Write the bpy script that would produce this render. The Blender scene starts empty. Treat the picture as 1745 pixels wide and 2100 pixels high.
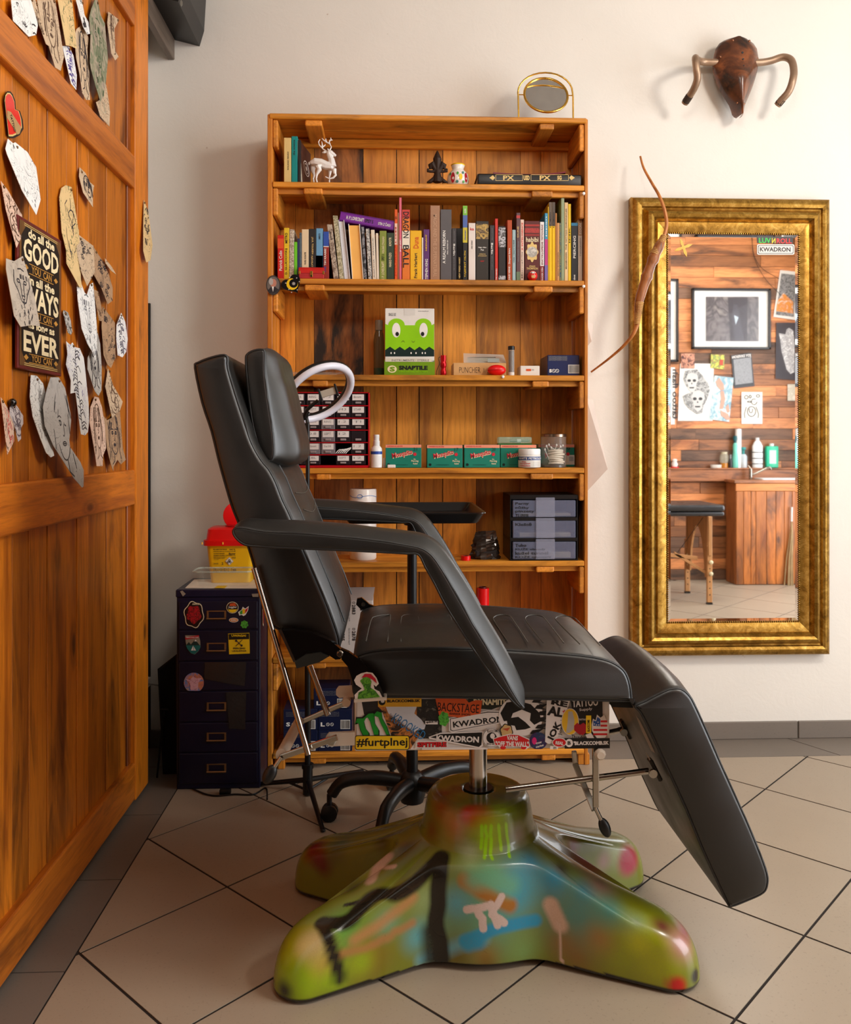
import bpy, bmesh, math, random
from mathutils import Vector, Matrix
R = random.Random(7)
K = 1.3                       # all coordinates below are in camera heights; K turns them into metres
F, CX, CY = 1756.0, 872.5, 905.0   # focal length and principal point of the 1745 x 2100 frame
YAW = math.atan(72.5/F); CT, ST = math.cos(YAW), math.sin(YAW)
SC = bpy.context.scene
COL = SC.collection
V = Vector

# ---------------------------------------------------------------- camera, world, light, exposure
cam_data = bpy.data.cameras.new('camera'); cam = bpy.data.objects.new('camera', cam_data); COL.objects.link(cam)
cam.location = (0, 0, K); cam.rotation_euler = (math.pi/2, 0, -YAW)
cam_data.sensor_fit = 'HORIZONTAL'; cam_data.sensor_width = 36; cam_data.lens = 36*F/1745
cam_data.shift_x = 0; cam_data.shift_y = -(1050-CY)/1745
cam_data.clip_start = 0.02
SC.camera = cam
world = bpy.data.worlds.new('world'); SC.world = world; world.use_nodes = True
world.node_tree.nodes['Background'].inputs[0].default_value = (0.75, 0.87, 1, 1)
world.node_tree.nodes['Background'].inputs[1].default_value = 1.0
SC.view_settings.view_transform = 'Standard'; SC.view_settings.look = 'None'
SC.view_settings.gamma = 1; SC.view_settings.use_curve_mapping = False
SC.view_settings.exposure = 0.20
try:
    SC.cycles.use_denoising = True
    SC.cycles.max_bounces = 8; SC.cycles.diffuse_bounces = 4; SC.cycles.glossy_bounces = 3
    SC.cycles.use_adaptive_sampling = True; SC.cycles.adaptive_threshold = 0.02
    SC.cycles.transmission_bounces = 6; SC.cycles.transparent_max_bounces = 8
    SC.cycles.caustics_reflective = False; SC.cycles.caustics_refractive = False
    SC.cycles.sample_clamp_indirect = 6
except Exception:
    pass
def area(name, loc, target, sx, sy, power, col):
    d = bpy.data.lights.new(name, 'AREA'); d.shape = 'RECTANGLE'; d.size = sx*K; d.size_y = sy*K
    d.energy = power; d.color = col
    o = bpy.data.objects.new(name, d); COL.objects.link(o); o.location = V(loc)*K
    o.rotation_euler = (V(target)-V(loc)).to_track_quat('-Z', 'Y').to_euler()
    return o
# daylight through the window in the right wall
area('window_daylight', (3.22, 0.85, 1.2), (0.2, 1.15, 0.85), 1.7, 2.0, 118, (0.93, 0.965, 1.0))

# ---------------------------------------------------------------- helpers
MIR = 2.80                    # plane of the wall mirror's glass
def ray(px, py):
    a = (px-CX)/F
    return V((a*CT+ST, CT-a*ST, -(py-CY)/F))
def U(px, py, Y):             # point on the plane y = Y
    d = ray(px, py); t = Y/d.y
    return V((d.x*t, Y, 1+d.z*t))
def UL(px, py, X):            # point on the plane x = X
    d = ray(px, py); t = X/d.x
    return V((X, d.y*t, 1+d.z*t))
def UF(px, py, z=0.0):        # point at height z
    d = ray(px, py); t = (z-1)/d.z
    return V((d.x*t, d.y*t, z))
def UM(px, py, Y):            # real point, at depth Y, of what the mirror shows
    p = U(px, py, 2*MIR-Y); return V((p.x, Y, p.z))
def PX(n, Y): return n*Y/F
def lin(c):
    return tuple(((x/255)/12.92 if x <= 10 else (((x/255)+0.055)/1.055)**2.4) for x in c)
ORG = {}
class MB:
    def __init__(s): s.v = []; s.f = []
    def add(s, vs, fs):
        b = len(s.v); s.v += [V(x) for x in vs]; s.f += [tuple(i+b for i in f) for f in fs]; return s
    def box(s, x0, x1, y0, y1, z0, z1, bev=0.0, seg=1):
        c = V(((x0+x1)/2, (y0+y1)/2, (z0+z1)/2))
        return s.obox(c, (1,0,0), (0,1,0), (0,0,1), abs(x1-x0)/2, abs(y1-y0)/2, abs(z1-z0)/2, bev, seg)
    def obox(s, c, ux, uy, uz, hx, hy, hz, bev=0.0, seg=1):
        c, ux, uy, uz = V(c), V(ux).normalized(), V(uy).normalized(), V(uz).normalized()
        if bev > 0:
            bm = bmesh.new(); bmesh.ops.create_cube(bm, size=2)
            for w in bm.verts: w.co = V((w.co.x*hx, w.co.y*hy, w.co.z*hz))
            bev = min(bev, 0.49*min(hx, hy, hz)*2)
            bmesh.ops.bevel(bm, geom=list(bm.edges), offset=bev, segments=seg, affect='EDGES', profile=0.5)
            bm.verts.index_update()
            s.add([c+ux*w.co.x+uy*w.co.y+uz*w.co.z for w in bm.verts], [[w.index for w in f.verts] for f in bm.faces])
            bm.free(); return s
        vs = [c+ux*hx*a+uy*hy*b+uz*hz*d for a in (-1,1) for b in (-1,1) for d in (-1,1)]
        return s.add(vs, [(0,1,3,2),(4,6,7,5),(0,4,5,1),(2,3,7,6),(0,2,6,4),(1,5,7,3)])
    def prism(s, pts, d):                    # pts: 3-D outline; d: thickness vector
        n = len(pts); d = V(d); a = [V(p) for p in pts]
        vs = a+[p+d for p in a]
        return s.add(vs, [tuple(range(n)), tuple(range(2*n-1, n-1, -1))]+[(i, (i+1) % n, n+(i+1) % n, n+i) for i in range(n)])
    def poly(s, pts): return s.add(pts, [tuple(range(len(pts)))])
    def tube(s, pts, r, seg=8, closed=False, caps=True):
        pts = [V(p) for p in pts]; n = len(pts)
        rr = r if isinstance(r, (list, tuple)) else [r]*n
        vs = []; prev = None
        for i, p in enumerate(pts):
            t = (pts[(i+1) % n]-pts[i-1]) if closed else (pts[min(i+1, n-1)]-pts[max(i-1, 0)])
            t.normalize()
            if prev is None:
                a = V((0,0,1)) if abs(t.z) < 0.9 else V((1,0,0))
                u = t.cross(a).normalized()
            else:
                u = (prev-t*prev.dot(t)).normalized()
            prev = u; w = t.cross(u)
            for k in range(seg):
                an = 2*math.pi*k/seg
                vs.append(p+(u*math.cos(an)+w*math.sin(an))*rr[i])
        fs = []
        for i in range(n if closed else n-1):
            j = (i+1) % n
            for k in range(seg):
                l = (k+1) % seg
                fs.append((i*seg+k, i*seg+l, j*seg+l, j*seg+k))
        if caps and not closed:
            fs.append(tuple(range(seg-1, -1, -1))); fs.append(tuple(range((n-1)*seg, n*seg)))
        return s.add(vs, fs)
    def lathe(s, prof, c, seg=16, axis=(0,0,1), sx=1.0, sy=1.0):
        c = V(c); ax = V(axis).normalized()
        a = V((1,0,0)) if abs(ax.x) < 0.9 else V((0,1,0))
        u = (a-ax*a.dot(ax)).normalized(); w = ax.cross(u)
        vs = []; fs = []
        for r, z in prof:
            for k in range(seg):
                an = 2*math.pi*k/seg
                vs.append(c+ax*z+u*math.cos(an)*r*sx+w*math.sin(an)*r*sy)
        for i in range(len(prof)-1):
            for k in range(seg):
                l = (k+1) % seg
                fs.append((i*seg+k, i*seg+l, (i+1)*seg+l, (i+1)*seg+k))
        fs.append(tuple(range(seg-1, -1, -1))); fs.append(tuple(range((len(prof)-1)*seg, len(prof)*seg)))
        return s.add(vs, fs)
    def ell(s, c, rx, ry, rz, seg=14, rings=9):
        prof = [(math.sin(math.pi*i/rings), -math.cos(math.pi*i/rings)) for i in range(rings+1)]
        prof[0] = (0.02, -1); prof[-1] = (0.02, 1)
        b = len(s.v); s.lathe(prof, (0,0,0), seg)
        for i in range(b, len(s.v)):
            q = s.v[i]; s.v[i] = V((q.x*rx, q.y*ry, q.z*rz))+V(c)
        return s
    def build(s, name, mat, parent=None, smooth=0, origin=None, recalc=True):
        if parent is not None: org = ORG[parent.name]
        elif origin is not None: org = V(origin)
        else:
            xs = [p.x for p in s.v]; ys = [p.y for p in s.v]; zs = [p.z for p in s.v]
            org = V(((min(xs)+max(xs))/2, (min(ys)+max(ys))/2, min(zs)))
        me = bpy.data.meshes.new(name)
        me.from_pydata([(p-org)*K for p in s.v], [], s.f)
        if recalc:
            bm = bmesh.new(); bm.from_mesh(me); bmesh.ops.recalc_face_normals(bm, faces=list(bm.faces)); bm.to_mesh(me); bm.free()
        if smooth:
            me.shade_smooth()
            if smooth < 180: me.set_sharp_from_angle(angle=math.radians(smooth))
        me.materials.append(mat)
        o = bpy.data.objects.new(name, me); COL.objects.link(o)
        if parent is not None: o.parent = parent
        else: o.location = org*K
        ORG[o.name] = org
        return o
def tag(o, label=None, cat=None, group=None, kind=None):
    if label: o['label'] = label
    if cat: o['category'] = cat
    if group: o['group'] = group
    if kind: o['kind'] = kind
    return o
def thing(name, label, cat, loc, group=None):
    o = bpy.data.objects.new(name, None); COL.objects.link(o); o.empty_display_size = 0.05
    o.location = V(loc)*K; ORG[o.name] = V(loc)
    return tag(o, label, cat, group)
def smooth_path(pts, n=6, closed=False):
    pts = [V(p) for p in pts]; out = []; m = len(pts)
    for i in range(m if closed else m-1):
        if closed: a, b, c, d = pts[i-1], pts[i], pts[(i+1) % m], pts[(i+2) % m]
        else: a, b, c, d = pts[max(i-1, 0)], pts[i], pts[i+1], pts[min(i+2, m-1)]
        for k in range(n):
            t = k/n
            out.append(0.5*((2*b)+(c-a)*t+(2*a-5*b+4*c-d)*t*t+(3*b-a-3*c+d)*t**3))
    if not closed: out.append(pts[-1])
    return out

# text: built-in font, turned into flat mesh, fitted to a box
_font_obj = bpy.data.objects.new('font_source', bpy.data.curves.new('font_source', 'FONT'))
_tc = {}
def glyphs(s, bold=0.0):
    key = (s, bold)
    if key not in _tc:
        c = _font_obj.data; c.body = s; c.resolution_u = 2; c.offset = bold; c.size = 1
        COL.objects.link(_font_obj)
        bpy.context.view_layer.update()
        me = bpy.data.meshes.new_from_object(_font_obj.evaluated_get(bpy.context.evaluated_depsgraph_get()))
        COL.objects.unlink(_font_obj)
        vs = [V(v.co) for v in me.vertices]; fs = [tuple(p.vertices) for p in me.polygons]
        bpy.data.meshes.remove(me)
        if vs:
            x0 = min(v.x for v in vs); x1 = max(v.x for v in vs); y0 = min(v.y for v in vs); y1 = max(v.y for v in vs)
            vs = [((v.x-x0)/max(x1-x0, 1e-6), (v.y-y0)/max(y1-y0, 1e-6)) for v in vs]
        _tc[key] = (vs, fs)
    return _tc[key]
def text(s, o, u, v, w, h, mat, parent, bold=0.02, name='lettering', warp=None):
    vs, fs = glyphs(s, bold); o, u, v = V(o), V(u).normalized(), V(v).normalized()
    m = MB(); m.add([(o+u*(a*w)+v*(b*h)) if warp is None else warp(a, b) for a, b in vs], fs)
    return m.build(name, mat, parent, recalc=False)
def text_px(s, x0, y0, x1, y1, Y, mat, parent, rot=0, bold=0.02, name='lettering'):
    a, b = U(x0, y1, Y), U(x1, y0, Y)       # lower-left, upper-right of the box as it stands
    w, h = b.x-a.x, b.z-a.z
    if rot == 0: return text(s, a, (1,0,0), (0,0,1), w, h, mat, parent, bold, name)
    if rot == 90: return text(s, V((b.x, Y, a.z)), (0,0,1), (-1,0,0), h, w, mat, parent, bold, name)
    return text(s, V((a.x, Y, b.z)), (0,0,-1), (1,0,0), h, w, mat, parent, bold, name)

# ---------------------------------------------------------------- materials
_M = {}
class NT:
    def __init__(s, name):
        s.m = bpy.data.materials.new(name); s.m.use_nodes = True; s.t = s.m.node_tree; s.n = s.t.nodes; s.l = s.t.links
        s.b = s.n['Principled BSDF']
    def node(s, kind, **kw):
        q = s.n.new(kind)
        for k, v in kw.items(): setattr(q, k, v)
        return q
    def link(s, a, b): s.l.new(a, b)
    def coords(s, scale=(1,1,1), rnd=0.0):
        tc = s.node('ShaderNodeTexCoord'); mp = s.node('ShaderNodeMapping'); mp.inputs['Scale'].default_value = scale
        s.link(tc.outputs['Object'], mp.inputs['Vector'])
        if rnd:
            oi = s.node('ShaderNodeObjectInfo'); mu = s.node('ShaderNodeMath', operation='MULTIPLY'); mu.inputs[1].default_value = rnd
            s.link(oi.outputs['Random'], mu.inputs[0]); cb = s.node('ShaderNodeCombineXYZ')
            for i in range(3): s.link(mu.outputs[0], cb.inputs[i])
            s.link(cb.outputs[0], mp.inputs['Location'])
        return mp.outputs[0]
    def noise(s, vec, scale, detail=3, rough=0.5, dist=0.0):
        q = s.node('ShaderNodeTexNoise'); q.inputs['Scale'].default_value = scale; q.inputs['Detail'].default_value = detail
        q.inputs['Roughness'].default_value = rough; q.inputs['Distortion'].default_value = dist
        s.link(vec, q.inputs['Vector']); return q.outputs['Fac']
    def ramp(s, fac, stops):
        q = s.node('ShaderNodeValToRGB'); e = q.color_ramp.elements
        while len(e) > 1: e.remove(e[-1])
        e[0].position = stops[0][0]; e[0].color = (*stops[0][1], 1)
        for p, c in stops[1:]:
            k = e.new(p); k.color = (*c, 1)
        s.link(fac, q.inputs[0]); return q.outputs[0]
    def mix(s, fac, a, b, mode='MIX'):
        q = s.node('ShaderNodeMix', data_type='RGBA', blend_type=mode)
        for v, i in ((fac, 0), (a, 6), (b, 7)):
            if hasattr(v, 'is_linked'): s.link(v, q.inputs[i])
            elif i == 0: q.inputs[0].default_value = v
            else: q.inputs[i].default_value = (*v, 1) if len(v) == 3 else v
        return q.outputs[2]
    def math(s, op, a, b=None, c=None, clamp=False):
        q = s.node('ShaderNodeMath', operation=op); q.use_clamp = clamp
        for v, i in ((a, 0), (b, 1), (c, 2)):
            if v is None: continue
            if hasattr(v, 'is_linked'): s.link(v, q.inputs[i])
            else: q.inputs[i].default_value = v
        return q.outputs[0]
    def bump(s, h, strength=0.2, dist=0.002):
        q = s.node('ShaderNodeBump'); q.inputs['Strength'].default_value = strength; q.inputs['Distance'].default_value = dist
        s.link(h, q.inputs['Height']); s.link(q.outputs[0], s.b.inputs['Normal'])
def setb(b, **kw):
    for k, v in kw.items():
        b.inputs[k].default_value = v
def mat(name, rgb, rough=0.5, metal=0.0, var=0.06, bump=0.0, bscale=120, spec=0.5, coat=0.0, trans=0.0, emit=0.0, alpha=1.0, ior=1.45):
    if name in _M: return _M[name]
    t = NT(name); c = lin(rgb); vec = t.coords(rnd=5.0)
    n = t.noise(vec, 14, 4)
    lo = tuple(x*(1-var) for x in c); hi = tuple(min(1, x*(1+var)) for x in c)
    colr = t.ramp(n, [(0.3, lo), (0.7, hi)])
    t.link(colr, t.b.inputs['Base Color'])
    setb(t.b, **{'Roughness': rough, 'Metallic': metal, 'Specular IOR Level': spec, 'Coat Weight': coat, 'Transmission Weight': trans, 'Alpha': alpha, 'IOR': ior})
    if emit:
        t.link(colr, t.b.inputs['Emission Color']); t.b.inputs['Emission Strength'].default_value = emit
    if bump: t.bump(t.noise(vec, bscale, 4), bump, 0.002)
    _M[name] = t.m; return t.m
def wood(name, c1, c2, c3, axis='z', dark=0.62, rough=0.45, tone=0.25, grain=1.0, knots=0.85):
    if name in _M: return _M[name]
    t = NT(name); g = 0.07
    sc = {'x': (g,1,1), 'y': (1,g,1), 'z': (1,1,g)}[axis]
    sc2 = {'x': (0.22,1,1), 'y': (1,0.22,1), 'z': (1,1,0.22)}[axis]
    a = t.noise(t.coords(sc, 7.3), 16*grain, 6, 0.6, 0.5)
    vb = t.coords(sc, 3.1); b = t.noise(vb, 110*grain, 3, 0.6, 0.3)
    d = t.noise(t.coords(sc2, 9.7), 7*grain, 5, 0.65, 0.8)
    c1, c2, c3 = lin(c1), lin(c2), lin(c3)
    base = t.ramp(a, [(0.28, c2), (0.5, c1), (0.72, tuple(min(1, x*1.12) for x in c1))])
    streak = t.ramp(b, [(0.3, (0.62, 0.56, 0.5)), (0.55, (1, 1, 1))])
    base = t.mix(0.75, base, streak, 'MULTIPLY')
    stain = t.ramp(d, [(dark-0.1, (0,0,0)), (dark+0.12, (1,1,1))])
    base = t.mix(stain, base, c3)
    if knots:
        sk_ = {'x': (.4,1,1), 'y': (1,.4,1), 'z': (1,1,.4)}[axis]
        vo = t.node('ShaderNodeTexVoronoi'); vo.inputs['Scale'].default_value = 4.5; t.link(t.coords(sk_, 11.0), vo.inputs['Vector'])
        kf = t.ramp(vo.outputs['Distance'], [(0.0, (1,1,1)), (0.045, (.9,.9,.9)), (0.075, (.25,.25,.25)), (0.10, (.4,.4,.4)), (0.15, (0,0,0))])
        base = t.mix(t.math('MULTIPLY', kf, knots), base, c3)
    oi = t.node('ShaderNodeObjectInfo')
    v = t.math('MULTIPLY_ADD', oi.outputs['Random'], tone*1.3, 1-tone*0.8)
    hs = t.node('ShaderNodeHueSaturation'); t.link(v, hs.inputs['Value']); t.link(base, hs.inputs['Color'])
    t.link(hs.outputs[0], t.b.inputs['Base Color'])
    setb(t.b, Roughness=rough); t.bump(b, 0.25, 0.0015)
    _M[name] = t.m; return t.m
def glass(name, rgb=(235,245,240), rough=0.02, alpha=0.18):
    """thin clear plastic or glass: mostly see-through, glossy"""
    if name in _M: return _M[name]
    t = NT(name); c = lin(rgb)
    n = t.noise(t.coords(rnd=2), 30, 3)
    t.link(t.ramp(n, [(0.3, tuple(x*0.93 for x in c)), (0.7, c)]), t.b.inputs['Base Color'])
    setb(t.b, Roughness=rough, Alpha=alpha); t.b.inputs['Specular IOR Level'].default_value = 0.7
    _M[name] = t.m; return t.m
def sketch(name, paper, ink, scale=14.0, thr=0.05, shade=0.5, seed=0.0):
    """paper carrying pen contours and pencil shading"""
    if name in _M: return _M[name]
    t = NT(name); vec = t.coords((1,1,1), 6.0+seed)
    n = t.noise(vec, scale, 2.5, 0.5, 1.2)
    w = t.math('FRACT', t.math('MULTIPLY', n, 11.0))
    line = t.math('LESS_THAN', w, thr*3)
    m2 = t.noise(vec, scale*0.55, 2, 0.5)
    gate = t.math('GREATER_THAN', m2, 0.44)
    fac = t.math('MULTIPLY', line, gate)
    sh = t.noise(vec, scale*1.3, 5, 0.6)
    shf = t.ramp(sh, [(0.52, (0,0,0)), (0.75, (shade,)*3)])
    p = lin(paper); k = lin(ink)
    c = t.mix(shf, p, tuple(0.35*a+0.65*b for a, b in zip(p, k)))
    c = t.mix(t.math('MULTIPLY', fac, 0.8), c, k)
    t.link(c, t.b.inputs['Base Color']); setb(t.b, Roughness=0.75); t.b.inputs['Specular IOR Level'].default_value = 0.2
    _M[name] = t.m; return t.m
def blotch(name, cols, scale=8.0, rough=0.5, detail=3, dist=1.0):
    """printed surface of several colours"""
    if name in _M: return _M[name]
    t = NT(name); n = t.noise(t.coords(rnd=4.0), scale, detail, 0.55, dist); k = len(cols)
    q = [(0.28+0.44*i/max(1, k-1), lin(c)) for i, c in enumerate(cols)]
    t.link(t.ramp(n, q), t.b.inputs['Base Color']); setb(t.b, Roughness=rough)
    _M[name] = t.m; return t.m

WHITE = mat('white_print', (238,236,230), 0.5); BLACK = mat('black_print', (16,16,17), 0.45); INK = mat('ink', (28,26,30), 0.6)
REDP = mat('red_print', (205,22,28), 0.45); YELLOW = mat('yellow_print', (242,200,22), 0.45); GOLDP = mat('gold_print', (222,190,120), 0.4, var=0.1)
CREAM = mat('cream_print', (235,220,180), 0.5); BLUEP = mat('blue_print', (34,72,160), 0.45); GREENP = mat('green_print', (60,160,50), 0.45)
PINKP = mat('salmon_print', (240,150,120), 0.5); ORANGEP = mat('orange_print', (215,85,30), 0.5); GREYP = mat('grey_print', (130,130,132), 0.5)
ROD = mat('chrome', (176,168,158), 0.12, 1.0, var=0.03); STEEL = mat('brushed_steel', (180,178,172), 0.3, 1.0, var=0.1)
BEIGEM = mat('beige_enamel', (205,190,172), 0.4)
BRASS = mat('gold_metal', (226,180,84), 0.22, 1.0, var=0.08)
BLACKPL = mat('black_plastic', (14,14,15), 0.38); GLOSSB = mat('black_gloss', (10,10,11), 0.08, coat=0.5); DARKMET = mat('dark_metal', (60,56,52), 0.4, 0.8)
PIN = mat('pin_metal', (120,90,60), 0.3, 0.9); WHITEPL = mat('white_plastic', (236,236,234), 0.35); REDPL = mat('red_plastic', (222,14,18), 0.3)
# ---------------------------------------------------------------- the setting
YB, XL, XR, YR, ZC = 2.835, -0.80, 3.30, -0.49, 2.62     # back wall, left wall, right wall, rear wall, ceiling
def plaster(name, rgb):
    t = NT(name); vec = t.coords(); c = lin(rgb)
    n = t.noise(vec, 2.2, 5, 0.6); f = t.noise(vec, 60, 6, 0.65); sp = t.noise(vec, 22, 2, 0.4, 0.5)
    col = t.ramp(n, [(0.3, tuple(x*0.95 for x in c)), (0.7, c)])
    col = t.mix(t.ramp(sp, [(0.775, (0,0,0)), (0.80, (0.5,0.5,0.5))]), col, lin((176,150,124)))
    t.link(col, t.b.inputs['Base Color']); setb(t.b, Roughness=0.75)
    h = t.math('ADD', t.math('MULTIPLY', f, 0.35), t.noise(vec, 11, 6, 0.7, 1.0)); t.bump(h, 0.28, 0.004)
    return t.m
M_PLASTER = plaster('white_plaster', (236,231,222)); M_CEIL = mat('ceiling_paint', (172,168,160), 0.8)
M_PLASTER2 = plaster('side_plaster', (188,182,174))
def tile_mat(name, rgb, rough):
    t = NT(name); vec = t.coords(rnd=9); c = lin(rgb)
    n = t.noise(vec, 3, 3); sp = t.noise(vec, 160, 2); dirt = t.noise(vec, 26, 5, 0.7, 0.6)
    col = t.ramp(n, [(0.3, tuple(x*0.93 for x in c)), (0.7, c)])
    col = t.mix(t.ramp(sp, [(0.63, (0,0,0)), (0.72, (0.4,0.4,0.4))]), col, tuple(x*0.55 for x in c))
    col = t.mix(t.ramp(dirt, [(0.70, (0,0,0)), (0.78, (0.55,0.55,0.55))]), col, lin((92,72,56)))
    t.link(col, t.b.inputs['Base Color']); setb(t.b, Roughness=rough); t.bump(sp, 0.08, 0.001)
    return t.m
M_TILE = tile_mat('beige_floor_tile', (168,152,132), 0.40); M_TILE2 = tile_mat('grey_border_tile', (120,110,100), 0.5)
M_GROUT = mat('dark_grout', (36,29,25), 0.85, bump=0.3)

floor = MB().box(XL-0.1, XR, YR-0.1, YB+0.1, -0.06, -0.0014).build('floor', M_GROUT); tag(floor, kind='structure')
D2 = 0.2405; XF0, YF0 = -0.606, 2.420
XB, YBB = -0.610, YB-0.165              # where the grey border begins
def clip(poly, ax, lim, keep_less):
    out = []
    for i, p in enumerate(poly):
        q = poly[(i+1) % len(poly)]
        ip = (p[ax] <= lim) == keep_less; iq = (q[ax] <= lim) == keep_less
        if ip: out.append(p)
        if ip != iq:
            t = (lim-p[ax])/(q[ax]-p[ax]); out.append(tuple(p[k]+(q[k]-p[k])*t for k in range(2)))
    return out
_full = None; G = 0.0028
for i in range(-2, 18):
    for j in range(-14, 4):
        if (i+j) % 2 == 0: continue
        # tile centre one half diagonal to the right of a joint crossing
        x, y = XF0+D2*(i+1), YF0+D2*j
        if x < -0.85 or x > XR+0.2 or y < YR-0.2 or y > YB+0.2: continue
        d = D2-G*1.41
        sq = [(x+d, y), (x, y+d), (x-d, y), (x, y-d)]
        pg = clip(clip(clip(clip(sq, 0, XB, False), 0, XR-0.01, True), 1, YBB-0.003, True), 1, YR, False)
        if len(pg) < 3: continue
        whole = len(pg) == 4 and all(abs(a[0]-b[0])+abs(a[1]-b[1]) < 1e-6 for a, b in zip(pg, sq))
        if whole and _full is not None:
            o = _full.copy(); COL.objects.link(o); o.location = ((V((x, y, 0))-_fc)*K)+_fl; o.parent = floor; ORG[o.name] = ORG[floor.name]; continue
        m = MB().prism([(a, b, 0) for a, b in pg], (0, 0, -0.005)).build('floor_tile', M_TILE, floor)
        if whole: _full = m; _fc = V((x, y, 0)); _fl = V(m.location)
for k in range(-7, 5):                  # grey border along the left side
    y0, y1 = 2.320+0.340*k+0.003, 2.320+0.340*(k+1)
    if y0 > YB-0.02 or y1 < YR: continue
    MB().box(XL, XB-0.004, max(y0, YR), min(y1, YB), -0.006, 0).build('border_tile', M_TILE2, floor)
for k in range(-1, 8):                  # grey border along the back wall
    x0, x1 = 1.43-0.49*k+0.004, 1.43-0.49*(k-1)
    x0, x1 = max(x0, XB), min(x1, XR-0.01)
    if x1-x0 < 0.05: continue
    sh = 0.10
    MB().prism([(x0-(0 if x0 == XB else sh*0), YBB, 0), (x1, YBB, 0), (x1-sh, YB, 0), (x0-(0 if x0 == XB else sh), YB, 0)], (0,0,-0.006)).build('border_tile', M_TILE2, floor)

def wall(name, m, *b):
    o = MB().box(*b).build(name, m); return tag(o, kind='structure')
wall('wall_back', M_PLASTER, XL-0.15, XR+0.1, YB, YB+0.08, -0.05, ZC+0.05)
wall('wall_left', M_PLASTER2, XL-0.08, XL, YR-0.08, YB, -0.05, ZC+0.05)
wall('ceiling', M_CEIL, XL-0.1, XR+0.1, YR-0.1, YB+0.1, ZC, ZC+0.06)
wr = MB()                                # right wall around its window
WY0, WY1, WZ0, WZ1 = -0.02, 1.75, 0.14, 2.25
wr.box(XR, XR+0.08, YR-0.08, WY0, -0.05, ZC); wr.box(XR, XR+0.08, WY1, YB, -0.05, ZC)
wr.box(XR, XR+0.08, WY0, WY1, -0.05, WZ0); wr.box(XR, XR+0.08, WY0, WY1, WZ1, ZC)
tag(wr.build('wall_right', M_PLASTER2), kind='structure')
M_WINF = mat('window_paint', (235,235,232), 0.4)
win = thing('window_1', None, None, (XR, (WY0+WY1)/2, WZ0)); win['kind'] = 'structure'
for y0, y1, z0, z1 in ((WY0, WY0+0.05, WZ0, WZ1), (WY1-0.05, WY1, WZ0, WZ1), (WY0, WY1, WZ0, WZ0+0.05), (WY0, WY1, WZ1-0.05, WZ1), (0.84, 0.89, WZ0, WZ1)):
    MB().box(XR-0.01, XR+0.05, y0, y1, z0, z1, 0.004).build('window_frame', M_WINF, win)
for y0, y1 in ((WY0+0.05, 0.84), (0.89, WY1-0.05)):
    MB().box(XR+0.015, XR+0.02, y0, y1, WZ0+0.05, WZ1-0.05).build('pane', glass('window_glass', (240,248,250), 0.0, 0.06), win)

# tiled skirting along the back wall
bb = thing('baseboard_back', None, None, (1.0, YB, 0)); bb['kind'] = 'structure'
for k in range(-1, 9):
    x1 = 1.37-0.49*(k-1); x0 = x1-0.49+0.003
    x0, x1 = max(x0, XL), min(x1, XR)
    if x1-x0 > 0.03: MB().box(x0, x1, YB-0.009, YB, 0, 0.058, 0.002).build('skirting_tile', M_TILE2, bb)
# black painted strip in the corner beside the sliding door
tag(MB().box(XL, XL+0.018, YB-0.012, YB, 0.0, 1.45).build('trim_1', BLACK), kind='structure')

# rear wall: reclaimed boards (seen in the mirror)
rw = wall('wall_rear', mat('board_backing', (60,34,18), 0.8), XL-0.1, XR+0.1, YR-0.08, YR-0.014, -0.05, ZC+0.05)
M_BOARD = wood('reclaimed_board', (206,132,78), (156,90,50), (58,36,24), 'x', 0.60, 0.5, 0.75)
M_BOARDD = wood('grey_brown_board', (118,84,62), (80,54,38), (44,32,24), 'x', 0.6, 0.6, 0.3)
DK1, DK2 = UM(1500, 893, YR).z, UM(1500, 944, YR).z
rr = random.Random(3); z = 0.0; row = 0
while z < ZC-0.02:
    h = 0.078; x = 1.05+rr.uniform(-0.25, 0)
    while x < XR-0.02:
        L = rr.uniform(0.45, 1.05); x1 = min(x+L, XR-0.005)
        m = M_BOARDD if rr.random() < 0.14 else M_BOARD
        if z <= DK1 < z+h: m = M_BOARDD if x < 2.45 else M_BOARD
        elif z <= DK2 < z+h: m = M_BOARDD if x > 1.75 else M_BOARD
        dp = rr.uniform(0, 0.006)
        MB().box(max(x, 1.0), x1-0.002, YR-0.014, YR-0.002+dp, z+0.001, min(z+h-0.0015, ZC)).build('wall_board', m, rw)
        x = x1
    z += h; row += 1

# pendant lamps
def pendant(x, y, label, power):
    z = 2.50; t = thing('pendant_lamp', label, 'lamp', (x, y, z-0.1), 'pendant lamps')
    MB().lathe([(0.05, 0), (0.05, 0.012), (0.03, 0.018)], (x, y, ZC-0.018), 16).build('ceiling_rose', WHITEPL, t, 45)
    MB().tube([V((x, y, z+0.1)), V((x, y, ZC-0.015))], 0.004, 6).build('cord', BLACKPL, t)
    MB().lathe([(0.03, 0), (0.03, 0.05), (0.015, 0.06)], (x, y, z+0.06), 14).build('socket', WHITEPL, t, 45)
    MB().ell((x, y, z-0.035), 0.03, 0.03, 0.035, 14, 9).build('bulb', mat('bulb_glow', (255,244,226), 0.4, emit=3.0), t, 180)
    d = bpy.data.lights.new('lamp_light', 'POINT'); d.energy = power; d.color = (1.0, 0.935, 0.85); d.shadow_soft_size = 0.22*K
    o = bpy.data.objects.new('lamp_light', d); COL.objects.link(o); o.parent = t; o.location = (0, 0, 0.01*K)
pendant(0.30, 0.80, 'bare-bulb pendant lamp on the side of the sliding door', 34)
pendant(1.90, 0.85, 'bare-bulb pendant lamp on the side of the window', 122)
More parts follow.
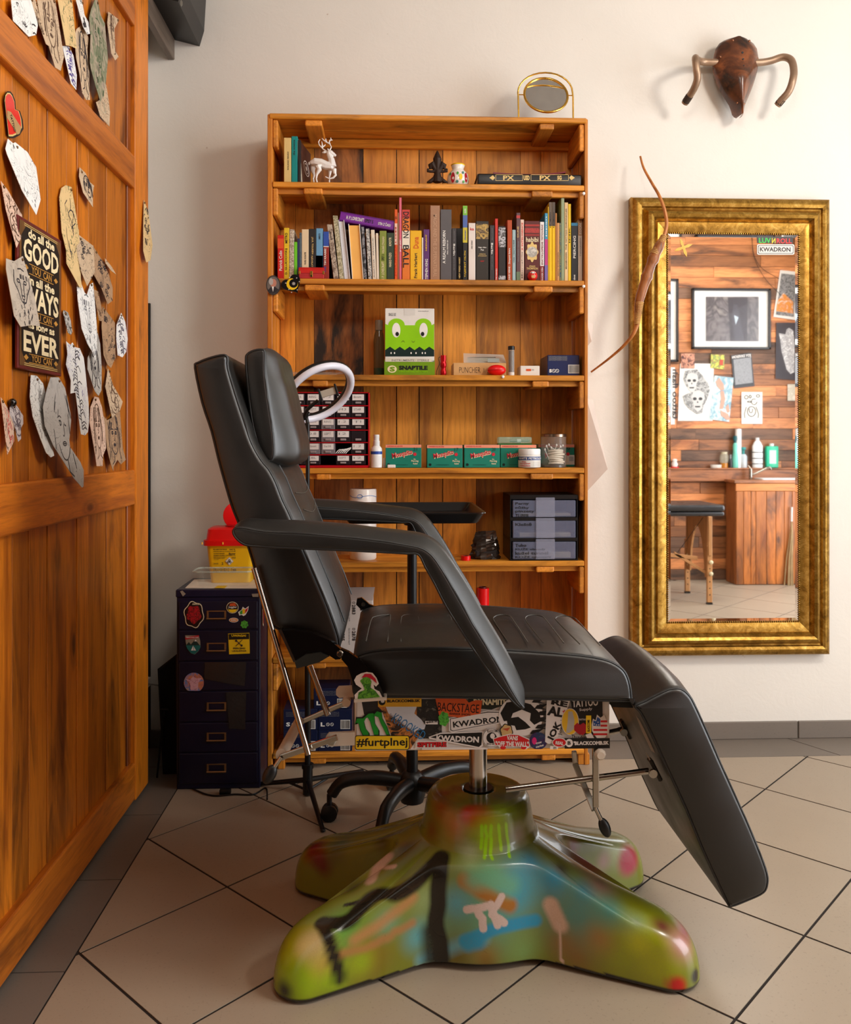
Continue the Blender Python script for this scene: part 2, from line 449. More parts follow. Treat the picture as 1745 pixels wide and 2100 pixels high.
# ---------------------------------------------------------------- sliding plank door on the left
XD, XP = -0.700, -0.716
W1, W2, W3 = (212,122,26), (158,78,13), (62,27,7)
DZ = wood('door_wood_upright', W1, W2, W3, 'z', 0.63, 0.38, 0.36); DY = wood('door_wood_cross', (204,114,28), (152,74,16), W3, 'y', 0.66, 0.36, 0.2)
door = thing('door_1', None, None, (XD, 2.0, 0.012)); door['kind'] = 'structure'
DT = 2.36                               # top of the door
ye = UL(303, 800, XD).y; y1 = UL(277, 800, XD).y; y2 = UL(258, 800, XP).y
seams = [1.02, 1.17, 1.33, 1.50]+[UL(p, 900, XP).y for p in (26, 60, 97, 137, 158, 182, 218)]+[y2]
for a, b in zip(seams, seams[1:]):
    MB().box(XP-0.02, XP-R.uniform(0, 0.003), a+0.0016, b-0.0016, 0.02, DT-0.02, 0.0006).build('plank', DZ, door)
MB().box(XP-0.03, XP-0.02, 1.0, ye-0.01, 0.02, DT-0.02).build('backing', mat('door_backing', (16,9,5), 0.8), door)
MB().box(XP-0.02, XP+0.004, y2+0.002, y1+0.002, 0.02, DT-0.02, 0.002).build('inner_stile', wood('door_wood_dark', (164,84,22), (116,54,12), W3, 'z', 0.62, 0.4, 0.1), door)
MB().box(XD-0.05, XD+0.002, y1+0.001, ye, 0.012, DT, 0.004, 2).build('stile', DZ, door)
for z0, z1, nm in ((0.016, 0.118, 'bottom_rail'), (0.826, 0.922, 'middle_rail'), (1.694, 1.782, 'upper_rail'), (2.14, 2.215, 'top_rail')):
    MB().box(XP-0.01, XD, 0.98, y1, z0, z1, 0.004, 2).build(nm, DY, door)
MB().box(XP-0.004, XP+0.004, 1.7, y2, 2.222, 2.33).build('panel', blotch('speckled_stone', [(236,226,212),(120,96,80),(240,232,220),(70,60,56)], 90, 0.6), door)
# dark header board of the door track, meeting the back wall
a = U(358, 123, YB-0.003); b = U(358, 78, YB-0.003)
tag(MB().box(a.x-0.022, a.x, 0.9, YB-0.002, a.z, b.z, 0.002).build('trim_2', wood('grey_brown_paint', (112,98,86), (92,80,70), (60,52,46), 'y', 0.75, 0.5, 0.1)), kind='structure')
a = U(341, 10, 2.68)
sp = thing('wall_speaker', 'black box speaker high up by the dark track board', 'speaker', (-0.78, 2.66, 2.30))
pts = [U(314, 12, 2.62), U(377, 28, 2.62), U(387, -6, 2.62), U(392, -90, 2.62), U(318, -90, 2.62)]
MB().prism([(p.x, 2.55, p.z) for p in pts], (0, YB-2.55, 0)).build('cabinet', BLACKPL, sp)
c = U(372, 7, 2.549); MB().prism([c+V((0.006*math.cos(k*math.pi/3+0.5)*0.6, 0, 0.010*math.sin(k*math.pi/3+0.5))) for k in range(6)], (0,-0.002,0)).build('badge', STEEL, sp)

# ---------------------------------------------------------------- drawings pinned to the door
def inside(p, poly):
    c = False; n = len(poly)
    for i in range(n):
        a, b = poly[i], poly[i-1]
        if (a[1] > p[1]) != (b[1] > p[1]) and p[0] < (b[0]-a[0])*(p[1]-a[1])/(b[1]-a[1])+a[0]: c = not c
    return c
def arc(cx, cy, rx, ry, a0, a1, n=10): return [(cx+rx*math.cos(math.radians(a0+(a1-a0)*i/n)), cy+ry*math.sin(math.radians(a0+(a1-a0)*i/n))) for i in range(n+1)]
def strokes(kind, rg):
    S = []
    if kind in ('wolf', 'fox', 'beast'):
        S += [[(-.55,.55),(-.5,.95),(-.25,.6)], [(.55,.55),(.5,.95),(.25,.6)], [(-.25,.62),(0,.66),(.25,.62)]]
        S += [[(-.55,.55),(-.62,.2),(-.35,-.05),(-.18,-.3),(0,-.36),(.18,-.3),(.35,-.05),(.62,.2),(.55,.55)]]
        S += [arc(-.26,.28,.11,.05,0,360), arc(.26,.28,.11,.05,0,360), [(-.14,.25),(-.1,0),(-.12,-.15)], [(.14,.25),(.1,0),(.12,-.15)]]
        S += [arc(0,-.18,.1,.06,0,360,12), [(0,-.24),(0,-.3),(-.12,-.33)], [(0,-.3),(.12,-.33)]]
        for k in range(16):
            x = rg.uniform(-.6,.6); y = rg.uniform(-.9,-.35); S.append([(x, y), (x*.9+rg.uniform(-.05,.05), y-.12)])
        for k in range(8):
            x = rg.uniform(-.45,.45); S.append([(x,.5), (x*1.1,.36)])
    elif kind == 'face':
        S += [arc(0,.1,.42,.62,150,390,18), arc(0,.2,.5,.66,20,160,14)]
        for s in (-1, 1):
            S += [arc(.18*s,.2,.1,.05,0,360,10), arc(.18*s,.2,.035,.04,0,360,6), [(.07*s,.3),(.18*s,.34),(.3*s,.3)], [(.42*s,.4),(.55*s,0),(.48*s,-.4),(.62*s,-.7)], [(.35*s,.6),(.6*s,.2),(.58*s,-.3)]]
            S += [[(.1*s,-.5),(.14*s,-.75),(.4*s,-.85)]]
        S += [[(.04,.18),(.06,-.02),(0,-.06),(-.05,-.03)], arc(0,-.2,.12,.04,0,360,10), [(-.12,-.2),(.12,-.2)]]
        for k in range(9):
            x = rg.uniform(-.5,.5); S.append([(x,.75),(x*1.2,.55),(x*1.35+rg.uniform(-.1,.1),.3)])
    elif kind == 'scroll':
        for k in range(7):
            cx, cy = rg.uniform(-.5,.5), rg.uniform(-.8,.8); d = rg.choice((-1,1))
            S.append([(cx+.2*(1-i/22)*math.cos(d*i*.55), cy+.13*(1-i/22)*math.sin(d*i*.55)) for i in range(20)])
        for k in range(10):
            x, y = rg.uniform(-.6,.6), rg.uniform(-.8,.8); S.append([(x,y),(x+.12,y+.1),(x+.28,y+.1)])
    elif kind == 'feather':
        for k in range(26):
            y = -.95+k*.073; s = rg.choice((-1,1)); S.append([(0,y),(.25*s,y+.05),(.5*s,y+rg.uniform(-.1,.02))])
        S.append([(rg.uniform(-.05,.05), -.95+.19*k) for k in range(11)])
    else:
        for k in range(5): S.append(arc(rg.uniform(-.3,.3), rg.uniform(-.5,.5), rg.uniform(.2,.6), rg.uniform(.2,.5), rg.uniform(0,360), rg.uniform(120,400), 12))
        for k in range(12):
            x, y = rg.uniform(-.5,.5), rg.uniform(-.7,.7); S.append([(x,y),(x+rg.uniform(-.2,.2),y+.15),(x+rg.uniform(-.3,.3),y+.28)])
    return S
def ribbons(S, place, ok, w):
    m = MB()
    for st in S:
        st = [st[i] for i in range(len(st))]
        prev = None
        for p, q in zip(st, st[1:]):
            if not (ok(p) and ok(q)): continue
            d = V((q[0]-p[0], q[1]-p[1])); L = d.length
            if L < 1e-5: continue
            n = V((-d.y, d.x))/L
            A, B = place(p), place(q); e = place((p[0]+n.x*0.01, p[1]+n.y*0.01))-A
            if e.length < 1e-7: continue
            e = e.normalized()*w
            m.poly([A-e, B-e, B+e, A+e])
    return m
z1 = lambda x, y: (x/4.2, y/4.2)
z2 = lambda x, y: (x/4.2, 400+y/4.2)
z3 = lambda x, y: (x/4.2, 800+y/4.2)
PT = {'w': (236,235,232), 't': (206,180,150), 'g': (186,180,172), 'y': (226,194,140), 'l': (206,196,196), 'b': (176,142,110), 'p': (224,190,168)}
def sheet(poly, tone, ink, kind, label, X=None, name='paper_drawing', cat='drawing', sk=True, curl=0.012, pin=True, mt=None, w=0.0013, group='drawings pinned to the plank door', shade=0.45, scale=16):
    X0 = (XP+0.003) if X is None else X
    pts = [UL(px, py, X0) for px, py in poly]
    zt = max(p.z for p in pts); zb = min(p.z for p in pts); ya = min(p.y for p in pts); yb = max(p.y for p in pts)
    rg = random.Random(len(label)*7+int(poly[0][0]*3))
    xx = lambda z: X0+0.0015+curl*((zt-z)/(zt-zb))**1.3
    o = thing(name, label, cat, (X0, (ya+yb)/2, zb), group)
    m = mt or sketch('sketch_%s_%s' % (tone, kind), PT[tone], ink, scale, 0.035 if kind != 'hatch' else 0.05, shade)
    MB().prism([(xx(p.z), p.y, p.z) for p in pts], (-0.0008, 0, 0)).build('sheet', m, o)
    if sk:
        cy, cz, hy, hz = (ya+yb)/2, (za := (zt+zb)/2), (yb-ya)/2, (zt-zb)/2
        P2 = [((p.y-cy)/hy, (p.z-cz)/hz) for p in pts]
        # middle of the sheet at each height, so that the drawing follows a bent outline
        place = lambda q: V((xx(cz+q[1]*hz)+0.0006, cy+q[0]*hy, cz+q[1]*hz))
        Sx = strokes(kind, rg)
        rb = ribbons([[(a*0.9, b*0.92) for a, b in s] for s in Sx], place, lambda q: inside(q, P2), w)
        if rb.v: rb.build('line_drawing', mat('ink_%d_%d_%d' % ink, ink, 0.7), o, recalc=False)
    if pin:
        tp = max(pts, key=lambda p: p.z); g = V((xx(zt)+0.001, tp.y+(cy_ := (ya+yb)/2-tp.y)*0.25, zt-0.008))
        MB().ell(g, 0.003, 0.003, 0.003, 8, 5).build('pin', PIN, o, 180)
    return o
BK, BR, GR, PK = (44,40,46), (92,66,50), (70,92,60), (208,96,90)
def q(f, *p): return [f(a, b) for a, b in p]
sheet(q(z1,(60,0),(290,0),(300,220),(270,300),(190,315),(90,215),(50,180)), 'w', BK, 'scroll', 'white sheet of swirling ink lines at the top left corner of the door')
sheet(q(z1,(255,0),(300,0),(375,400),(340,380),(300,200)), 't', BR, 'hatch', 'narrow tan paper strip peeking out beside the top left white sheet')
sheet(q(z1,(300,0),(470,0),(515,490),(470,610),(420,580),(375,390),(315,130)), 't', BR, 'face', 'long brown and violet portrait tracing at the top of the door')
sheet(q(z1,(480,0),(615,0),(620,420),(560,395),(515,390)), 'y', GR, 'hatch', 'yellowish tracing with pale green lines at the top of the door')
sheet(q(z1,(640,0),(700,0),(710,130),(740,190),(735,290),(700,295),(670,230)), 'w', BK, 'scroll', 'small white lace pattern strip at the top of the door')
sheet(q(z1,(525,395),(590,400),(625,480),(635,650),(605,775),(560,720),(550,600)), 'w', (92,80,150), 'feather', 'small white cut-out with violet figure just above the upper rail')
sheet(q(z1,(700,215),(760,330),(740,420),(745,600),(735,700),(730,860),(690,860),(660,800),(650,640),(630,500),(625,310),(650,250)), 't', BK, 'face', 'tan face tracing left of the green wolf drawing')
sheet(q(z1,(810,0),(835,0),(860,130),(895,200),(910,500),(880,700),(850,830),(815,870),(780,740),(745,590),(740,530),(760,300),(755,150),(775,80)), 'g', GR, 'wolf', 'tall grey-green tracing of a wolf above a woman', mt=blotch('green_grey_tracing', [(150,140,120),(110,122,90),(176,160,138),(120,110,96)], 22), X=XP+0.006)
sheet(q(z1,(925,100),(1020,170),(970,250),(960,440),(985,490),(945,520),(915,460),(905,200)), 't', BR, 'face', 'tan face tracing with folded top right of the green wolf drawing')
sheet(q(z1,(885,640),(910,760),(920,960),(895,1090),(815,1000),(790,880),(850,850)), 't', (190,176,150), 'hatch', 'blank-looking tan tracing end below the green wolf drawing', pin=False)
hp = q(z1,(60,785),(85,788),(105,815),(125,870),(130,940),(165,955),(188,1030),(195,1110),(160,1165),(110,1190),(72,1190),(52,1010),(35,860),(42,810))
ht = sheet(hp, 'w', BK, 'hatch', 'red heart sticker with a gold band below the upper rail', name='heart_sticker', cat='sticker', sk=False, curl=0.001, pin=False, mt=BLACK, group=None)
cxy = (sum(p[0] for p in hp)/len(hp), sum(p[1] for p in hp)/len(hp))
def inset(poly, k):
    c = (sum(p[0] for p in poly)/len(poly), sum(p[1] for p in poly)/len(poly)); return [(c[0]+(a-c[0])*k, c[1]+(b-c[1])*k) for a, b in poly]
MB().poly([UL(a, b, XP+0.0066) for a, b in inset(hp, 0.93)]).build('gold_rim', GOLDP, ht)
MB().poly([UL(a, b, XP+0.0070) for a, b in inset(hp, 0.86)]).build('red_field', mat('heart_red', (222,34,30), 0.3, coat=0.5), ht)
MB().poly([UL(a, b, XP+0.0074) for a, b in q(z1,(62,950),(95,965),(185,1100),(170,1150),(150,1160),(62,1015))]).build('band', mat('heart_band', (176,140,92), 0.4), ht)
text('TATTOO', UL(*z1(84,985), XP+0.0078), (0,0.72,-0.95), (0,0.95,0.4), 0.032, 0.009, BLACK, ht)
sheet(q(z1,(60,1195),(105,1235),(125,1225),(230,1310),(295,1440),(265,1720),(170,1850),(90,1640),(25,1330),(20,1280)), 'w', (80,80,86), 'beast', 'white pencil drawing of a fanged beast head above the tin sign', curl=0.03)
sheet([(0,371),(14,390),(40,440),(40,475),(19,508),(6,430)], 'p', BR, 'hatch', 'pinkish tracing tucked left of the tin sign under the beast head')
sheet(q(z1,(500,1700),(520,1620),(560,1595),(610,1610),(635,1780),(655,1970))+q(z2,(660,300),(650,720),(655,800),(630,790),(530,590),(535,480),(505,320)), 'y', BK, 'hatch', 'long pale yellow tracing right of the tin sign')
sheet(q(z1,(680,1440),(730,1490),(765,1570),(800,1600),(780,1650),(750,1785),(680,1660),(665,1520)), 't', BK, 'face', 'small jagged tan tracing just under the upper rail')
sheet(q(z2,(670,340),(800,440),(790,660),(700,785),(660,650),(640,480)), 't', BK, 'scroll', 'ornate tan tracing with scrollwork right of the long yellow one', X=XP+0.007)
sheet(q(z2,(805,455),(870,560),(920,680),(945,800),(930,910),(880,940),(840,800),(780,680),(790,560)), 'b', BK, 'scroll', 'dark ornamental brown tracing slanting beside the ornate one', shade=0.9)
sheet(q(z2,(900,545),(945,620),(955,685),(915,650),(890,590)), 't', BR, 'hatch', 'tiny tan scrap right of the dark ornamental tracing', sk=False)
wolf = sheet(q(z2,(40,545),(110,570),(190,525),(225,700),(265,900),(275,1130),(200,1120),(95,1135),(50,1040),(30,640)), 'g', BK, 'wolf', 'grey wolf portrait tracing overlapping the left side of the tin sign', X=XP+0.017, curl=0.016, mt=sketch('wolf_tracing', (190,176,160), (70,64,62), 12, 0.02, 0.7))
sheet(q(z2,(545,990),(580,1010),(592,1080),(580,1180),(555,1205),(535,1185),(535,1010)), 'w', BK, 'hatch', 'small oval print of black clouds right of the tin sign', mt=blotch('cloud_print', [(20,20,22),(210,206,200),(40,40,42),(190,186,180)], 60), sk=False)
sheet(q(z2,(650,690),(670,690),(700,790),(715,840),(735,860),(770,770),(795,755),(800,830),(795,1140),(770,1330),(740,1430),(730,1360),(690,1280),(655,1150),(648,900)), 'w', (96,96,104), 'fox', 'tall white cut-out drawing of a fox with two ears', X=XP+0.007, curl=0.02)
sheet(q(z2,(800,810),(840,830),(852,960),(840,1090),(805,1080)), 'b', BR, 'hatch', 'small brown tracing behind the right ear of the fox drawing')
sheet(q(z2,(880,960),(940,1040),(980,1100),(960,1400),(910,1490),(880,1460),(855,1380),(860,1130)), 'b', BK, 'scroll', 'brown tracing of a horned dragon right of the fox drawing', shade=0.8)
sheet(q(z2,(1040,1015),(1070,1090),(1078,1240),(1050,1350),(1010,1398),(970,1380),(975,1240),(990,1120)), 'w', (60,56,80), 'feather', 'white cut-out of feathered wings near the door edge', X=XP+0.006)
sheet(q(z2,(790,1150),(830,1160),(852,1280),(850,1500),(830,1680),(800,1730),(770,1690),(725,1500),(735,1400),(775,1320)), 'g', BK, 'face', 'dark pencil portrait below the fox drawing', shade=1.0, X=XP+0.009)
sheet(q(z2,(565,1260),(600,1290),(620,1270),(640,1310),(680,1320),(710,1400),(715,1500),(715,1800),(700,1950),(680,2040),(650,2070),(615,2060),(610,1700),(565,1710),(580,1600),(550,1460),(570,1370)), 'w', (64,60,68), 'feather', 'long white feathery cut-out beneath the small oval print', X=XP+0.006, curl=0.02)
sheet(q(z2,(925,1490),(960,1640),(1030,1780),(1000,1850),(920,1920),(890,1650)), 't', BR, 'hatch', 'tan diamond-shaped tracing of a spider near the inner stile')
sheet(q(z2,(260,1550),(310,1555),(360,1620),(380,1720))+q(z3,(385,30),(350,180),(370,340),(378,565),(345,580),(310,540),(280,420),(240,230),(235,60)), 'w', (150,146,144), 'hatch', 'white oval cut-out with faint lines under the tin sign', curl=0.02)
sheet(q(z2,(430,1570),(500,1570),(550,1660),(580,1880))+q(z3,(580,260),(545,430),(545,490),(620,620),(640,690),(620,830),(605,840),(545,760),(490,650),(400,480),(345,310),(345,150),(390,0)), 'g', (56,54,56), 'face', 'large grey pencil portrait hanging down over the middle rail', X=XP+0.014, curl=0.024, mt=sketch('portrait_pencil', (196,192,188), (84,82,82), 9, 0.015, 0.8))
sheet(q(z3,(0,60),(50,150),(90,300),(75,440),(0,555)), 'p', PK, 'hatch', 'pale sheet with red chalk lines at the left picture edge')
dd = sheet(q(z3,(105,105),(140,140),(180,220),(170,290),(140,330),(125,420),(95,445),(90,300),(65,210),(75,150)), 'l', (110,96,104), 'hatch', 'small lilac paper hung from a black thumbtack')
g = UL(*z3(107, 108), XP+0.008); MB().ell(g, 0.008, 0.008, 0.008, 10, 7).build('thumbtack', GLOSSB, dd, 180)
sheet(q(z3,(810,55),(845,65),(870,150),(885,300),(880,500),(850,560),(835,655),(785,655),(780,560),(765,380),(755,280),(770,150)), 'p', BR, 'face', 'tan tracing of an elf face above the middle rail')
sheet(q(z3,(870,205),(910,260),(950,240),(1000,160),(1025,150),(1030,500),(1048,600),(1000,640),(975,600),(935,660),(930,700),(915,640),(895,520),(885,330)), 'b', BK, 'face', 'brown tracing of a cloaked figure right of the elf face', shade=0.9)
sheet(q(z2,(1235,40),(1270,140),(1290,430),(1260,560),(1218,580),(1200,480),(1220,240)), 'y', BK, 'scroll', 'narrow tan tracing stuck to the outer stile of the door', X=XD+0.004)

# tin sign
sg = thing('tin_sign', 'black and red tin sign with cream and gold lettering among the drawings', 'sign', (XP+0.004, 1.68, 1.14))
SX = XP+0.012
c4 = [UL(*z2(*p), SX) for p in ((170,175),(535,395),(525,1570),(135,1480))]
ya, yb = (c4[0].y+c4[3].y)/2, (c4[1].y+c4[2].y)/2; zt, zb = (c4[0].z+c4[1].z)/2, (c4[2].z+c4[3].z)/2
sw, shh = yb-ya, zt-zb
MB().obox((SX-0.003, (ya+yb)/2, (zt+zb)/2), (1,0,0), (0,1,0), (0,0,1), 0.003, sw/2, shh/2, 0.002, 2).build('rim', mat('rust_red_rim', (112,42,40), 0.4, 0.3, var=0.25), sg)
def spt(u, v, e=0.0012): return V((SX+e, ya+sw*u, zt-shh*v))
def oct_(k, e, m, nm):
    c = 0.09
    MB().poly([spt(a, b, e) for a, b in ((k, k*.8),(1-k, k*.8),(1-k, 1-k*.8),(k, 1-k*.8))]).build(nm, m, sg)
oct_(0.03, 0.0006, mat('sign_gold_brown', (120,82,44), 0.5, 0.3, var=0.35), 'border'); 
cc = [(0.07,.12),(.16,.05),(.84,.05),(.93,.12),(.93,.88),(.84,.95),(.16,.95),(.07,.88)]
MB().poly([spt(a, b, 0.001) for a, b in cc]).build('field', mat('sign_black', (26,24,22), 0.45, 0.2, var=0.3), sg)
for a, b in ((.045,.035),(.05,.955)):
    for k in (0, .012): MB().poly([spt(.12, b+k if a > .047 else a+k-.012, .0012), spt(.88, b+k if a > .047 else a+k-.012, .0012), spt(.88, (b+k if a > .047 else a+k-.012)+.004, .0012), spt(.12, (b+k if a > .047 else a+k-.012)+.004, .0012)]).build('gold_line', GOLDP, sg, recalc=False)
SCR = mat('sign_cream', (240,220,176), 0.5, var=0.12); SGO = mat('sign_gold', (206,150,70), 0.45, 0.2, var=0.15)
def st(s, u0, u1, v0, v1, m, bold): text(s, spt(u0, v1, 0.0018), (0,1,0), (0,0,1), sw*(u1-u0), shh*(v1-v0), m, sg, bold)
st('do all the', .2, .8, .055, .115, SCR, .035); st('GOOD', .1, .9, .125, .275, SCR, .03)
st('YOU  CAN', .27, .73, .295, .345, SGO, .02); st('in all the', .2, .8, .365, .425, SCR, .035)
st('WAYS', .1, .9, .435, .585, SCR, .03); st('YOU  CAN', .27, .73, .605, .65, SGO, .02)
st('as long as', .2, .8, .665, .735, SCR, .035); st('EVER', .1, .9, .74, .88, SCR, .03); st('YOU  CAN', .27, .73, .895, .94, SGO, .02)
def flat(pts, m, parent, name): return MB().poly(pts).build(name, m, parent, recalc=False)
for v in (.285, .35, .595, .655, .888, .945):
    flat([spt(.22, v, .0014), spt(.78, v, .0014), spt(.78, v+.005, .0014), spt(.22, v+.005, .0014)], SGO, sg, 'gold_line')
for v in (.32, .628, .917):
    for u in (.16, .84): flat([spt(u-.05, v, .0014), spt(u, v-.02, .0014), spt(u+.05, v, .0014), spt(u, v+.02, .0014)], SGO, sg, 'flourish')
# ---------------------------------------------------------------- bookcase of reclaimed boards
BF, BK_ = 2.62, 2.812
B1, B2, B3 = (226,146,58), (186,104,34), (70,42,22)
BX = wood('shelf_wood', (222,146,44), (176,100,26), (76,42,14), 'x', 0.62, 0.45, 0.3)
BZ = wood('case_side_wood', (214,134,40), (168,92,24), (74,40,14), 'z', 0.63, 0.45, 0.3)
BY = wood('cleat_wood', (220,140,44), (178,98,28), (84,46,16), 'y', 0.64, 0.5, 0.35)
BB = wood('back_board_wood', (226,150,52), (184,110,34), (92,50,20), 'z', 0.64, 0.5, 0.42, 0.8)
BBD = wood('weathered_board_wood', (178,112,52), (110,64,28), (34,22,14), 'z', 0.50, 0.55, 0.1, 1.2)
xl, xr = U(548, 600, BF).x, U(1206, 600, BF).x; xli, xri = U(559, 600, BF).x, U(1198, 600, BF).x
case = thing('bookcase', 'tall open bookcase of orange reclaimed boards against the white wall', 'bookcase', ((xl+xr)/2, 2.72, 0))
SY = [376, 573, 769, 960, 1152, 1346, 1541]
SZ = [U(875, y, BF).z for y in SY]
ZT = U(875, 237, BF).z
for a, b in ((xl, xli-0.001), (xri+0.001, xr)):
    n = 3; w = (BK_-BF)/n
    for k in range(n): MB().box(a, b, BF+0.002+k*w, BF+(k+1)*w, 0.0, ZT-0.002, 0.002).build('side_board', BZ, case)
n = 2; w = (BK_-BF)/n
for k in range(n): MB().box(xl+0.006, xr-0.004, BF-0.002+k*w, BF-0.003+(k+1)*w, ZT-0.016, ZT, 0.003).build('top_board', BX, case)
TH = 0.0165
for i, z in enumerate(SZ):
    for k in range(n):
        MB().box(xli, xri, BF+k*w, BF-0.001+(k+1)*w, z-TH, z, 0.002).build('shelf_board', BX, case)
    MB().box(xli+0.004, xri-0.004, BF+0.016, BF+0.03, z-TH-0.017, z-TH-0.0005, 0.001).build('shelf_rail', BX, case)
cl = [((625,660),(1107,1137)), ((622,661),(1091,1134)), ((624,665),(1095,1134)), ((640,672),(1092,1126)), ((648,678),(1088,1135)), ((630,668),(1100,1137)), ((632,668),(1110,1138)), ((634,668),(1111,1140))]
for i, pair in enumerate(cl):
    zt = (ZT-0.016) if i == 0 else SZ[i-1]-TH
    for a, b in pair:
        x0, x1 = U(a, 600, BF).x, U(b, 600, BF).x
        MB().box(x0, x1, BF+0.004, BK_-0.005, zt-0.019, zt-0.0005, 0.004, 2).build('cleat', BY, case)
    if i < 7:
        zb = zt-0.085
        for x0, x1 in ((xli-0.0005, xli+0.015), (xri-0.015, xri+0.0005)):
            MB().box(x0, x1, BF+0.003, BK_-0.004, zb, zt-0.002, 0.003).build('side_cleat', BY, case)
# back boards
sx = [566, 607, 645, 745, 813.5, 859.5, 908, 976, 1066, 1108, 1192]
for i, (a, b) in enumerate(zip(sx, sx[1:])):
    x0, x1 = U(a, 600, BK_).x, U(b, 600, BK_).x
    if i == 0: x0 = xli
    if i == len(sx)-2: x1 = xri
    g = 0.0022 if i in (3, 4, 5) else 0.001
    MB().box(x0+g*0.5, x1-g, BK_-0.012, BK_+R.uniform(-0.002, 0.002), SZ[6]-0.01, ZT-0.01).build('back_board', BBD if i == 2 else BB, case)
MB().box(xli, xri, BK_-0.030, BK_-0.012, ZT-0.045, ZT-0.018, 0.002).build('back_rail', BX, case)
for x0, x1 in ((U(569, 600, BF).x, U(583, 600, BF).x), (U(1186, 600, BF).x, U(1210, 600, BF).x)):
    MB().box(x0, x1, BF+0.005, BF+0.05, 0, SZ[6]-TH, 0.002).build('foot', BZ, case)
for px, py in ((1196,398), (1196,588), (1031,773)):
    p = U(px, py, BF-0.001); MB().lathe([(0.0035, 0), (0.0045, 0.002), (0.003, 0.006), (0.0042, 0.009), (0.001, 0.010)], p, 10, (0,-1,0)).build('push_pin', WHITEPL, case, 40)

# ---------------------------------------------------------------- books
bookmat = lambda rgb, r=0.45: mat('cloth_%d_%d_%d' % rgb, rgb, r, var=0.05)
PAGES = blotch('page_edges', [(236,228,208),(214,204,180),(240,234,216)], 140, 0.8)
def book(i, x0, x1, yt, rgb, label, texts=(), lean=0.0, depth=0.115, Yf=2.642, group='books standing on the second shelf', mt=None, bands=(), pages=False, pagecol=None):
    z0 = SZ[i]+0.0002; A, Bp = U(x0, yt, Yf), U(x1, yt, Yf)
    z1_ = A.z; xa, xb = A.x+0.0002, min(Bp.x-0.0003, xri-.0008); h = z1_-z0; w_ = xb-xa
    t = thing('book', label, 'book', ((xa+xb)/2, Yf+depth/2, z0), group)
    m = mt or bookmat(rgb); c = min(0.0022, w_*0.18)
    sh = PX(lean, Yf)/h if h else 0
    def fin(mb, nm, mm):
        for k, v in enumerate(mb.v): mb.v[k] = V((v.x+sh*(v.z-z0), v.y, v.z))
        return mb.build(nm, mm, t)
    if pages:                            # fore-edge turned to the viewer
        fin(MB().box(xa, xa+c, Yf, Yf+depth, z0, z1_), 'cover_board', m); fin(MB().box(xb-c, xb, Yf, Yf+depth, z0, z1_), 'cover_board', m)
        fin(MB().box(xa+c, xb-c, Yf+0.004, Yf+depth, z0+0.002, z1_-0.004), 'pages', pagecol or PAGES)
        return t
    fin(MB().box(xa, xb, Yf, Yf+c*1.2, z0, z1_, min(0.0012, w_*0.12)), 'spine', m)
    fin(MB().box(xa, xa+c, Yf+c*0.8, Yf+depth, z0, z1_), 'cover_board', m); fin(MB().box(xb-c, xb, Yf+c*0.8, Yf+depth, z0, z1_), 'cover_board', m)
    fin(MB().box(xa+c, xb-c, Yf+c*1.2, Yf+depth-0.003, z0+0.002, z1_-0.003), 'pages', PAGES)
    yb = 905-(z0-1)*F*ray((x0+x1)/2, 0).y/Yf
    for f0, f1, mm in bands:             # coloured zones of the spine, fractions from the top
        p, r = z1_-h*f0, z1_-h*f1
        mb = MB().box(xa+0.0001, xb-0.0001, Yf-0.0004, Yf+0.0006, r, p); fin(mb, 'spine_band', mm if not isinstance(mm, tuple) else bookmat(mm))
    for s, f0, f1, mm, rot, *q_ in texts:
        g0, g1 = q_ if q_ else (0.25, 0.75)
        zt_, zb_ = z1_-h*f0, z1_-h*f1; X0, X1 = xa+w_*g0, xa+w_*g1
        if rot == 90: o_, u_, v_, W_, H_ = V((X1, Yf-0.0008, zb_)), (0,0,1), (-1,0,0), zt_-zb_, X1-X0
        elif rot == -90: o_, u_, v_, W_, H_ = V((X0, Yf-0.0008, zt_)), (0,0,-1), (1,0,0), zt_-zb_, X1-X0
        else: o_, u_, v_, W_, H_ = V((X0, Yf-0.0008, zb_)), (1,0,0), (0,0,1), X1-X0, zt_-zb_
        vs, fs = glyphs(s, 0.015); u_, v_ = V(u_), V(v_)
        mb = MB().add([o_+u_*(a*W_)+v_*(b*H_) for a, b in vs], fs)
        for k, v in enumerate(mb.v): mb.v[k] = V((v.x+sh*(v.z-z0), v.y, v.z))
        mb.build('spine_lettering', mm, t, recalc=False)
    return t
PATT = blotch('pattern_ivory', [(226,214,190),(120,96,74),(232,222,202),(90,74,60)], 150, 0.5)
PATO = blotch('pattern_olive', [(196,186,150),(120,116,80),(214,206,176),(90,90,64)], 90, 0.5)
PATB = blotch('pattern_black_white', [(30,30,32),(222,220,214),(24,24,26),(206,204,198)], 110, 0.4)
b = book
b(1,569,582,482,(205,32,26),'red paperback at the far left end of the long book row',[('Patrick Colin',.35,.8,WHITE,90)],bands=[(.08,.3,(226,84,40))])
b(1,582,592.6,467,(230,196,40),'yellow paperback next to the red one at the left end',[('METRO',.1,.3,BLACK,90),('D. GLUKHOVSKIJ',.4,.9,BLACK,90)])
b(1,593,603,470,(225,208,170),'ivory patterned paperback left of the bright green booklet',mt=PATT)
b(1,603,609.5,496,(110,205,40),'short bright green booklet behind the little red chest')
b(1,609.5,614,489,(40,48,92),'thin navy booklet right of the bright green one')
b(1,614,618.5,477,(30,58,70),'thin dark teal booklet left of the cream book',mt=blotch('teal_mix',[(30,58,70),(90,110,120),(20,36,60)],120))
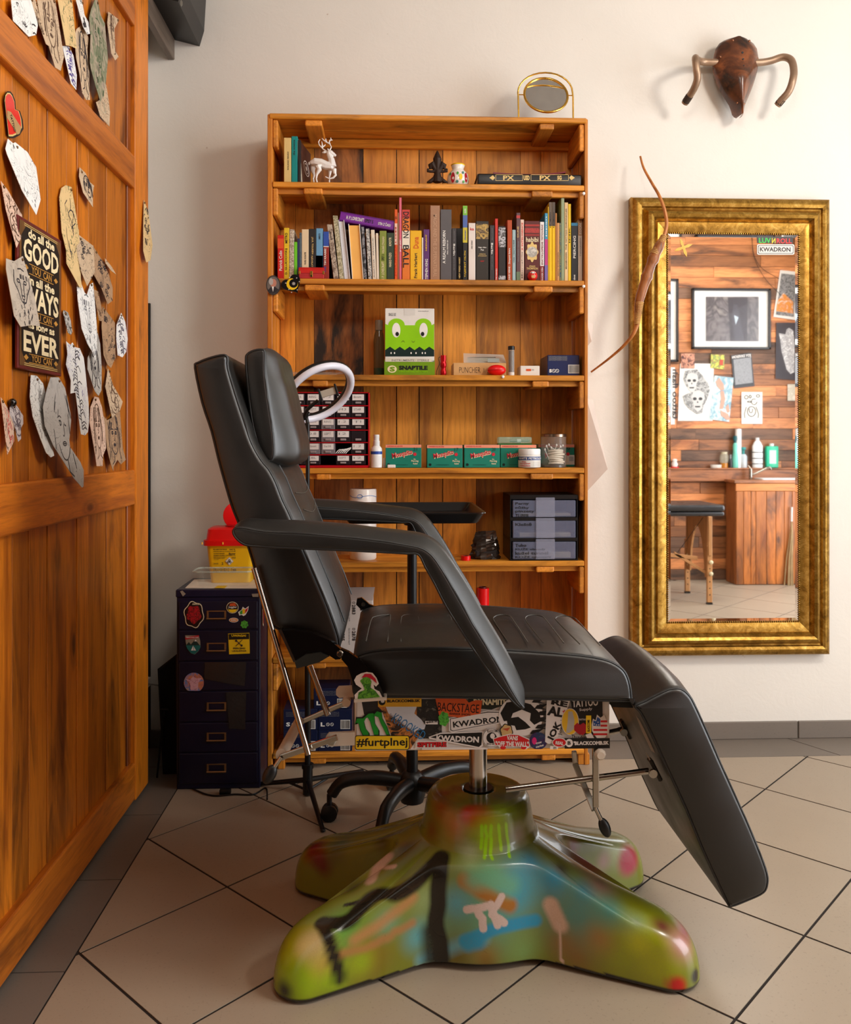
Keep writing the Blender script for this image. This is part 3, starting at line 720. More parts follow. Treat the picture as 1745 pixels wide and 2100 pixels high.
b(1,618.5,633,470,(226,206,170),'cream book standing left of the black one behind the chest',[('PAVEL KOSATIK',.45,.7,INK,90,.4,.65)])
b(1,633,648,469,(36,34,34),'black book with pale lettering above the little red chest',[('J.R.R. TOLKIEN',.16,.5,GOLDP,-90,.35,.65),('NÁVRAT',.53,.75,GOLDP,-90,.35,.65)])
b(1,648,662,468,(104,160,200),'sky blue book with a photo lower spine right of the black one',[('UMBERTO',.1,.22,INK,90,.4,.65)],bands=[(.53,.78,(140,110,100)),(.53,.78,(150,90,70))])
b(1,663,674.5,475,(150,40,28),'dark red book with blue top at the right end of the chest',[('TIM KRABBE',.35,.7,WHITE,90,.15,.5),('THE',.72,.85,BLUEP,90,.15,.5)],bands=[(0,.3,(44,80,170)),(.3,.32,(220,210,200))])
b(1,684,695,460,(150,132,116),'brown mottled book leaning left right of the chest',[('pisoár',.12,.28,INK,90,.3,.7)],lean=-14,mt=blotch('pattern_brown',[(150,128,108),(196,182,164),(120,100,86),(90,76,66)],80))
b(1,696,706,442,(170,164,130),'tall olive patterned book leaning beside the brown mottled one',lean=-14,mt=PATO)
b(1,706.5,719,451,(206,204,206),'leaning book showing white page edges under the purple one',lean=-13,pages=True,pagecol=blotch('white_pages',[(222,220,222),(206,204,208),(228,226,226)],160,0.7))
b(1,722,746,459,(232,226,214),'leaning white book showing orange page edges',lean=-8,pages=True,pagecol=mat('orange_pages',(244,184,96),0.7,var=0.03))
b(1,746.5,752.5,465,(34,34,38),'narrow black comic right of the orange page edges',lean=-6,mt=blotch('comic_black',[(26,26,30),(44,44,50),(150,150,156),(24,24,28)],60))
b(1,755,763,468.6,(120,120,116),'black and white patterned spine under the purple book',lean=-5.5,mt=PATB)
b(1,764,772,471,(228,216,196),'ivory spine with small letters left of the narrow cream one',[('AGATHA · PAVOUK',.15,.95,GREYP,90,.35,.65)],lean=-4)
b(1,772.3,777.5,478,(230,216,196),'very narrow cream spine beside the olive green book',lean=-2)
b(1,778,792.5,473,(132,146,58),'olive green book under the low end of the purple one',[('H. P. LOVECRAFT',.62,1.0,CREAM,90,.3,.7),('SPISY 3',.48,.6,INK,90,.3,.7),('VOLÁNÍ CTHULHU',.12,.46,CREAM,90,.3,.7)])
b(1,793,808,477,(44,62,44),'dark green book left of the tall orange spine',[('MARIO PUZO',.42,.72,CREAM,90,.3,.65),('KMOTR',.1,.28,CREAM,90,.3,.65)])
b(1,809,815,429,(226,92,28),'tall narrow orange spine left of the pink one',[('AVID',.1,.14,BLACK,-90,.2,.8),('JOURNALISM',.25,.95,REDP,90,.2,.8)],bands=[(.2,.5,(238,200,180))])
b(1,815.2,818.2,436,(150,104,76),'thin brown booklet squeezed beside the pink spine')
b(1,818.5,823.5,405,(224,106,130),'tallest pink spine rising over the row',[('PINK',.5,.65,WHITE,90,.2,.8)])
b(1,824.5,840.5,430,(224,120,40),'comic spine with big dark capitals on red white and orange',[('DRAGON',.03,.4,INK,-90,.12,.88),('BALL',.5,.82,INK,-90,.12,.88)],bands=[(0,.12,(200,60,50)),(.3,.55,(236,226,206))])
b(1,841,864.5,472.5,(238,182,18),'thick yellow book left of the purple spine',[('Duna',.13,.36,ORANGEP,90,.3,.75),('Frank Herbert',.45,.95,INK,90,.35,.62)])
b(1,865,868,487,(230,224,214),'thin white booklet between yellow and purple books')
b(1,868,880.5,470,(92,44,110),'purple book left of the tan leather one',[('STEPHEN KING',.58,1.0,WHITE,90,.3,.75),('NEZNÁMÝ',.1,.42,YELLOW,90,.3,.6)])
b(1,882,902,421,(164,122,92),'tall tan book with embossed capitals',[('MAGIC AND THE SUPERNATURAL',.12,.95,mat('emboss_tan',(196,156,124),0.4),-90,.3,.7)],depth=.13)
b(1,903,926,429,(88,84,86),'wide grey book with white title',[('A REALM REBORN',.3,.76,WHITE,90,.2,.46),('FINAL FANTASY XIV',.43,.63,WHITE,90,.58,.7)],depth=.13)
b(1,926.5,936,467.7,(60,56,58),'dark grey book right of the wide grey one',[('Berlin',.3,.52,WHITE,-90,.3,.7),('JASON LUTES',.05,.25,GREYP,-90,.4,.6),('MĚSTO KOUŘE',.55,.8,GREYP,-90,.4,.6)])
b(1,936,949,467.7,(22,22,24),'glossy black book left of the green and blue topped one',[('NEW WEIRD HARRY',.55,.95,GOLDP,90,.35,.6)],mt=mat('gloss_black_cover',(20,20,22),0.12,coat=0.6))
b(1,949,958.6,422,(34,32,32),'tall spine banded green blue and black',[('TAJEMNÝ MLÝN',.6,.95,YELLOW,90,.25,.7),('GUIDE',.04,.1,WHITE,90,.3,.7),('dexter',.32,.46,BLUEP,90,.3,.7)],bands=[(0,.125,(122,190,60)),(.125,.29,(76,104,170)),(.29,.49,(204,188,50))])
b(1,960.5,975,457,(226,216,208),'white book with small red mark left of the dark thick one',[('ka',.08,.13,REDP,0,.25,.8),('CARL NORAC',.3,.45,INK,90,.4,.6)])
b(1,976,1002,453,(46,40,34),'thick dark book with a yellow figure on its spine',[('Edgar Allan',.43,.455,WHITE,0,.18,.82),('Poe',.465,.495,WHITE,0,.38,.62),('DÉMON',.54,.56,GOLDP,0,.25,.75),('ZVRÁCENOSTI',.57,.59,GOLDP,0,.15,.85),('1857',.66,.68,REDP,0,.35,.65)],bands=[(.05,.3,blotch('poe_figure',[(46,40,34),(206,170,90),(60,50,40),(150,120,80)],50))])
b(1,1004,1014,461.5,(52,48,50),'second dark grey book left of the narrow red spine',[('Berlin',.32,.52,WHITE,-90,.3,.7),('JASON LUTES',.05,.27,GREYP,-90,.4,.6),('MĚSTO SVĚTLA',.55,.8,GREYP,-90,.4,.6)])
b(1,1015,1021,448,(206,50,40),'narrow bright red spine left of the black crested book',[('THE MARVELS',.8,.98,WHITE,90,.25,.7)])
b(1,1022,1037,463.5,(34,30,30),'black book with silver crest left of the rust one',[],bands=[(.03,.38,blotch('crest_silver',[(30,28,28),(200,200,206),(40,36,36),(120,110,104)],70,0.35)),(.9,.97,blotch('crest_silver',[(30,28,28)],70))])
b(1,1040,1050,451,(174,72,32),'rust coloured book with white upright title',[('JULES VERNE – Zatopená Sahara',.46,.98,WHITE,90,.25,.72)])
b(1,1050.3,1057.5,471,(160,186,190),'pale blue-grey spine right of the rust book',[('Chata v Jezerní kotlině',.2,.64,INK,90,.25,.75)])
b(1,1058.7,1067,436,(96,68,72),'plum spine with a red emblem near its top',[('DUNE',.2,.36,GOLDP,90,.2,.6),('VINCENZO SIANI',.42,.72,GREYP,90,.35,.65)],bands=[(.04,.08,(190,60,60)),(.86,1,(110,130,100))])
b(1,1067,1074.6,450,(226,200,182),'pale pink spine left of the wide maroon book',[('Macrophilia',.52,.95,INK,90,.3,.65),('A INTELIGENCE',.05,.5,REDP,90,.3,.75)])
hab = b(1,1076,1106.5,452.6,(88,32,30),'wide maroon book with an ornate gold medallion',[('habibi',.27,.35,CREAM,0,.08,.92),('CRAIG',.735,.765,GOLDP,0,.3,.7),('THOMPSON',.77,.805,GOLDP,0,.12,.88)],bands=[(.06,.09,(170,50,44)),(.12,.2,blotch('habibi_orn',[(88,32,30),(180,52,46),(88,32,30)],120)),(.22,.25,(150,44,40))])
c0 = U(1091, 517, 2.642); md = [c0+V((PX(12,2.64)*(1+.12*math.cos(8*a))*math.cos(a), -0.0012, PX(19,2.64)*(1+.12*math.cos(8*a))*math.sin(a))) for a in [2*math.pi*k/48 for k in range(48)]]
flat(md, GOLDP, hab, 'medallion'); flat([c0+V((PX(11,2.64)*math.cos(a), -0.0016, PX(11,2.64)*math.sin(a))) for a in [2*math.pi*k/28 for k in range(28)]], blotch('medallion_face',[(226,220,206),(150,146,140),(232,226,214)],60), hab, 'medallion_face')
b(1,1107,1116,454.7,(228,224,220),'white spine with a dark red foot right of the maroon book',[('ENCYKLOPEDIE TETOVÁNÍ',.05,.72,mat('wine_print',(120,30,36),0.5),90,.25,.75),('RADEK FIŠA',.76,.98,WHITE,90,.3,.7)],bands=[(.74,1,(126,28,32))])
b(1,1117,1123.3,437,(60,150,190),'narrow spine banded blue magenta and violet',[('japan',.05,.35,WHITE,90,.25,.75)],bands=[(.38,.76,(186,60,130)),(.76,1,(120,100,170))])
b(1,1123.5,1125.5,424,(224,180,30),'thin yellow booklet left of the grey-topped pair')
b(1,1125.7,1132,414.7,(236,192,14),'left one of two yellow spines with grey tops',[('HUMAN',.13,.32,BLACK,90,.3,.7)],bands=[(0,.3,(98,84,72))])
b(1,1132.2,1138.5,414.7,(232,186,14),'right one of two yellow spines with grey tops',[('HUMAN',.13,.32,BLACK,90,.3,.7)],bands=[(0,.3,(84,72,64))])
b(1,1138.7,1142,437,(176,116,60),'thin brown spine right of the grey-topped yellow pair')
b(1,1142.2,1147.2,457,(204,150,96),'short tan spine near the right end of the row',[('MAX KAŠPARŮ',.5,.9,INK,90,.3,.7)])
b(1,1147.4,1150.3,457,(60,70,80),'short dark multicoloured spine beside the tall sage one',mt=blotch('dark_mix',[(40,48,60),(150,140,60),(50,90,120),(40,40,44)],120))
b(1,1150.5,1157.3,405,(142,156,124),'tallest sage green spine near the right end')
b(1,1157.5,1165,415,(222,190,140),'tall cream spine right of the sage green one',[('THE TATTOO CHRONICLES',.08,.6,INK,90,.3,.65),('MEGAMUNDEN',.63,.84,INK,90,.3,.65)])
b(1,1165.2,1171,418,(232,196,34),'tall bright yellow spine left of the black one at the right end',[('INK',.3,.5,INK,90,.3,.7)])
b(1,1171.3,1185,457,(28,32,38),'black spine with white title and blue head near the right end',[('PIERCING',.22,.6,WHITE,90,.3,.68),('about',.88,.97,WHITE,90,.3,.6)],bands=[(0,.05,(40,120,160))])
b(1,1185.5,1197.5,448,(226,214,200),'white and brown spine at the far right end of the row',[('ZOON',.08,.26,WHITE,90,.25,.75),('TYPOGRAPHY',.3,.6,GREYP,90,.35,.65)],bands=[(.0,.27,(176,136,98))])
# purple book lying across the leaning ones
pb = thing('book', 'purple book lying tilted across the tops of the leaning books', 'book', (U(750,460,2.65).x, 2.70, U(750,460,2.65).z-0.02), 'books standing on the second shelf')
a_, b_ = U(697,443,2.645), U(809,463,2.645); ux = (b_-a_).normalized(); uz = V((-ux.z, 0, ux.x)); cc_ = (a_+b_)/2; Lh = (b_-a_).length/2
uz = uz if uz.z > 0 else -uz
PUR = mat('purple_cover', (118,30,150), 0.35)
MB().obox(cc_+V((0,.002,0)), ux, (0,1,0), uz, Lh, .002, PX(9.5,2.645), .0015, 2).build('spine', PUR, pb)
for s in (-1, 1): MB().obox(cc_+V((0,.05,0))+uz*s*PX(8.6,2.645), ux, (0,1,0), uz, Lh, .05, .0013).build('cover_board', PUR, pb)
MB().obox(cc_+V((0,.05,0)), ux, (0,1,0), uz, Lh-.003, .046, PX(7.2,2.645)).build('pages', PAGES, pb)
for s_, f0, f1, mm in (('H. P. LOVECRAFT', .12, .44, WHITE), ('SPISY 5', .46, .61, INK), ('STÍN Z ČASU', .70, .93, WHITE)):
    text(s_, a_+ux*(2*Lh*f0)-uz*PX(4,2.645)-V((0,.001,0)), ux, uz, 2*Lh*(f1-f0), PX(7.5,2.645), mm, pb)

# top shelf: books, deer, fleur-de-lis, pot, lying books
g1 = 'books standing on the top shelf'
b(0,582,597,282,(226,198,130),'worn cream book at the left end of the top shelf',[('ROLAND PENNY',.3,.7,INK,90,.5,.7)],group=g1)
b(0,597.5,610,279,(0,136,134),'teal book at the left end of the top shelf',[('the science',.08,.4,INK,90,.3,.6)],group=g1)
b(0,611,617,287,(30,26,28),'narrow black book between teal and brown on the top shelf',group=g1)
lb = thing('book', 'brown book with a round white emblem leaning beside the deer', 'book', (U(625,376,2.66).x, 2.70, SZ[0]), g1)
for k, (n_, mm, o0, o1) in enumerate((('cover_board', bookmat((70,42,34)), 0, .0022), ('pages', PAGES, .0022, .011), ('cover_board', bookmat((70,42,34)), .011, .0132))):
    p0, p1 = U(615,288,2.645), U(637,300,2.77); q0, q1 = V((U(622,376,2.645).x, 2.645, SZ[0]+.0005)), V((U(637,376,2.77).x, 2.77, SZ[0]+.0005))
    p1 = V((p1.x, p1.y, p0.z)); n = (p1-p0).cross(q0-p0).normalized()
    if n.x > 0: n = -n
    MB().prism([x+n*o0 for x in (p0, p1, q1, q0)], n*(o1-o0)).build(n_, mm, lb)
cmid = (p0+p1+q0+q1)/4-n*.0006; uu = (p1-p0).normalized(); vv = (p0-q0).normalized()
for r0, r1 in ((.021,.018),(.014,.012),(.006,.0)):
    mb = MB(); N = 28
    for k in range(N):
        a0, a1 = 2*math.pi*k/N, 2*math.pi*(k+1)/N
        P_ = lambda r, a: cmid+uu*(r*1.6*math.cos(a))+vv*(r*1.15*math.sin(a))
        mb.poly([P_(r0,a0), P_(r0,a1), P_(r1,a1), P_(r1,a0)] if r1 else [P_(r0,a0), P_(r0,a1), cmid])
    mb.build('emblem', WHITE, lb, recalc=False)
def remesh(mb, name, m, voxel, label, cat, group=None):
    o = mb.build(name, m); md_ = o.modifiers.new('r', 'REMESH'); md_.mode = 'VOXEL'; md_.voxel_size = voxel*K
    sm = o.modifiers.new('s', 'SMOOTH'); sm.factor = .5; sm.iterations = 2
    bpy.context.view_layer.update()
    me = bpy.data.meshes.new_from_object(o.evaluated_get(bpy.context.evaluated_depsgraph_get()))
    o.modifiers.clear(); me.shade_smooth(); me.materials.clear(); me.materials.append(m); o.data = me
    return tag(o, label, cat, group)
DYY = 2.66
dz = lambda x, y, e=0: U(540+x/5.132, 130+y/5.132, DYY+e)
dm = MB(); px_ = PX(1/5.132, DYY)
def dt(pts, rs): dm.tube([dz(*p) for p in pts], [r*px_ for r in rs], 8)
dt([(495,1050,),(540,1035),(600,1045),(660,1075),(715,1085),(735,1060)], [22,42,46,48,46,26])
dt([(725,1090),(715,1010),(690,955),(695,930)], [46,34,26,26]); dt([(680,932),(710,938),(745,962),(764,974)], [24,26,18,12])
dt([(500,1045),(484,1050),(478,1068)], [14,16,8]); dt([(672,938),(640,934),(616,940)], [6,14,4]); dt([(690,918),(682,906),(672,896)], [8,10,4])
dt([(530,1060,.012),(520,1130,.012),(535,1180,.012),(526,1215,.012),(532,1257,.012)], [34,24,12,9,9]); dt([(572,1075,-.012),(590,1120,-.012),(562,1170,-.012),(556,1215,-.012),(566,1257,-.012)], [34,26,13,9,10])
dt([(700,1110,.012),(700,1160,.012),(694,1200,.012),(694,1257,.012)], [26,15,9,9]); dt([(745,1110,-.012),(752,1160,-.012),(762,1175,-.012),(735,1205,-.012),(695,1215,-.012),(650,1192,-.012)], [26,18,13,11,9,6])
for pts in ([(668,928),(625,900),(588,860),(580,825),(598,798)], [(612,888),(640,870),(655,852)], [(620,872),(618,842),(612,820)], [(700,915),(715,880),(700,850),(660,828),(630,805),(614,786)], [(702,850),(692,835),(698,812),(712,800),(708,780)], [(712,806),(728,808)], [(665,830),(656,806),(658,790)], [(690,838),(700,812)]):
    dt([(a, c_, .004) for a, c_ in pts], [9]+[7]*(len(pts)-2)+[5])
remesh(dm, 'deer_figurine', mat('white_porcelain', (240,238,234), 0.22, var=0.02, coat=0.3), 0.0012, 'glossy white deer figurine with antlers and one raised foreleg', 'figurine')
fz = lambda x, y: U(860+x/4.847, 130+y/4.847, 2.66)
f_ = MB(); fp = PX(1/4.847, 2.66)
f_.tube([fz(178,868),fz(178,900),fz(178,950),fz(178,1000),fz(178,1060)], [6*fp,22*fp,44*fp,34*fp,20*fp], 8)
for s in (-1, 1):
    f_.tube([fz(178+s*10,1070),fz(178+s*35,1030),fz(178+s*50,1000),fz(178+s*70,1015),fz(178+s*68,1050)], [16*fp,26*fp,34*fp,26*fp,12*fp], 8)
    f_.tube([fz(178+s*20,1075),fz(178+s*60,1075),fz(178+s*95,1070),fz(178+s*95,1045)], [14*fp,14*fp,16*fp,10*fp], 8)
    f_.tube([fz(178+s*10,1085),fz(178+s*25,1140),fz(178+s*70,1175),fz(178+s*105,1186)], [18*fp,22*fp,20*fp,8*fp], 8)
f_.tube([fz(178,1060),fz(178,1120),fz(178,1184)], [22*fp,34*fp,44*fp], 8)
remesh(f_, 'fleur_finial', mat('rusted_iron', (52,36,28), 0.6, 0.4, bump=0.3), 0.0016, 'dark rusty iron fleur-de-lis finial on the top shelf', 'ornament')
pot = thing('painted_pot', 'small white ceramic pot painted with red and yellow fruit', 'pot', (U(939,376,2.68).x, 2.68, SZ[0]))
pc = V((U(939,376,2.68).x, 2.68, SZ[0])); r_ = PX(23, 2.68); hh = (U(939,337,2.68).z-SZ[0])*.96
MB().lathe([(.55*r_,0),(.92*r_,.1*hh),(1.0*r_,.35*hh),(.9*r_,.6*hh),(.55*r_,.78*hh),(.5*r_,.84*hh),(.6*r_,.95*hh),(.62*r_,1.0*hh),(.5*r_,.98*hh),(.4*r_,.7*hh)], pc, 24).build('body', mat('pot_glaze',(238,232,224),0.2,coat=.4), pot, 60)
MB().lathe([(.6*r_,.96*hh),(.64*r_,1.0*hh),(.6*r_,1.02*hh)], pc, 24).build('rim', YELLOW, pot, 60)
def decal(t, cx, cz, rx, rz, m, an0=0, k=14, heart=False):
    pts = []
    for i in range(k):
        a = 2*math.pi*i/k; x, z = cx+rx*math.cos(a), cz+rz*math.sin(a)
        rad = r_*1.015*math.sin(math.acos(max(-1, min(1, (z/hh-.35)*1.35)))) if True else r_
        th = x/r_; pts.append(pc+V((rad*math.sin(th), -rad*math.cos(th), z)))
    flat(pts, m, t, 'painted_fruit')
for cx, cz, rx, rz, m in ((-.55,.38,.2,.22,mat('fruit_red',(178,20,40),.25)),(.75,.4,.17,.2,mat('fruit_red',(178,20,40),.25)),(.18,.4,.16,.13,YELLOW),(-.1,.55,.1,.06,GREENP),(.42,.58,.1,.06,mat('leaf_teal',(70,130,120),.4)),(-.85,.55,.1,.06,GREENP),(-.15,.2,.12,.06,mat('leaf_teal',(70,130,120),.4)),(.45,.2,.1,.06,GREENP)):
    decal(pot, cx*r_, cz*hh, rx*r_, rz*hh, m)
bk = thing('book', 'heavy black gilt-tooled book lying flat on the top shelf', 'book', (U(1089,376,2.64).x, 2.71, SZ[0]), 'books lying on the top shelf')
x0, x1, zt = U(979,357,2.635).x, U(1193,357,2.635).x, U(1089,357,2.635).z
BLB = mat('black_leather_cover', (24,22,22), 0.35)
MB().box(x0, x1, 2.633, 2.645, SZ[0]+.0005, zt, .005, 3).build('spine', BLB, bk, 40)
for z0 in (SZ[0]+.0005, zt-.003): MB().box(x0, x1, 2.64, 2.79, z0, z0+.0025).build('cover_board', BLB, bk)
MB().box(x0+.004, x1-.004, 2.645, 2.785, SZ[0]+.003, zt-.003).build('pages', PAGES, bk)
bz = lambda x, y: U(860+x/4.847, 130+y/4.847, 2.632)
def frame_line(p, r, w):
    mb = MB()
    for A, B_ in (((p[0],p[1]),(r[0],p[1]+w)), ((p[0],r[1]-w),(r[0],r[1])), ((p[0],p[1]),(p[0]+w,r[1])), ((r[0]-w,p[1]),(r[0],r[1]))):
        mb.poly([bz(A[0],A[1]), bz(B_[0],A[1]), bz(B_[0],B_[1]), bz(A[0],B_[1])])
    return mb
for a0, a1 in ((757,1028), (1107,1483)): frame_line((a0,1105), (a1,1168), 4).build('gilt_border', GOLDP, bk, recalc=False)
for cx in (887, 1250):
    for s_ in ('P', 'X'): pass
    a = bz(cx-55,1160); text('PX', a, (1,0,0), (0,0,1), PX(110/4.847,2.63), PX(46/4.847,2.63), GOLDP, bk, .03)
a = bz(1036,1162); text('USD', a, (1,0,0), (0,0,1), PX(60/4.847,2.63), PX(50/4.847,2.63), GOLDP, bk, .05)
a = bz(1370,1158); text('SG', a, (1,0,0), (0,0,1), PX(44/4.847,2.63), PX(42/4.847,2.63), GOLDP, bk, .05)
for cx, s in ((730,-1),(1510,1)): flat([bz(cx+s*35,1137), bz(cx,1112), bz(cx-s*22,1137), bz(cx,1162)], GOLDP, bk, 'gilt_flourish')
nb = thing('notebook', 'thin dark red notebook curling on top of the black gilt book', 'notebook', (U(1087,355,2.68).x, 2.71, zt), 'books lying on the top shelf')
xa, xb = U(1012,352,2.65).x, U(1161,352,2.65).x
mb = MB(); N = 10
for yy in (2.655, 2.765):
    for k in range(N+1):
        u_ = k/N; mb.v += [V((xa+(xb-xa)*u_, yy, zt+.0015+.010*(2*u_-1)**2*(1 if u_ > .5 else .45))), V((xa+(xb-xa)*u_, yy, zt+.0015+.005+.010*(2*u_-1)**2*(1 if u_ > .5 else .45)))]
for k in range(N):
    A, B_ = 2*k, 2*(N+1)+2*k
    mb.f += [(A, A+2, A+3, A+1), (B_, B_+1, B_+3, B_+2), (A+1, A+3, B_+3, B_+1), (A, B_, B_+2, A+2)]
mb.f += [(0, 1, 2*(N+1)+1, 2*(N+1)), (2*N, 2*(N+1)+2*N, 2*(N+1)+2*N+1, 2*N+1)]
mb.build('cover', mat('wine_cover', (120,20,34), 0.35), nb, 40)

# oval swing mirror on top of the bookcase
gm = thing('table_mirror', 'small oval vanity mirror in a gold arched stand on the bookcase', 'mirror', (U(1118,235,2.70).x, 2.70, ZT))
GY = 2.70; A = lambda px, py: U(px, py, GY)
path = [V((A(1064,200).x, GY, ZT+.001)), A(1062.5,195)]+[A(1118-56*math.cos(math.pi*k/14), 190-41*math.sin(math.pi*k/14)) for k in range(15)]+[A(1175,200), V((A(1175.5,200).x, GY, ZT+.001))]
MB().tube(path, .0028, 8).build('stand', BRASS, gm, 60)
c = A(1119.5,195); N = 32; tlt = math.radians(22)
ring = lambda rr, off=0: [c+V((rr*math.cos(2*math.pi*k/N), off+rr*math.sin(2*math.pi*k/N)*math.sin(tlt), rr*math.sin(2*math.pi*k/N)*math.cos(tlt))) for k in range(N)]
MB().tube(ring(PX(45,GY)), .004, 8, closed=True).build('rim', BRASS, gm, 60)
nrm = V((0, -math.cos(tlt), math.sin(tlt)))
flat([p+nrm*0.0 for p in ring(PX(43,GY))], mat('mirror_silver', (235,235,235), 0.02, 1.0, var=0), gm, 'mirror_glass')
for s in (-1, 1): MB().tube([c+V((s*PX(45,GY),0,0)), c+V((s*PX(56,GY),0,0))], .0018, 8).build('pivot', BRASS, gm, 60)

# little chest, daruma, magnets in front of the book row
ch = thing('treasure_chest', 'small red wooden chest with brass corners in front of the books', 'box', (U(635,573,2.63).x, 2.628, SZ[1]))
x0, x1 = U(613,560,2.622).x, U(664,560,2.622).x; z0 = SZ[1]+.0003; zm = U(640,560,2.622).z; zt = U(640,547,2.622).z
CR = mat('chest_red', (176,40,44), 0.45, var=.2)
MB().box(x0, x1, 2.6215, 2.6415, z0, zm, .001).build('body', CR, ch)
mb = MB(); N = 8; pr = [(2.6205+.0215*k/N, zm+(zt-zm)*math.sin(math.pi*k/N)**.6) for k in range(N+1)]
mb.prism([(x0-.001, y, z) for y, z in pr], (x1-x0+.002, 0, 0)).build('lid', mat('chest_lid', (196,34,28), 0.35, var=.15), ch, 50)
for xx_ in (x0-.0012, x1-.0045): MB().box(xx_, xx_+.0057, 2.6203, 2.6425, zm-.004, zm+.007, .001).build('corner_fitting', BRASS, ch)
xm = (x0+x1)/2; MB().box(xm-.004, xm+.004, 2.6192, 2.6216, z0+.004, zm+.006, .001).build('clasp', BRASS, ch)
MB().lathe([(.0022,0),(.0022,.002),(.0001,.003)], (xm, 2.6192, z0+.008), 8, (0,-1,0)).build('lock', GLOSSB, ch)
da = thing('daruma_doll', 'round red daruma doll with white face before the maroon book', 'figurine', (U(1092,573,2.63).x, 2.63, SZ[1]))
c = V((U(1092,562,2.63).x, 2.632, SZ[1]+PX(10.4,2.63))); MB().ell(c, PX(10.5,2.63), PX(9,2.63), PX(10.6,2.63), 18, 12).build('body', mat('daruma_red',(206,28,20),.25), da, 180)
MB().ell(c+V((0,-PX(4.6,2.63),PX(4.5,2.63))), PX(6.2,2.63), PX(3.8,2.63), PX(4,2.63), 14, 9).build('face', WHITE, da, 180)
for s in (-1, 1): MB().ell(c+V((s*PX(2.6,2.63),-PX(8.1,2.63),PX(5,2.63))), .0014, .0008, .0018, 8, 5).build('eyebrow', BLACK, da, 180)
text('福', c+V((-PX(4,2.63),-PX(9.1,2.63),-PX(6,2.63))), (1,0,0), (0,0,1), PX(8,2.63), PX(6,2.63), GOLDP, da) if glyphs('福')[0] else None
mg = thing('oval_magnet', 'oval portrait magnet on the left edge of the third shelf board', 'magnet', U(560.5,585,BF-.006))
c = U(560.5,585,BF-.005); rx, rz = PX(14.5,BF), PX(20,BF)
MB().lathe([(1,0),(1,.5),(.92,1)], (0,0,0), 24).v
def disc(cx, rx, rz, y, m, parent, nm, n=26, th=0.0):
    pts = [cx+V((rx*math.cos(2*math.pi*k/n), y, rz*math.sin(2*math.pi*k/n))) for k in range(n)]
    return MB().prism(pts, (0, th, 0)).build(nm, m, parent) if th else flat(pts, m, parent, nm)
disc(c, rx, rz, -.002, mat('magnet_rim',(60,56,54),.15), mg, 'dome', th=.0045)
disc(c, rx*.86, rz*.88, -.0024, mat('magnet_ground',(110,104,100),.2), mg, 'background')
disc(c+V((0,0,rz*.22)), rx*.46, rz*.42, -.0028, mat('skin_tone',(190,130,110),.4), mg, 'face'); disc(c+V((-rx*.3,0,rz*.35)), rx*.3, rz*.35, -.0031, mat('grey_hair',(176,172,168),.6), mg, 'hair')
flat([c+V((rx*a, -.003, rz*d)) for a, d in ((-.7,-.5),(-.25,-.15),(.2,-.15),(.75,-.45),(.45,-.75),(0,-.87),(-.45,-.75))], mat('dark_jacket',(40,36,40),.6), mg, 'jacket'); flat([c+V((rx*a, -.0032, rz*d)) for a, d in ((-.2,-.15),(.1,-.15),(-.02,-.7))], WHITE, mg, 'shirt')
hm = thing('heart_magnet', 'black heart magnet with a yellow crescent moon on the shelf edge', 'magnet', U(599,585,BF-.006))
c = U(599,583,BF-.005); hs = PX(21,BF)
hpts = []
for k in range(40):
    a = 2*math.pi*k/40; x = 16*math.sin(a)**3/16.5; z_ = (13*math.cos(a)-5*math.cos(2*a)-2*math.cos(3*a)-math.cos(4*a))/16
    an = math.radians(32); hpts.append(c+V((hs*(x*math.cos(an)-z_*math.sin(an)), -.002, hs*(x*math.sin(an)+z_*math.cos(an)))))
MB().prism(hpts, (0,.0045,0)).build('heart', mat('heart_black',(18,18,20),.15,coat=.4), hm)
mo = []
for k in range(19): a = math.radians(30-330*0-k*300/18+0); mo.append((math.cos(a), math.sin(a)))
cr = [c+V((hs*.56*x+hs*.02, -.0026, hs*.56*y_)) for x, y_ in mo]+[c+V((hs*.42*x+hs*.14, -.0026, hs*.42*y_+hs*.07)) for x, y_ in reversed(mo)]
flat(cr, YELLOW, hm, 'crescent_moon')
for k in range(4):
    a = k*math.pi/4; d = V((math.cos(a),0,math.sin(a))); e = V((-math.sin(a),0,math.cos(a)))
    flat([c+V((hs*.16,-.003,hs*.05))+d*hs*.2, c+V((hs*.16,-.003,hs*.05))+e*hs*.04, c+V((hs*.16,-.003,hs*.05))-d*hs*.2, c+V((hs*.16,-.003,hs*.05))-e*hs*.04], WHITE, hm, 'petal')
for x, z_ in ((-.6,.1),(.45,.6),(.5,-.55),(-.25,.65),(-.3,-.5),(.7,.25),(-.05,-.8)):
    flat([c+V((hs*(x+.09*math.cos(k*math.pi/4)*(1 if k % 2 == 0 else .25)), -.0027, hs*(z_+.09*math.sin(k*math.pi/4)*(1 if k % 2 == 0 else .25)))) for k in range(8)], WHITE, hm, 'star')
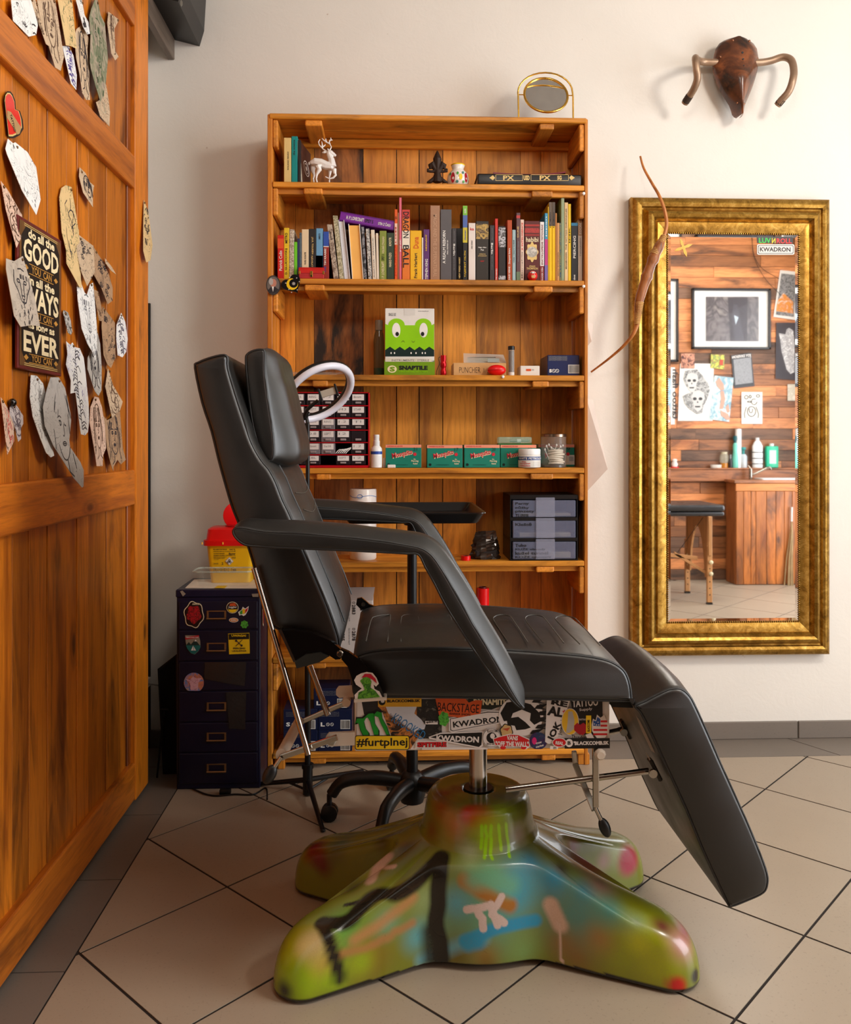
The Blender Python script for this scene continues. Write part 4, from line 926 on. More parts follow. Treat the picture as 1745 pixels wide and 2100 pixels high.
# ---------------------------------------------------------------- third shelf
def crate(name, label, cat, sh, x0, x1, yt, Yf, depth, m, bev=0.0015, group=None, part='box'):
    """a carton standing on shelf sh; returns the thing and its corner coordinates"""
    z0 = SZ[sh]+0.0003; a, c = U(x0, yt, Yf), U(x1, yt, Yf)
    t = thing(name, label, cat, ((a.x+c.x)/2, Yf+depth/2, z0), group)
    MB().box(a.x, c.x, Yf, Yf+depth, z0, a.z, bev).build(part, m, t)
    return t, a.x, c.x, z0, a.z
def quad(t, x0, y0, x1, y1, Y, m, nm): return flat([U(x0,y1,Y), U(x1,y1,Y), U(x1,y0,Y), U(x0,y0,Y)], m, t, nm)
pz = lambda x, y: (540+x/5.132, 580+y/5.132)
rz_ = lambda x, y: (860+x/4.847, 580+y/4.847)
pk = thing('plastic_package', 'flat clear plastic package at the left of the third shelf', 'package', (U(650,768,2.68).x, 2.70, SZ[2]))
x0, x1 = U(592,768,2.66).x, U(704,768,2.66).x
mb = MB(); N, M_ = 14, 6; rg = random.Random(5)
for j in range(M_+1):
    for i in range(N+1): mb.v.append(V((x0+(x1-x0)*i/N, 2.65+.11*j/M_, SZ[2]+.004+.012*math.sin(math.pi*j/M_)*(.5+.5*rg.random()))))
mb.f = [(j*(N+1)+i, j*(N+1)+i+1, (j+1)*(N+1)+i+1, (j+1)*(N+1)+i) for j in range(M_) for i in range(N)]
mb.build('film', glass('clear_film', (235,232,226), .08, .35), pk, 60, recalc=False); MB().box(x0+.01, x1-.02, 2.665, 2.75, SZ[2]+.0005, SZ[2]+.004).build('contents', mat('paper_strips',(226,214,196),.6,var=.12), pk)
# green mouthwash bottle
bo = thing('mouthwash_bottle', 'dark glass bottle with a little green liquid left of the frog box', 'bottle', (U(777,768,2.70).x, 2.70, SZ[2]))
c = V((U(777,768,2.70).x, 2.70, SZ[2])); H_ = U(777,657,2.70).z-SZ[2]; r_ = PX(11,2.70)
MB().lathe([(.9*r_,0),(r_,.02*H_),(r_,.62*H_),(.9*r_,.74*H_),(.62*r_,.82*H_),(.6*r_,.84*H_)], c, 20).build('glass_body', glass('green_dark_glass',(60,74,52),.05,.55), bo, 50)
MB().lathe([(.93*r_,.005*H_),(.93*r_,.15*H_)], c, 20).build('liquid', mat('green_liquid',(10,92,66),.1), bo, 50)
MB().lathe([(.72*r_,.82*H_),(.74*r_,.98*H_),(.68*r_,1.0*H_)], c, 20).build('cap', mat('cap_grey',(134,124,108),.4), bo, 50)
# frog-faced dispenser box
fy = 2.66
fb, x0, x1, z0, zt = crate('dispenser_box', 'white and lime box printed with a frog face', 'box', 2, 789.5, 890.5, 632, fy, .085, mat('box_white',(228,226,220),.4), part='carton')
LIME = mat('lime_print',(142,206,22),.3); LIMD = mat('dark_lime_print',(112,152,24),.35); TEAL = mat('dark_teal_print',(16,40,38),.35)
E = fy-.0006; E2 = fy-.0010; E3 = fy-.0014; E4 = fy-.0018
top = [(789.5, 666)]
def hump(cx, r0, y0): return [(cx-r0*math.cos(math.pi*k/12), y0-r0*.82*math.sin(math.pi*k/12)) for k in range(13)]
outl = [(789.8,664)]+hump(813,17,667)+hump(868,17,667)+[(890.3,664),(890.3,712)]
zig = []
nz = 10
for k in range(nz+1): zig.append((890.3-100.5*k/nz, 711 if k % 2 else 718))
flat([U(a, y, E) for a, y in outl+zig], LIME, fb, 'frog_face')
flat([U(a, y, E2) for a, y in reversed(zig)]+[U(890.3,731,E2), U(789.8,731,E2)], TEAL, fb, 'frog_mouth')
for cx in (812.5, 868.5):
    disc(U(cx,677,E2), PX(8.5,fy), PX(15,fy), 0, WHITE, fb, 'eye'); disc(U(cx+(2 if cx < 840 else -2),685,E3), PX(3.6,fy), PX(4.4,fy), 0, BLACK, fb, 'pupil')
for cx in (830, 851): text(')' if cx < 840 else '(', U(cx,703,E2), (0,0,1), (-1,0,0), PX(5,fy), PX(7,fy), LIMD, fb)
for cx in (802,809,843,853,866,872): disc(U(cx,724,E3), PX(1.3,fy), PX(2.2,fy), 0, WHITE, fb, 'tooth', 10)
quad(fb, 829, 632.5, 851, 647, E, mat('box_flap',(214,212,206),.45), 'flap'); text_px('SINGLE USE', 797,642,812,648, E, GREYP, fb); text_px('www.snaptile.sk', 857,637,879,639.5, E, GREYP, fb)
lw = thing('dispenser_tray', 'olive green front tray of instruments below the frog face', 'tray', (U(840,768,2.65).x, 2.65, SZ[2]))
fy2 = 2.642
x0b, x1b = U(788,768,fy2).x, U(891.5,768,fy2).x; zt2 = U(840,742,fy2).z
MB().box(x0b, x1b, fy2, fy2+.0018, SZ[2]+.0003, zt2).build('front_panel', LIMD, lw)
for xx_ in (x0b, x1b-.0015): MB().box(xx_, xx_+.0015, fy2+.0018, fy2+.0175, SZ[2]+.0003, zt2+.006).build('side_panel', LIMD, lw)
text_px('SNAPTILE', 818,750,877,758.5, fy2-.0008, BLACK, lw, bold=.05); text_px('STERILE DISPOSABLE INSTRUMENTS', 818,760.5,877,763.5, fy2-.0008, LIME, lw)
disc(U(804,757,fy2-.0008), PX(9.5,fy2), PX(7.5,fy2), 0, CREAM, lw, 'round_logo'); text_px('S', 799,752,810,762, fy2-.0014, LIMD, lw, bold=.05)
MB().box(x0b+.003, x1b-.01, fy2+.003, fy2+.012, zt2-.01, U(840,735,fy2).z).build('instrument_pouch', mat('pouch_paper',(216,208,190),.5,var=.15), lw)
text_px('INSTRUMENTS · STERILE', 803,737,880,741, fy2+.0028, GREYP, lw)
# red torch
tq = thing('flashlight', 'small red metal torch with a black strap', 'flashlight', (U(909,768,2.66).x, 2.66, SZ[2]))
c = V((U(909,768,2.66).x, 2.66, SZ[2]+.0002)); k_ = PX(1,2.66)
MB().lathe([(5*k_,0),(6.5*k_,2*k_),(6.5*k_,10*k_),(5.2*k_,14*k_),(5.2*k_,17*k_),(6.6*k_,19*k_),(6.6*k_,27*k_),(5.6*k_,29*k_),(6.4*k_,33*k_),(6.4*k_,42*k_),(4*k_,42.5*k_)], c, 14).build('barrel', mat('red_anodised',(196,18,30),.22,.6), tq, 40)
MB().lathe([(5.2*k_,0),(5.2*k_,.1*k_)], c+V((0,-.0066*1,.004)), 10, (0,-1,0)).build('switch', BLACKPL, tq)
MB().tube(smooth_path([c+V((-5*k_,0,40*k_)), c+V((-10*k_,0,36*k_)), c+V((-8*k_,.004,25*k_)), c+V((-13*k_,.006,12*k_)), c+V((-14*k_,.004,2*k_)), c+V((-6*k_,-.002,1.2*k_))], 5), .0009, 6).build('strap', BLACKPL, tq)
# cardboard box and what lies on it
cb, *_ = crate('cardboard_box', 'tan cardboard box marked with black handwriting', 'box', 2, 929.5, 1038, 744, 2.66, .09, mat('kraft_card',(206,160,104),.7))
text_px('PUNCHER', 942,753,985,764.5, 2.6592, INK, cb, bold=-.02); text_px('1/5', 992,755,1003,764, 2.6592, INK, cb, bold=-.02)
zt = U(984,744,2.66).z
pc = thing('sterile_pouch', 'clear sealed pouch with green instruments lying on the cardboard box', 'pouch', (U(990,744,2.69).x, 2.70, zt))
a, d_ = U(948,724,2.72), U(1034,727,2.72)
MB().prism([V((a.x, 2.672, zt+.0012)), V((d_.x, 2.672, zt+.0012)), V((d_.x-.002, 2.725, d_.z)), V((a.x+.004, 2.725, a.z))], (0,.0016,-.0004)).build('film', glass('pouch_film',(230,228,220),.1,.42), pc)
for k in range(3): 
    p0 = U(958,742-k*4,2.688+.008*k); p1 = U(1016,741-k*4,2.688+.008*k); MB().tube([p0, p1], .0022, 6).build('instrument', mat('mint_handle',(120,170,140),.4) if k < 2 else STEEL, pc)
quad(pc, 1000,735,1024,743,2.668, mat('pouch_label',(150,158,152),.5), 'paper_label')
eg = thing('red_egg', 'glossy red egg-shaped container lying before the cardboard box', 'container', (U(1018.5,768,2.645).x, 2.645, SZ[2]))
ec = V((U(1018.5,756,2.643).x, 2.643, SZ[2]+PX(11.4,2.643)))
MB().ell(ec, PX(19.3,2.643), .0165, PX(11.3,2.643), 22, 12).build('lower_shell', REDPL, eg, 180)
MB().tube([ec+V((PX(19.5,2.643)*math.cos(2*math.pi*k/28), .0167*math.sin(2*math.pi*k/28), 0)) for k in range(28)], .0004, 5, closed=True).build('seam', mat('dark_red',(120,8,12),.4), eg)
tb = thing('sample_tube', 'clear upright tube filled with black beads under a black cap', 'tube', (U(1048.5,768,2.66).x, 2.66, SZ[2]))
c = V((U(1048.5,768,2.66).x, 2.66, SZ[2]+.0002)); k_ = PX(1,2.66)
MB().lathe([(6.6*k_,0),(6.6*k_,54*k_)], c, 16).build('clear_wall', glass('clear_tube',(230,226,220),.03,.25), tb, 40); MB().lathe([(5.4*k_,8*k_),(5.4*k_,52*k_)], c, 14).build('filling', mat('grey_beads',(74,66,62),.3,.3,bump=.5,bscale=400), tb, 40)
MB().lathe([(6.2*k_,.2*k_),(6.2*k_,8*k_)], c, 14).build('plug', WHITE, tb, 40); MB().lathe([(7*k_,54*k_),(7*k_,61*k_),(6*k_,62*k_)], c, 16).build('cap', BLACKPL, tb, 40)
wb, *_ = crate('white_box', 'small white carton with an orange logo', 'box', 2, 1067, 1106.5, 750, 2.65, .07, mat('carton_white',(226,220,210),.5))
quad(wb, 1079,756.5,1089,761, 2.6493, ORANGEP, 'orange_logo'); text_px('11', 1091,757,1094.5,760, 2.6493, INK, wb)
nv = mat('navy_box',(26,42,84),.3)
bbx, x0, x1, z0, zt = crate('glove_box', 'navy blue glove box with barcode at the right of the third shelf', 'box', 2, 1122.5, 1188, 728, 2.648, .13, nv)
text_px('S', 1126,757,1131.5,764, 2.6472, WHITE, bbx, bold=.05)
def ring_mark(t, px, py, r, Y, m):
    c = U(px, py, Y); mb = MB(); N = 18
    for k in range(N):
        a0, a1 = 2*math.pi*k/N, 2*math.pi*(k+1)/N; P_ = lambda rr, a: c+V((rr*math.cos(a), 0, rr*math.sin(a)))
        mb.poly([P_(r,a0), P_(r,a1), P_(r*.78,a1), P_(r*.78,a0)])
    d = r*.7; mb.poly([c+V((-d,0,d*.8)), c+V((-d*.8,0,d)), c+V((d,0,-d*.8)), c+V((d*.8,0,-d))])
    return mb.build('round_mark', m, t, recalc=False)
ring_mark(bbx, 1135.5,760.5, PX(3.8,2.647), 2.6472, WHITE); ring_mark(bbx, 1142.5,760.5, PX(3.8,2.647), 2.6472, WHITE)
def barcode(t, x0, y0, x1, y1, Y, seed=1, pad=1.0):
    quad(t, x0, y0, x1, y1, Y, WHITE, 'barcode_label'); rg = random.Random(seed); mb = MB(); x = x0+pad
    while x < x1-pad:
        w_ = rg.choice((.4,.6,.9)); mb.poly([U(x,y1-pad,Y-.0004), U(x+w_,y1-pad,Y-.0004), U(x+w_,y0+pad,Y-.0004), U(x,y0+pad,Y-.0004)]); x += w_+rg.choice((.5,.8))
    tag(mb.build('barcode', INK, t, recalc=False), kind='stuff')
barcode(bbx, 1165,748,1188,765.5, 2.6472, 3)
for k in range(5): text_px('GUANTES DESECHABLES NITRILO' if k % 2 else 'DISPOSABLE NITRILE GLOVES', 1125,730.5+k*1.9,1163,731.9+k*1.9, 2.6472, GREYP, bbx)

# ---------------------------------------------------------------- fourth shelf: red drawer cabinet
cz = lambda x, y: (580+x/5.453, 720+y/5.453)
oy = 2.635
og = thing('drawer_organizer', 'red metal cabinet of small clear labelled drawers', 'organizer', (U(670,963,oy).x, 2.70, SZ[3]))
RM = mat('red_enamel',(178,14,26),.3)
x0, x1 = U(593,900,oy).x, U(757.5,900,oy).x; z0 = SZ[3]+.0003; zt = U(680,804,oy).z; dp = .115; tk = .004
for a in ((x0,x0+tk,z0,zt),(x1-tk,x1,z0,zt)): MB().box(a[0],a[1],oy,oy+dp,a[2],a[3],.001).build('side_wall', RM, og)
MB().box(x0,x1,oy,oy+dp,zt-.0035,zt,.001).build('top_plate', RM, og); MB().box(x0,x1,oy,oy+dp,z0,z0+.008,.001).build('bottom_plate', RM, og)
MB().box(x0,x1,oy+dp-.002,oy+dp,z0,zt).build('back_plate', mat('dark_inside',(20,12,12),.7), og)
rows = [U(680,y,oy).z for y in (832,857.5,882,907.6,932.7)]
for z_ in rows: MB().box(x0+tk,x1-tk,oy,oy+dp-.002,z_-.0014,z_+.0014).build('divider', RM, og)
edges = [zt-.0035]+rows+[z0+.008]; cols = [(597.5,625.5),(628,656.5),(658.5,687),(689,718.5),(719.5,749.5)]
PLA = glass('drawer_plastic',(176,166,172),.12,.5); PLB = mat('drawer_front_dark',(38,30,34),.25); PLC = mat('drawer_pull',(150,140,140),.3)
words = ['5x16','M3','LBL','RING','STAR','0.8','1.2','BALL','SEPT','TI','10mm','12','8mm']
for r in range(6):
    for q_ in range(5):
        if (r, q_) == (5, 2) or (r, q_) == (4, 3): continue
        a, d_ = U(cols[q_][0],900,oy).x, U(cols[q_][1],900,oy).x; zt_, zb_ = edges[r]-.0018, edges[r+1]+.0022
        hgt = zt_-zb_; dr = MB().box(a, d_, oy+.002, oy+dp-.01, zb_, zt_, .001).build('drawer', PLA if (r,q_) in ((2,2),(3,2),(4,1),(4,2)) else PLB, og)
        if (r, q_) != (3, 4):
            MB().box(a+.0045, d_-.0045, oy+.0008, oy+.0019, zb_+hgt*.42, zt_-.0015).build('paper_label', mat('label_paper',(226,220,216),.6,var=.05), dr)
            text(words[(r*5+q_*3) % len(words)], V((a+.009, oy+.0002, zb_+hgt*.62)), (1,0,.03), (0,0,1), (d_-a)*.5, hgt*.2, GREYP, dr, -.01)
        xm = (a+d_)/2; MB().box(xm-.009, xm+.009, oy-.003, oy+.0015, zb_+hgt*.12, zb_+hgt*.3, .001).build('pull', PLC, dr)
cbx = U(703,933,oy).x
for k in range(6):
    a0 = V((cbx-.022+.006*k, oy+.004, edges[5]+.004)); MB().tube(smooth_path([a0, a0+V((.012,-.001,.012)), a0+V((.03,0,.006+.004*k))], 4), .0013, 5).build('cable_tie', WHITEPL, og)
# pump bottle
sb = thing('spray_bottle', 'white pump bottle with a blue label band', 'bottle', (U(772,960,2.645).x, 2.645, SZ[3]))
c = V((U(772,960,2.645).x, 2.645, SZ[3]+.0002)); k_ = PX(1,2.645)
MB().lathe([(10*k_,0),(11.5*k_,1*k_),(11.5*k_,34*k_),(11*k_,40*k_),(7*k_,45*k_)], c, 20).build('body', WHITEPL, sb, 45)
MB().lathe([(6.8*k_,44*k_),(6.8*k_,55*k_),(5.8*k_,56*k_),(5.8*k_,62*k_),(6.2*k_,63*k_),(5.6*k_,68*k_)], c, 16).build('pump_head', mat('pump_white',(224,224,222),.4), sb, 40)
MB().lathe([(11.7*k_,28*k_),(11.7*k_,34*k_)], c, 20).build('blue_band', BLUEP, sb, 45)
for k in range(6): text_px('· · · · ·', 773,936+k*3,782,937.2+k*3, 2.645-.0163, GREYP, sb)
# mosquito cartons
TG = mat('teal_carton',(26,128,108),.4); RW = mat('rose_red',(206,44,62),.4)
def mosq(x0, x1, yt, num, label, sh=3, Y=2.64):
    t, a, d_, z0, zt = crate('needle_carton', label, 'box', sh, x0, x1, yt, Y, .075, TG, group='teal needle cartons', part='carton')
    w_ = x1-x0; hpx = 959-yt
    quad(t, x0+.2, yt+.4, x1-.2, yt+6.5, Y-.0005, PINKP, 'salmon_band'); text_px('SURFSKIN ALL-IN-ONE', x0+w_*.05, yt+2.2, x0+w_*.48, yt+4.6, Y-.0009, RW, t)
    o_ = U(x0+w_*.20, yt+hpx*.66, Y-.0010); u_ = V((1,0,.22)).normalized(); v_ = V((-.15,0,1)).normalized()
    text('Mosquito', o_+V((.001,.0002,-.001)), u_, v_, PX(w_*.58,Y), PX(hpx*.28,Y), CREAM, t, .07, 'script_outline'); text('Mosquito', o_, u_, v_, PX(w_*.58,Y), PX(hpx*.28,Y), RW, t, .025, 'script_lettering')
    disc(U(x0+w_*.82, yt+hpx*.42, Y-.0008), PX(3.5,Y), PX(3.5,Y), 0, RW, t, 'round_seal', 14)
    text_px('the', x0+w_*.78, yt+hpx*.6, x0+w_*.84, yt+hpx*.66, Y-.0008, CREAM, t); text_px('Piercing', x0+w_*.72, yt+hpx*.67, x0+w_*.92, yt+hpx*.77, Y-.0008, CREAM, t); text_px('Rebel', x0+w_*.77, yt+hpx*.79, x0+w_*.89, yt+hpx*.86, Y-.0008, CREAM, t)
    disc(U(x0+w_*.09, yt+hpx*.87, Y-.0008), PX(2.8,Y), PX(2.8,Y), 0, TEAL, t, 'round_stamp', 12); text_px('for all piercing and disposable use', x0+w_*.25, yt+hpx*.86, x0+w_*.62, yt+hpx*.9, Y-.0008, TEAL, t)
    text_px(num, x0+w_*.78, yt+hpx*.13, x0+w_*.88, yt+hpx*.27, Y-.0012, INK, t, bold=-.01)
    return t
mosq(790.5,864,911.6,'21','teal carton with rose script lettering, leftmost by the white pump bottle')
mosq(875.5,948.5,912.5,'17','teal carton with rose script lettering, second from the pump bottle')
mosq(951.7,1025,912,'20','teal carton with rose script lettering, third from the pump bottle')
mosq(1026.3,1100,912,'12','teal carton with rose script lettering, half hidden by the white jar', Y=2.668)
m5 = mosq(1104,1178,911,'9','teal carton with rose script lettering, behind the cotton bud jar', Y=2.735)
quad(m5, 1158,933,1178,953, 2.7344, mat('carton_white2',(222,216,206),.5), 'white_patch'); barcode(m5, 1166,935,1177,947, 2.7338, 8, .8)
wc = crate('white_card', 'tiny white card box in front of the leftmost teal carton', 'card', 3, 794.5, 811, 953, 2.632, .006, WHITE)
cs = thing('clear_case', 'small clear plastic case between pump bottle and teal carton', 'case', (U(787,960,2.645).x, 2.65, SZ[3]))
MB().box(U(785.5,950,2.645).x, U(790,950,2.645).x, 2.645, 2.69, SZ[3]+.0003, U(787,939,2.645).z, .001).build('shell', glass('case_plastic',(214,208,204),.1,.4), cs)
zt = U(1060,912,2.668).z
bl = thing('blister_pack', 'green blister pack holding a silver pen on the fourth teal carton', 'package', (U(1056,912,2.68).x, 2.69, zt))
MB().box(U(1022,905,2.672).x, U(1091,905,2.672).x, 2.672, 2.715, zt+.0003, zt+.0035).build('card', mat('card_green',(30,110,48),.4), bl)
MB().box(U(1022,905,2.672).x, U(1091,905,2.672).x, 2.674, 2.71, zt+.0038, U(1056,896,2.672).z, .004, 2).build('clear_blister', glass('blister_mint',(176,214,192),.08,.4), bl, 50)
MB().tube([U(1045,904,2.69), U(1085,903,2.69)], .004, 8).build('pen', STEEL, bl, 50); MB().tube([U(1060,904,2.69), U(1068,903.8,2.69)], .0055, 8).build('pen_collar', WHITEPL, bl, 50)
# petroleum jar
jr = thing('ointment_jar', 'white screw-top jar with a blue lettered band', 'jar', (U(1085.5,960,2.638).x, 2.638, SZ[3]))
c = V((U(1085.5,960,2.645).x, 2.645, SZ[3]+.0002)); k_ = PX(1,2.645)
MB().lathe([(21*k_,0),(23*k_,1.5*k_),(23*k_,26*k_),(22*k_,27*k_)], c, 28).build('body', mat('jar_white',(220,216,208),.35), jr, 45); MB().lathe([(22.6*k_,27*k_),(22.8*k_,37*k_),(21.5*k_,39*k_)], c, 28).build('lid', WHITEPL, jr, 45)
MB().lathe([(23.3*k_,16*k_),(23.3*k_,23*k_)], c, 28).build('blue_band', mat('navy_band',(34,70,140),.4), jr, 45)
def wrap(s, a0, a1, z0, z1, r, m, t):
    vs, fs = glyphs(s, .02); MB().add([c+V((r*math.sin(a0+(a1-a0)*a), -r*math.cos(a0+(a1-a0)*a), z0+(z1-z0)*b_)) for a, b_ in vs], fs).build('lettering', m, t, recalc=False)
wrap('WHITE PETROLEUM', -1.3, 1.45, 17.3*k_, 21.6*k_, 23.6*k_, WHITE, jr); wrap('With', -.9, -.45, 11*k_, 14*k_, 23.4*k_, REDP, jr); wrap('Hospital', -1.1, -.1, 7.2*k_, 10.5*k_, 23.4*k_, REDP, jr); wrap('Collection', -1.1, -.1, 3.2*k_, 6.5*k_, 23.4*k_, REDP, jr)
for k in range(4): wrap('a jar of petroleum jelly', .15, 1.0, (4+k*2.6)*k_, (5.2+k*2.6)*k_, 23.4*k_, GREYP, jr)
# cotton jar
gj = thing('cotton_jar', 'lidded glass jar holding cotton pads and cotton buds', 'jar', (U(1134.5,960,2.66).x, 2.66, SZ[3]))
c = V((U(1135,960,2.675).x, 2.675, SZ[3]+.0002)); k_ = PX(1,2.675)
MB().lathe([(24*k_,0),(26*k_,2*k_),(26*k_,64*k_)], c, 28).build('glass_wall', glass('jar_glass',(214,206,196),.02,.2), gj, 45)
MB().lathe([(24.5*k_,.5*k_),(24.5*k_,5*k_)], c, 24).build('glass_foot', mat('jar_foot',(34,40,34),.1), gj, 45); MB().lathe([(26.8*k_,63*k_),(26.8*k_,68*k_),(25*k_,69*k_)], c, 28).build('lid', mat('lid_metal',(150,128,108),.25,.9), gj, 45)
for k in range(7):
    MB().lathe([(14*k_,0),(16*k_,.8*k_),(16*k_,3.4*k_),(14*k_,4.2*k_)], c+V(((5+2*math.sin(k*2))*k_, -2*k_, (6+k*4.3)*k_)), 16, (.12*math.sin(k),.1,1)).build('cotton_pad', mat('cotton',(234,226,208),.9,bump=.3), gj, 50)
for dx, dz_, tx in ((-17,44,-12),(-12,47,-3),(-7,41,4),(4,46,2),(12,43,9),(17,45,6),(-20,37,-8)):
    p0 = c+V((tx*k_, -6*k_, (10 if dx == -20 else 36)*k_)); p1 = c+V((dx*k_, -12*k_, dz_*k_)); q_ = MB().tube([p0, p1], .0009, 5).build('cotton_bud', WHITE, gj); MB().ell(p1, .0026, .0026, .004, 8, 6).build('bud_tip', WHITE, q_, 180)

# ---------------------------------------------------------------- fifth shelf
pr = thing('paper_roll', 'white paper towel roll in printed film behind the armrests', 'paper roll', (U(744,1150,2.69).x, 2.69, SZ[4]))
c = V((U(744.5,1150,2.69).x, 2.69, SZ[4]+.0002)); k_ = PX(1,2.69); Ht = U(744,1003,2.69).z-SZ[4]
MB().lathe([(25*k_,0),(27*k_,3*k_),(27*k_,Ht-2*k_),(25*k_,Ht)], c, 28).build('paper', mat('tissue',(228,218,206),.9,bump=.2), pr, 45); MB().lathe([(27.3*k_,Ht*.3),(27.3*k_,Ht-1*k_),(26*k_,Ht+.001)], c, 28).build('wrapper', mat('film_wrap',(218,210,204),.25), pr, 45)
MB().tube([c+V((27.6*k_*math.sin(a), -27.6*k_*math.cos(a), Ht-14*k_+2*k_*math.sin(3*a))) for a in [-1.5+3*k/20 for k in range(21)]], .0007, 5).build('blue_line', mat('blue_line',(60,120,190),.4), pr)
MB().tube([c+V((27.7*k_*math.sin(.0-.2+.2*math.cos(a)), -27.7*k_, Ht-13.5*k_+4*k_*math.sin(a))) for a in [2*math.pi*k/16 for k in range(16)]], .0006, 5, closed=True).build('blue_logo', mat('blue_line',(60,120,190),.4), pr)
# black stacking drawers
ny = 2.63
dw = thing('drawer_tower', 'black three-drawer tower with clear fronts on the fifth shelf', 'drawer unit', (U(1115,1152,ny).x, 2.70, SZ[4]))
x0, x1 = U(1045.5,1100,ny).x, U(1185,1100,ny).x; z0 = SZ[4]+.0003; zt = U(1115,1015,ny).z; dpp = .16
for a in ((x0,x0+.004),(x1-.004,x1)): MB().box(a[0],a[1],ny,ny+dpp,z0,zt,.001).build('side_wall', BLACKPL, dw)
for y0, y1 in ((1015,1024),(1061,1068),(1103,1110),(1147,1155)): MB().box(x0,x1,ny-.002,ny+dpp,max(z0, U(1115,y1,ny).z),U(1115,y0,ny).z,.001).build('frame_shelf', BLACKPL, dw)
MB().box(x0,x1,ny+dpp-.003,ny+dpp,z0,zt).build('back_plate', BLACKPL, dw)
DRW = glass('drawer_clear',(124,130,156),.15,.6)
hand = [['Perny','nůžky','pinzety','TUBER'],['Kleště'],['Tubo','KUŽE obvody','kužel tunnel','KOŽE napojeni']]
for k, (ya_, yb_) in enumerate(((1026,1061),(1068,1104),(1111,1147))):
    dr = MB().box(U(1051,1100,ny).x, U(1180,1100,ny).x, ny-.003, ny+.13, U(1115,yb_,ny).z+.001, U(1115,ya_,ny).z, .002).build('drawer', DRW, dw)
    MB().box(U(1098,1100,ny).x, U(1137,1100,ny).x, ny-.007, ny-.0032, U(1115,yb_,ny).z+.001, U(1115,ya_-6,ny).z, .0015).build('front_tab', glass('tab_clear',(170,174,196),.12,.38), dr)
    for j, s in enumerate(hand[k]): text_px(s, 1057,ya_+4+j*8,1057+5.6*len(s),ya_+10.5+j*8, ny-.0042, INK, dr, bold=.012, name='handwriting')
    MB().box(U(1066,1100,ny).x, U(1172,1100,ny).x, ny+.01, ny+.1, U(1115,yb_,ny).z+.0025, U(1115,yb_-8-3*k,ny).z, .002).build('contents', mat('drawer_contents',(186,176,150),.5,var=.3), dr)
fb_ = thing('foil_bag', 'crinkled dark shiny plastic bag left of the black drawer tower', 'bag', (U(998,1150,2.66).x, 2.68, SZ[4]))
x0, x1 = U(966,1140,2.655).x, U(1030,1140,2.655).x; zt = U(1000,1093,2.655).z
mb = MB(); N, M_ = 16, 14; rg = random.Random(11)
for j in range(M_+1):
    for i in range(N):
        a = 2*math.pi*i/N; v_ = j/M_; r0 = (1-.35*v_**2)*(1+.13*rg.uniform(-1,1))
        mb.v.append(V(((x0+x1)/2+(x1-x0)/2*r0*math.cos(a)*.95, 2.685+.032*r0*math.sin(a)*(1-.75*v_), SZ[4]+.0005+(zt-SZ[4])*v_*(1+.06*rg.uniform(-1,1)*v_))))
mb.f = [(j*N+i, j*N+(i+1) % N, (j+1)*N+(i+1) % N, (j+1)*N+i) for j in range(M_) for i in range(N)]+[tuple(range(N-1,-1,-1)), tuple(range(M_*N, M_*N+N))]
mb.build('film', mat('dark_film',(52,42,36),.08,.3), fb_); MB().box(x0+.012, x1-.012, 2.662, 2.70, SZ[4]+.002, SZ[4]+.03, .006).build('contents', mat('bag_contents',(30,26,26),.5), fb_)
def ringt(name, label, px, py, Y, r, h, m, sh):
    c = V((U(px,py,Y).x, Y, SZ[sh]+.0002)); t = thing(name, label, 'tape roll', c)
    MB().lathe([(r,0),(r,h),(r*.6,h),(r*.6,h*.2)], c, 22).build('roll', m, t, 45); MB().lathe([(r*.58,.0002),(r*.58,h*1.02),(r*.5,h*1.02),(r*.5,.001)], c, 22).build('core', mat('tape_core',(90,20,20),.5), t, 45); return t
ringt('tape_roll', 'small red tape roll lying before the foil bag', 955,1140, 2.65, PX(10,2.65), PX(9,2.65), REDPL, 4)
ringt('tape_roll', 'red roll on the sixth shelf peeking over the seat', 990,1220, 2.70, PX(13,2.7), U(990,1206,2.7).z-SZ[5], REDPL, 5)
# sixth shelf: printed white carton standing behind the seat hinge
cy_ = 2.63
wcx, x0, x1, z0, zt = crate('white_carton', 'large white carton with printed numbers behind the seat hinge', 'box', 5, 694, 764, 1232, cy_, .15, mat('carton_grey_white',(196,188,182),.6))
mb = MB(); a = U(742,1215,cy_+.04); MB().prism([V((x0,cy_+.001,zt)), V((x1,cy_+.001,zt)), V((x1+.006,cy_+.06,zt+.03)), V((x0+.006,cy_+.06,zt+.03))], (0,.002,.0005)).build('lid_flap', mat('carton_flap',(180,170,164),.6), wcx)
for s, px, py in (('2885',700,1290),('2878',722,1290),('2883',722,1236),('2881',744,1290)):
    text_px('□ '+s if False else s, px, py+4, px+7, py+24, cy_-.0008, INK, wcx, rot=-90)
    m_ = MB()
    for A, B_ in (((px+1,py-2),(px+6,py-1.2)),((px+1,py+1.4),(px+6,py+2.2)),((px+1,py-2),(px+1.8,py+2.2)),((px+5.2,py-2),(px+6,py+2.2))): m_.poly([U(A[0],B_[1],cy_-.0008),U(B_[0],B_[1],cy_-.0008),U(B_[0],A[1],cy_-.0008),U(A[0],A[1],cy_-.0008)])
    m_.build('tick_box', INK, wcx, recalc=False)
for px, py in ((715,1300),(715,1252),(737,1300)): text_px('Silver Soft / Item No: Code 98', px,py-12,px+3,py+22, cy_-.0008, GREYP, wcx, rot=-90)
quad(wcx, 739,1242,752,1252, cy_-.0008, INK, 'dark_patch')
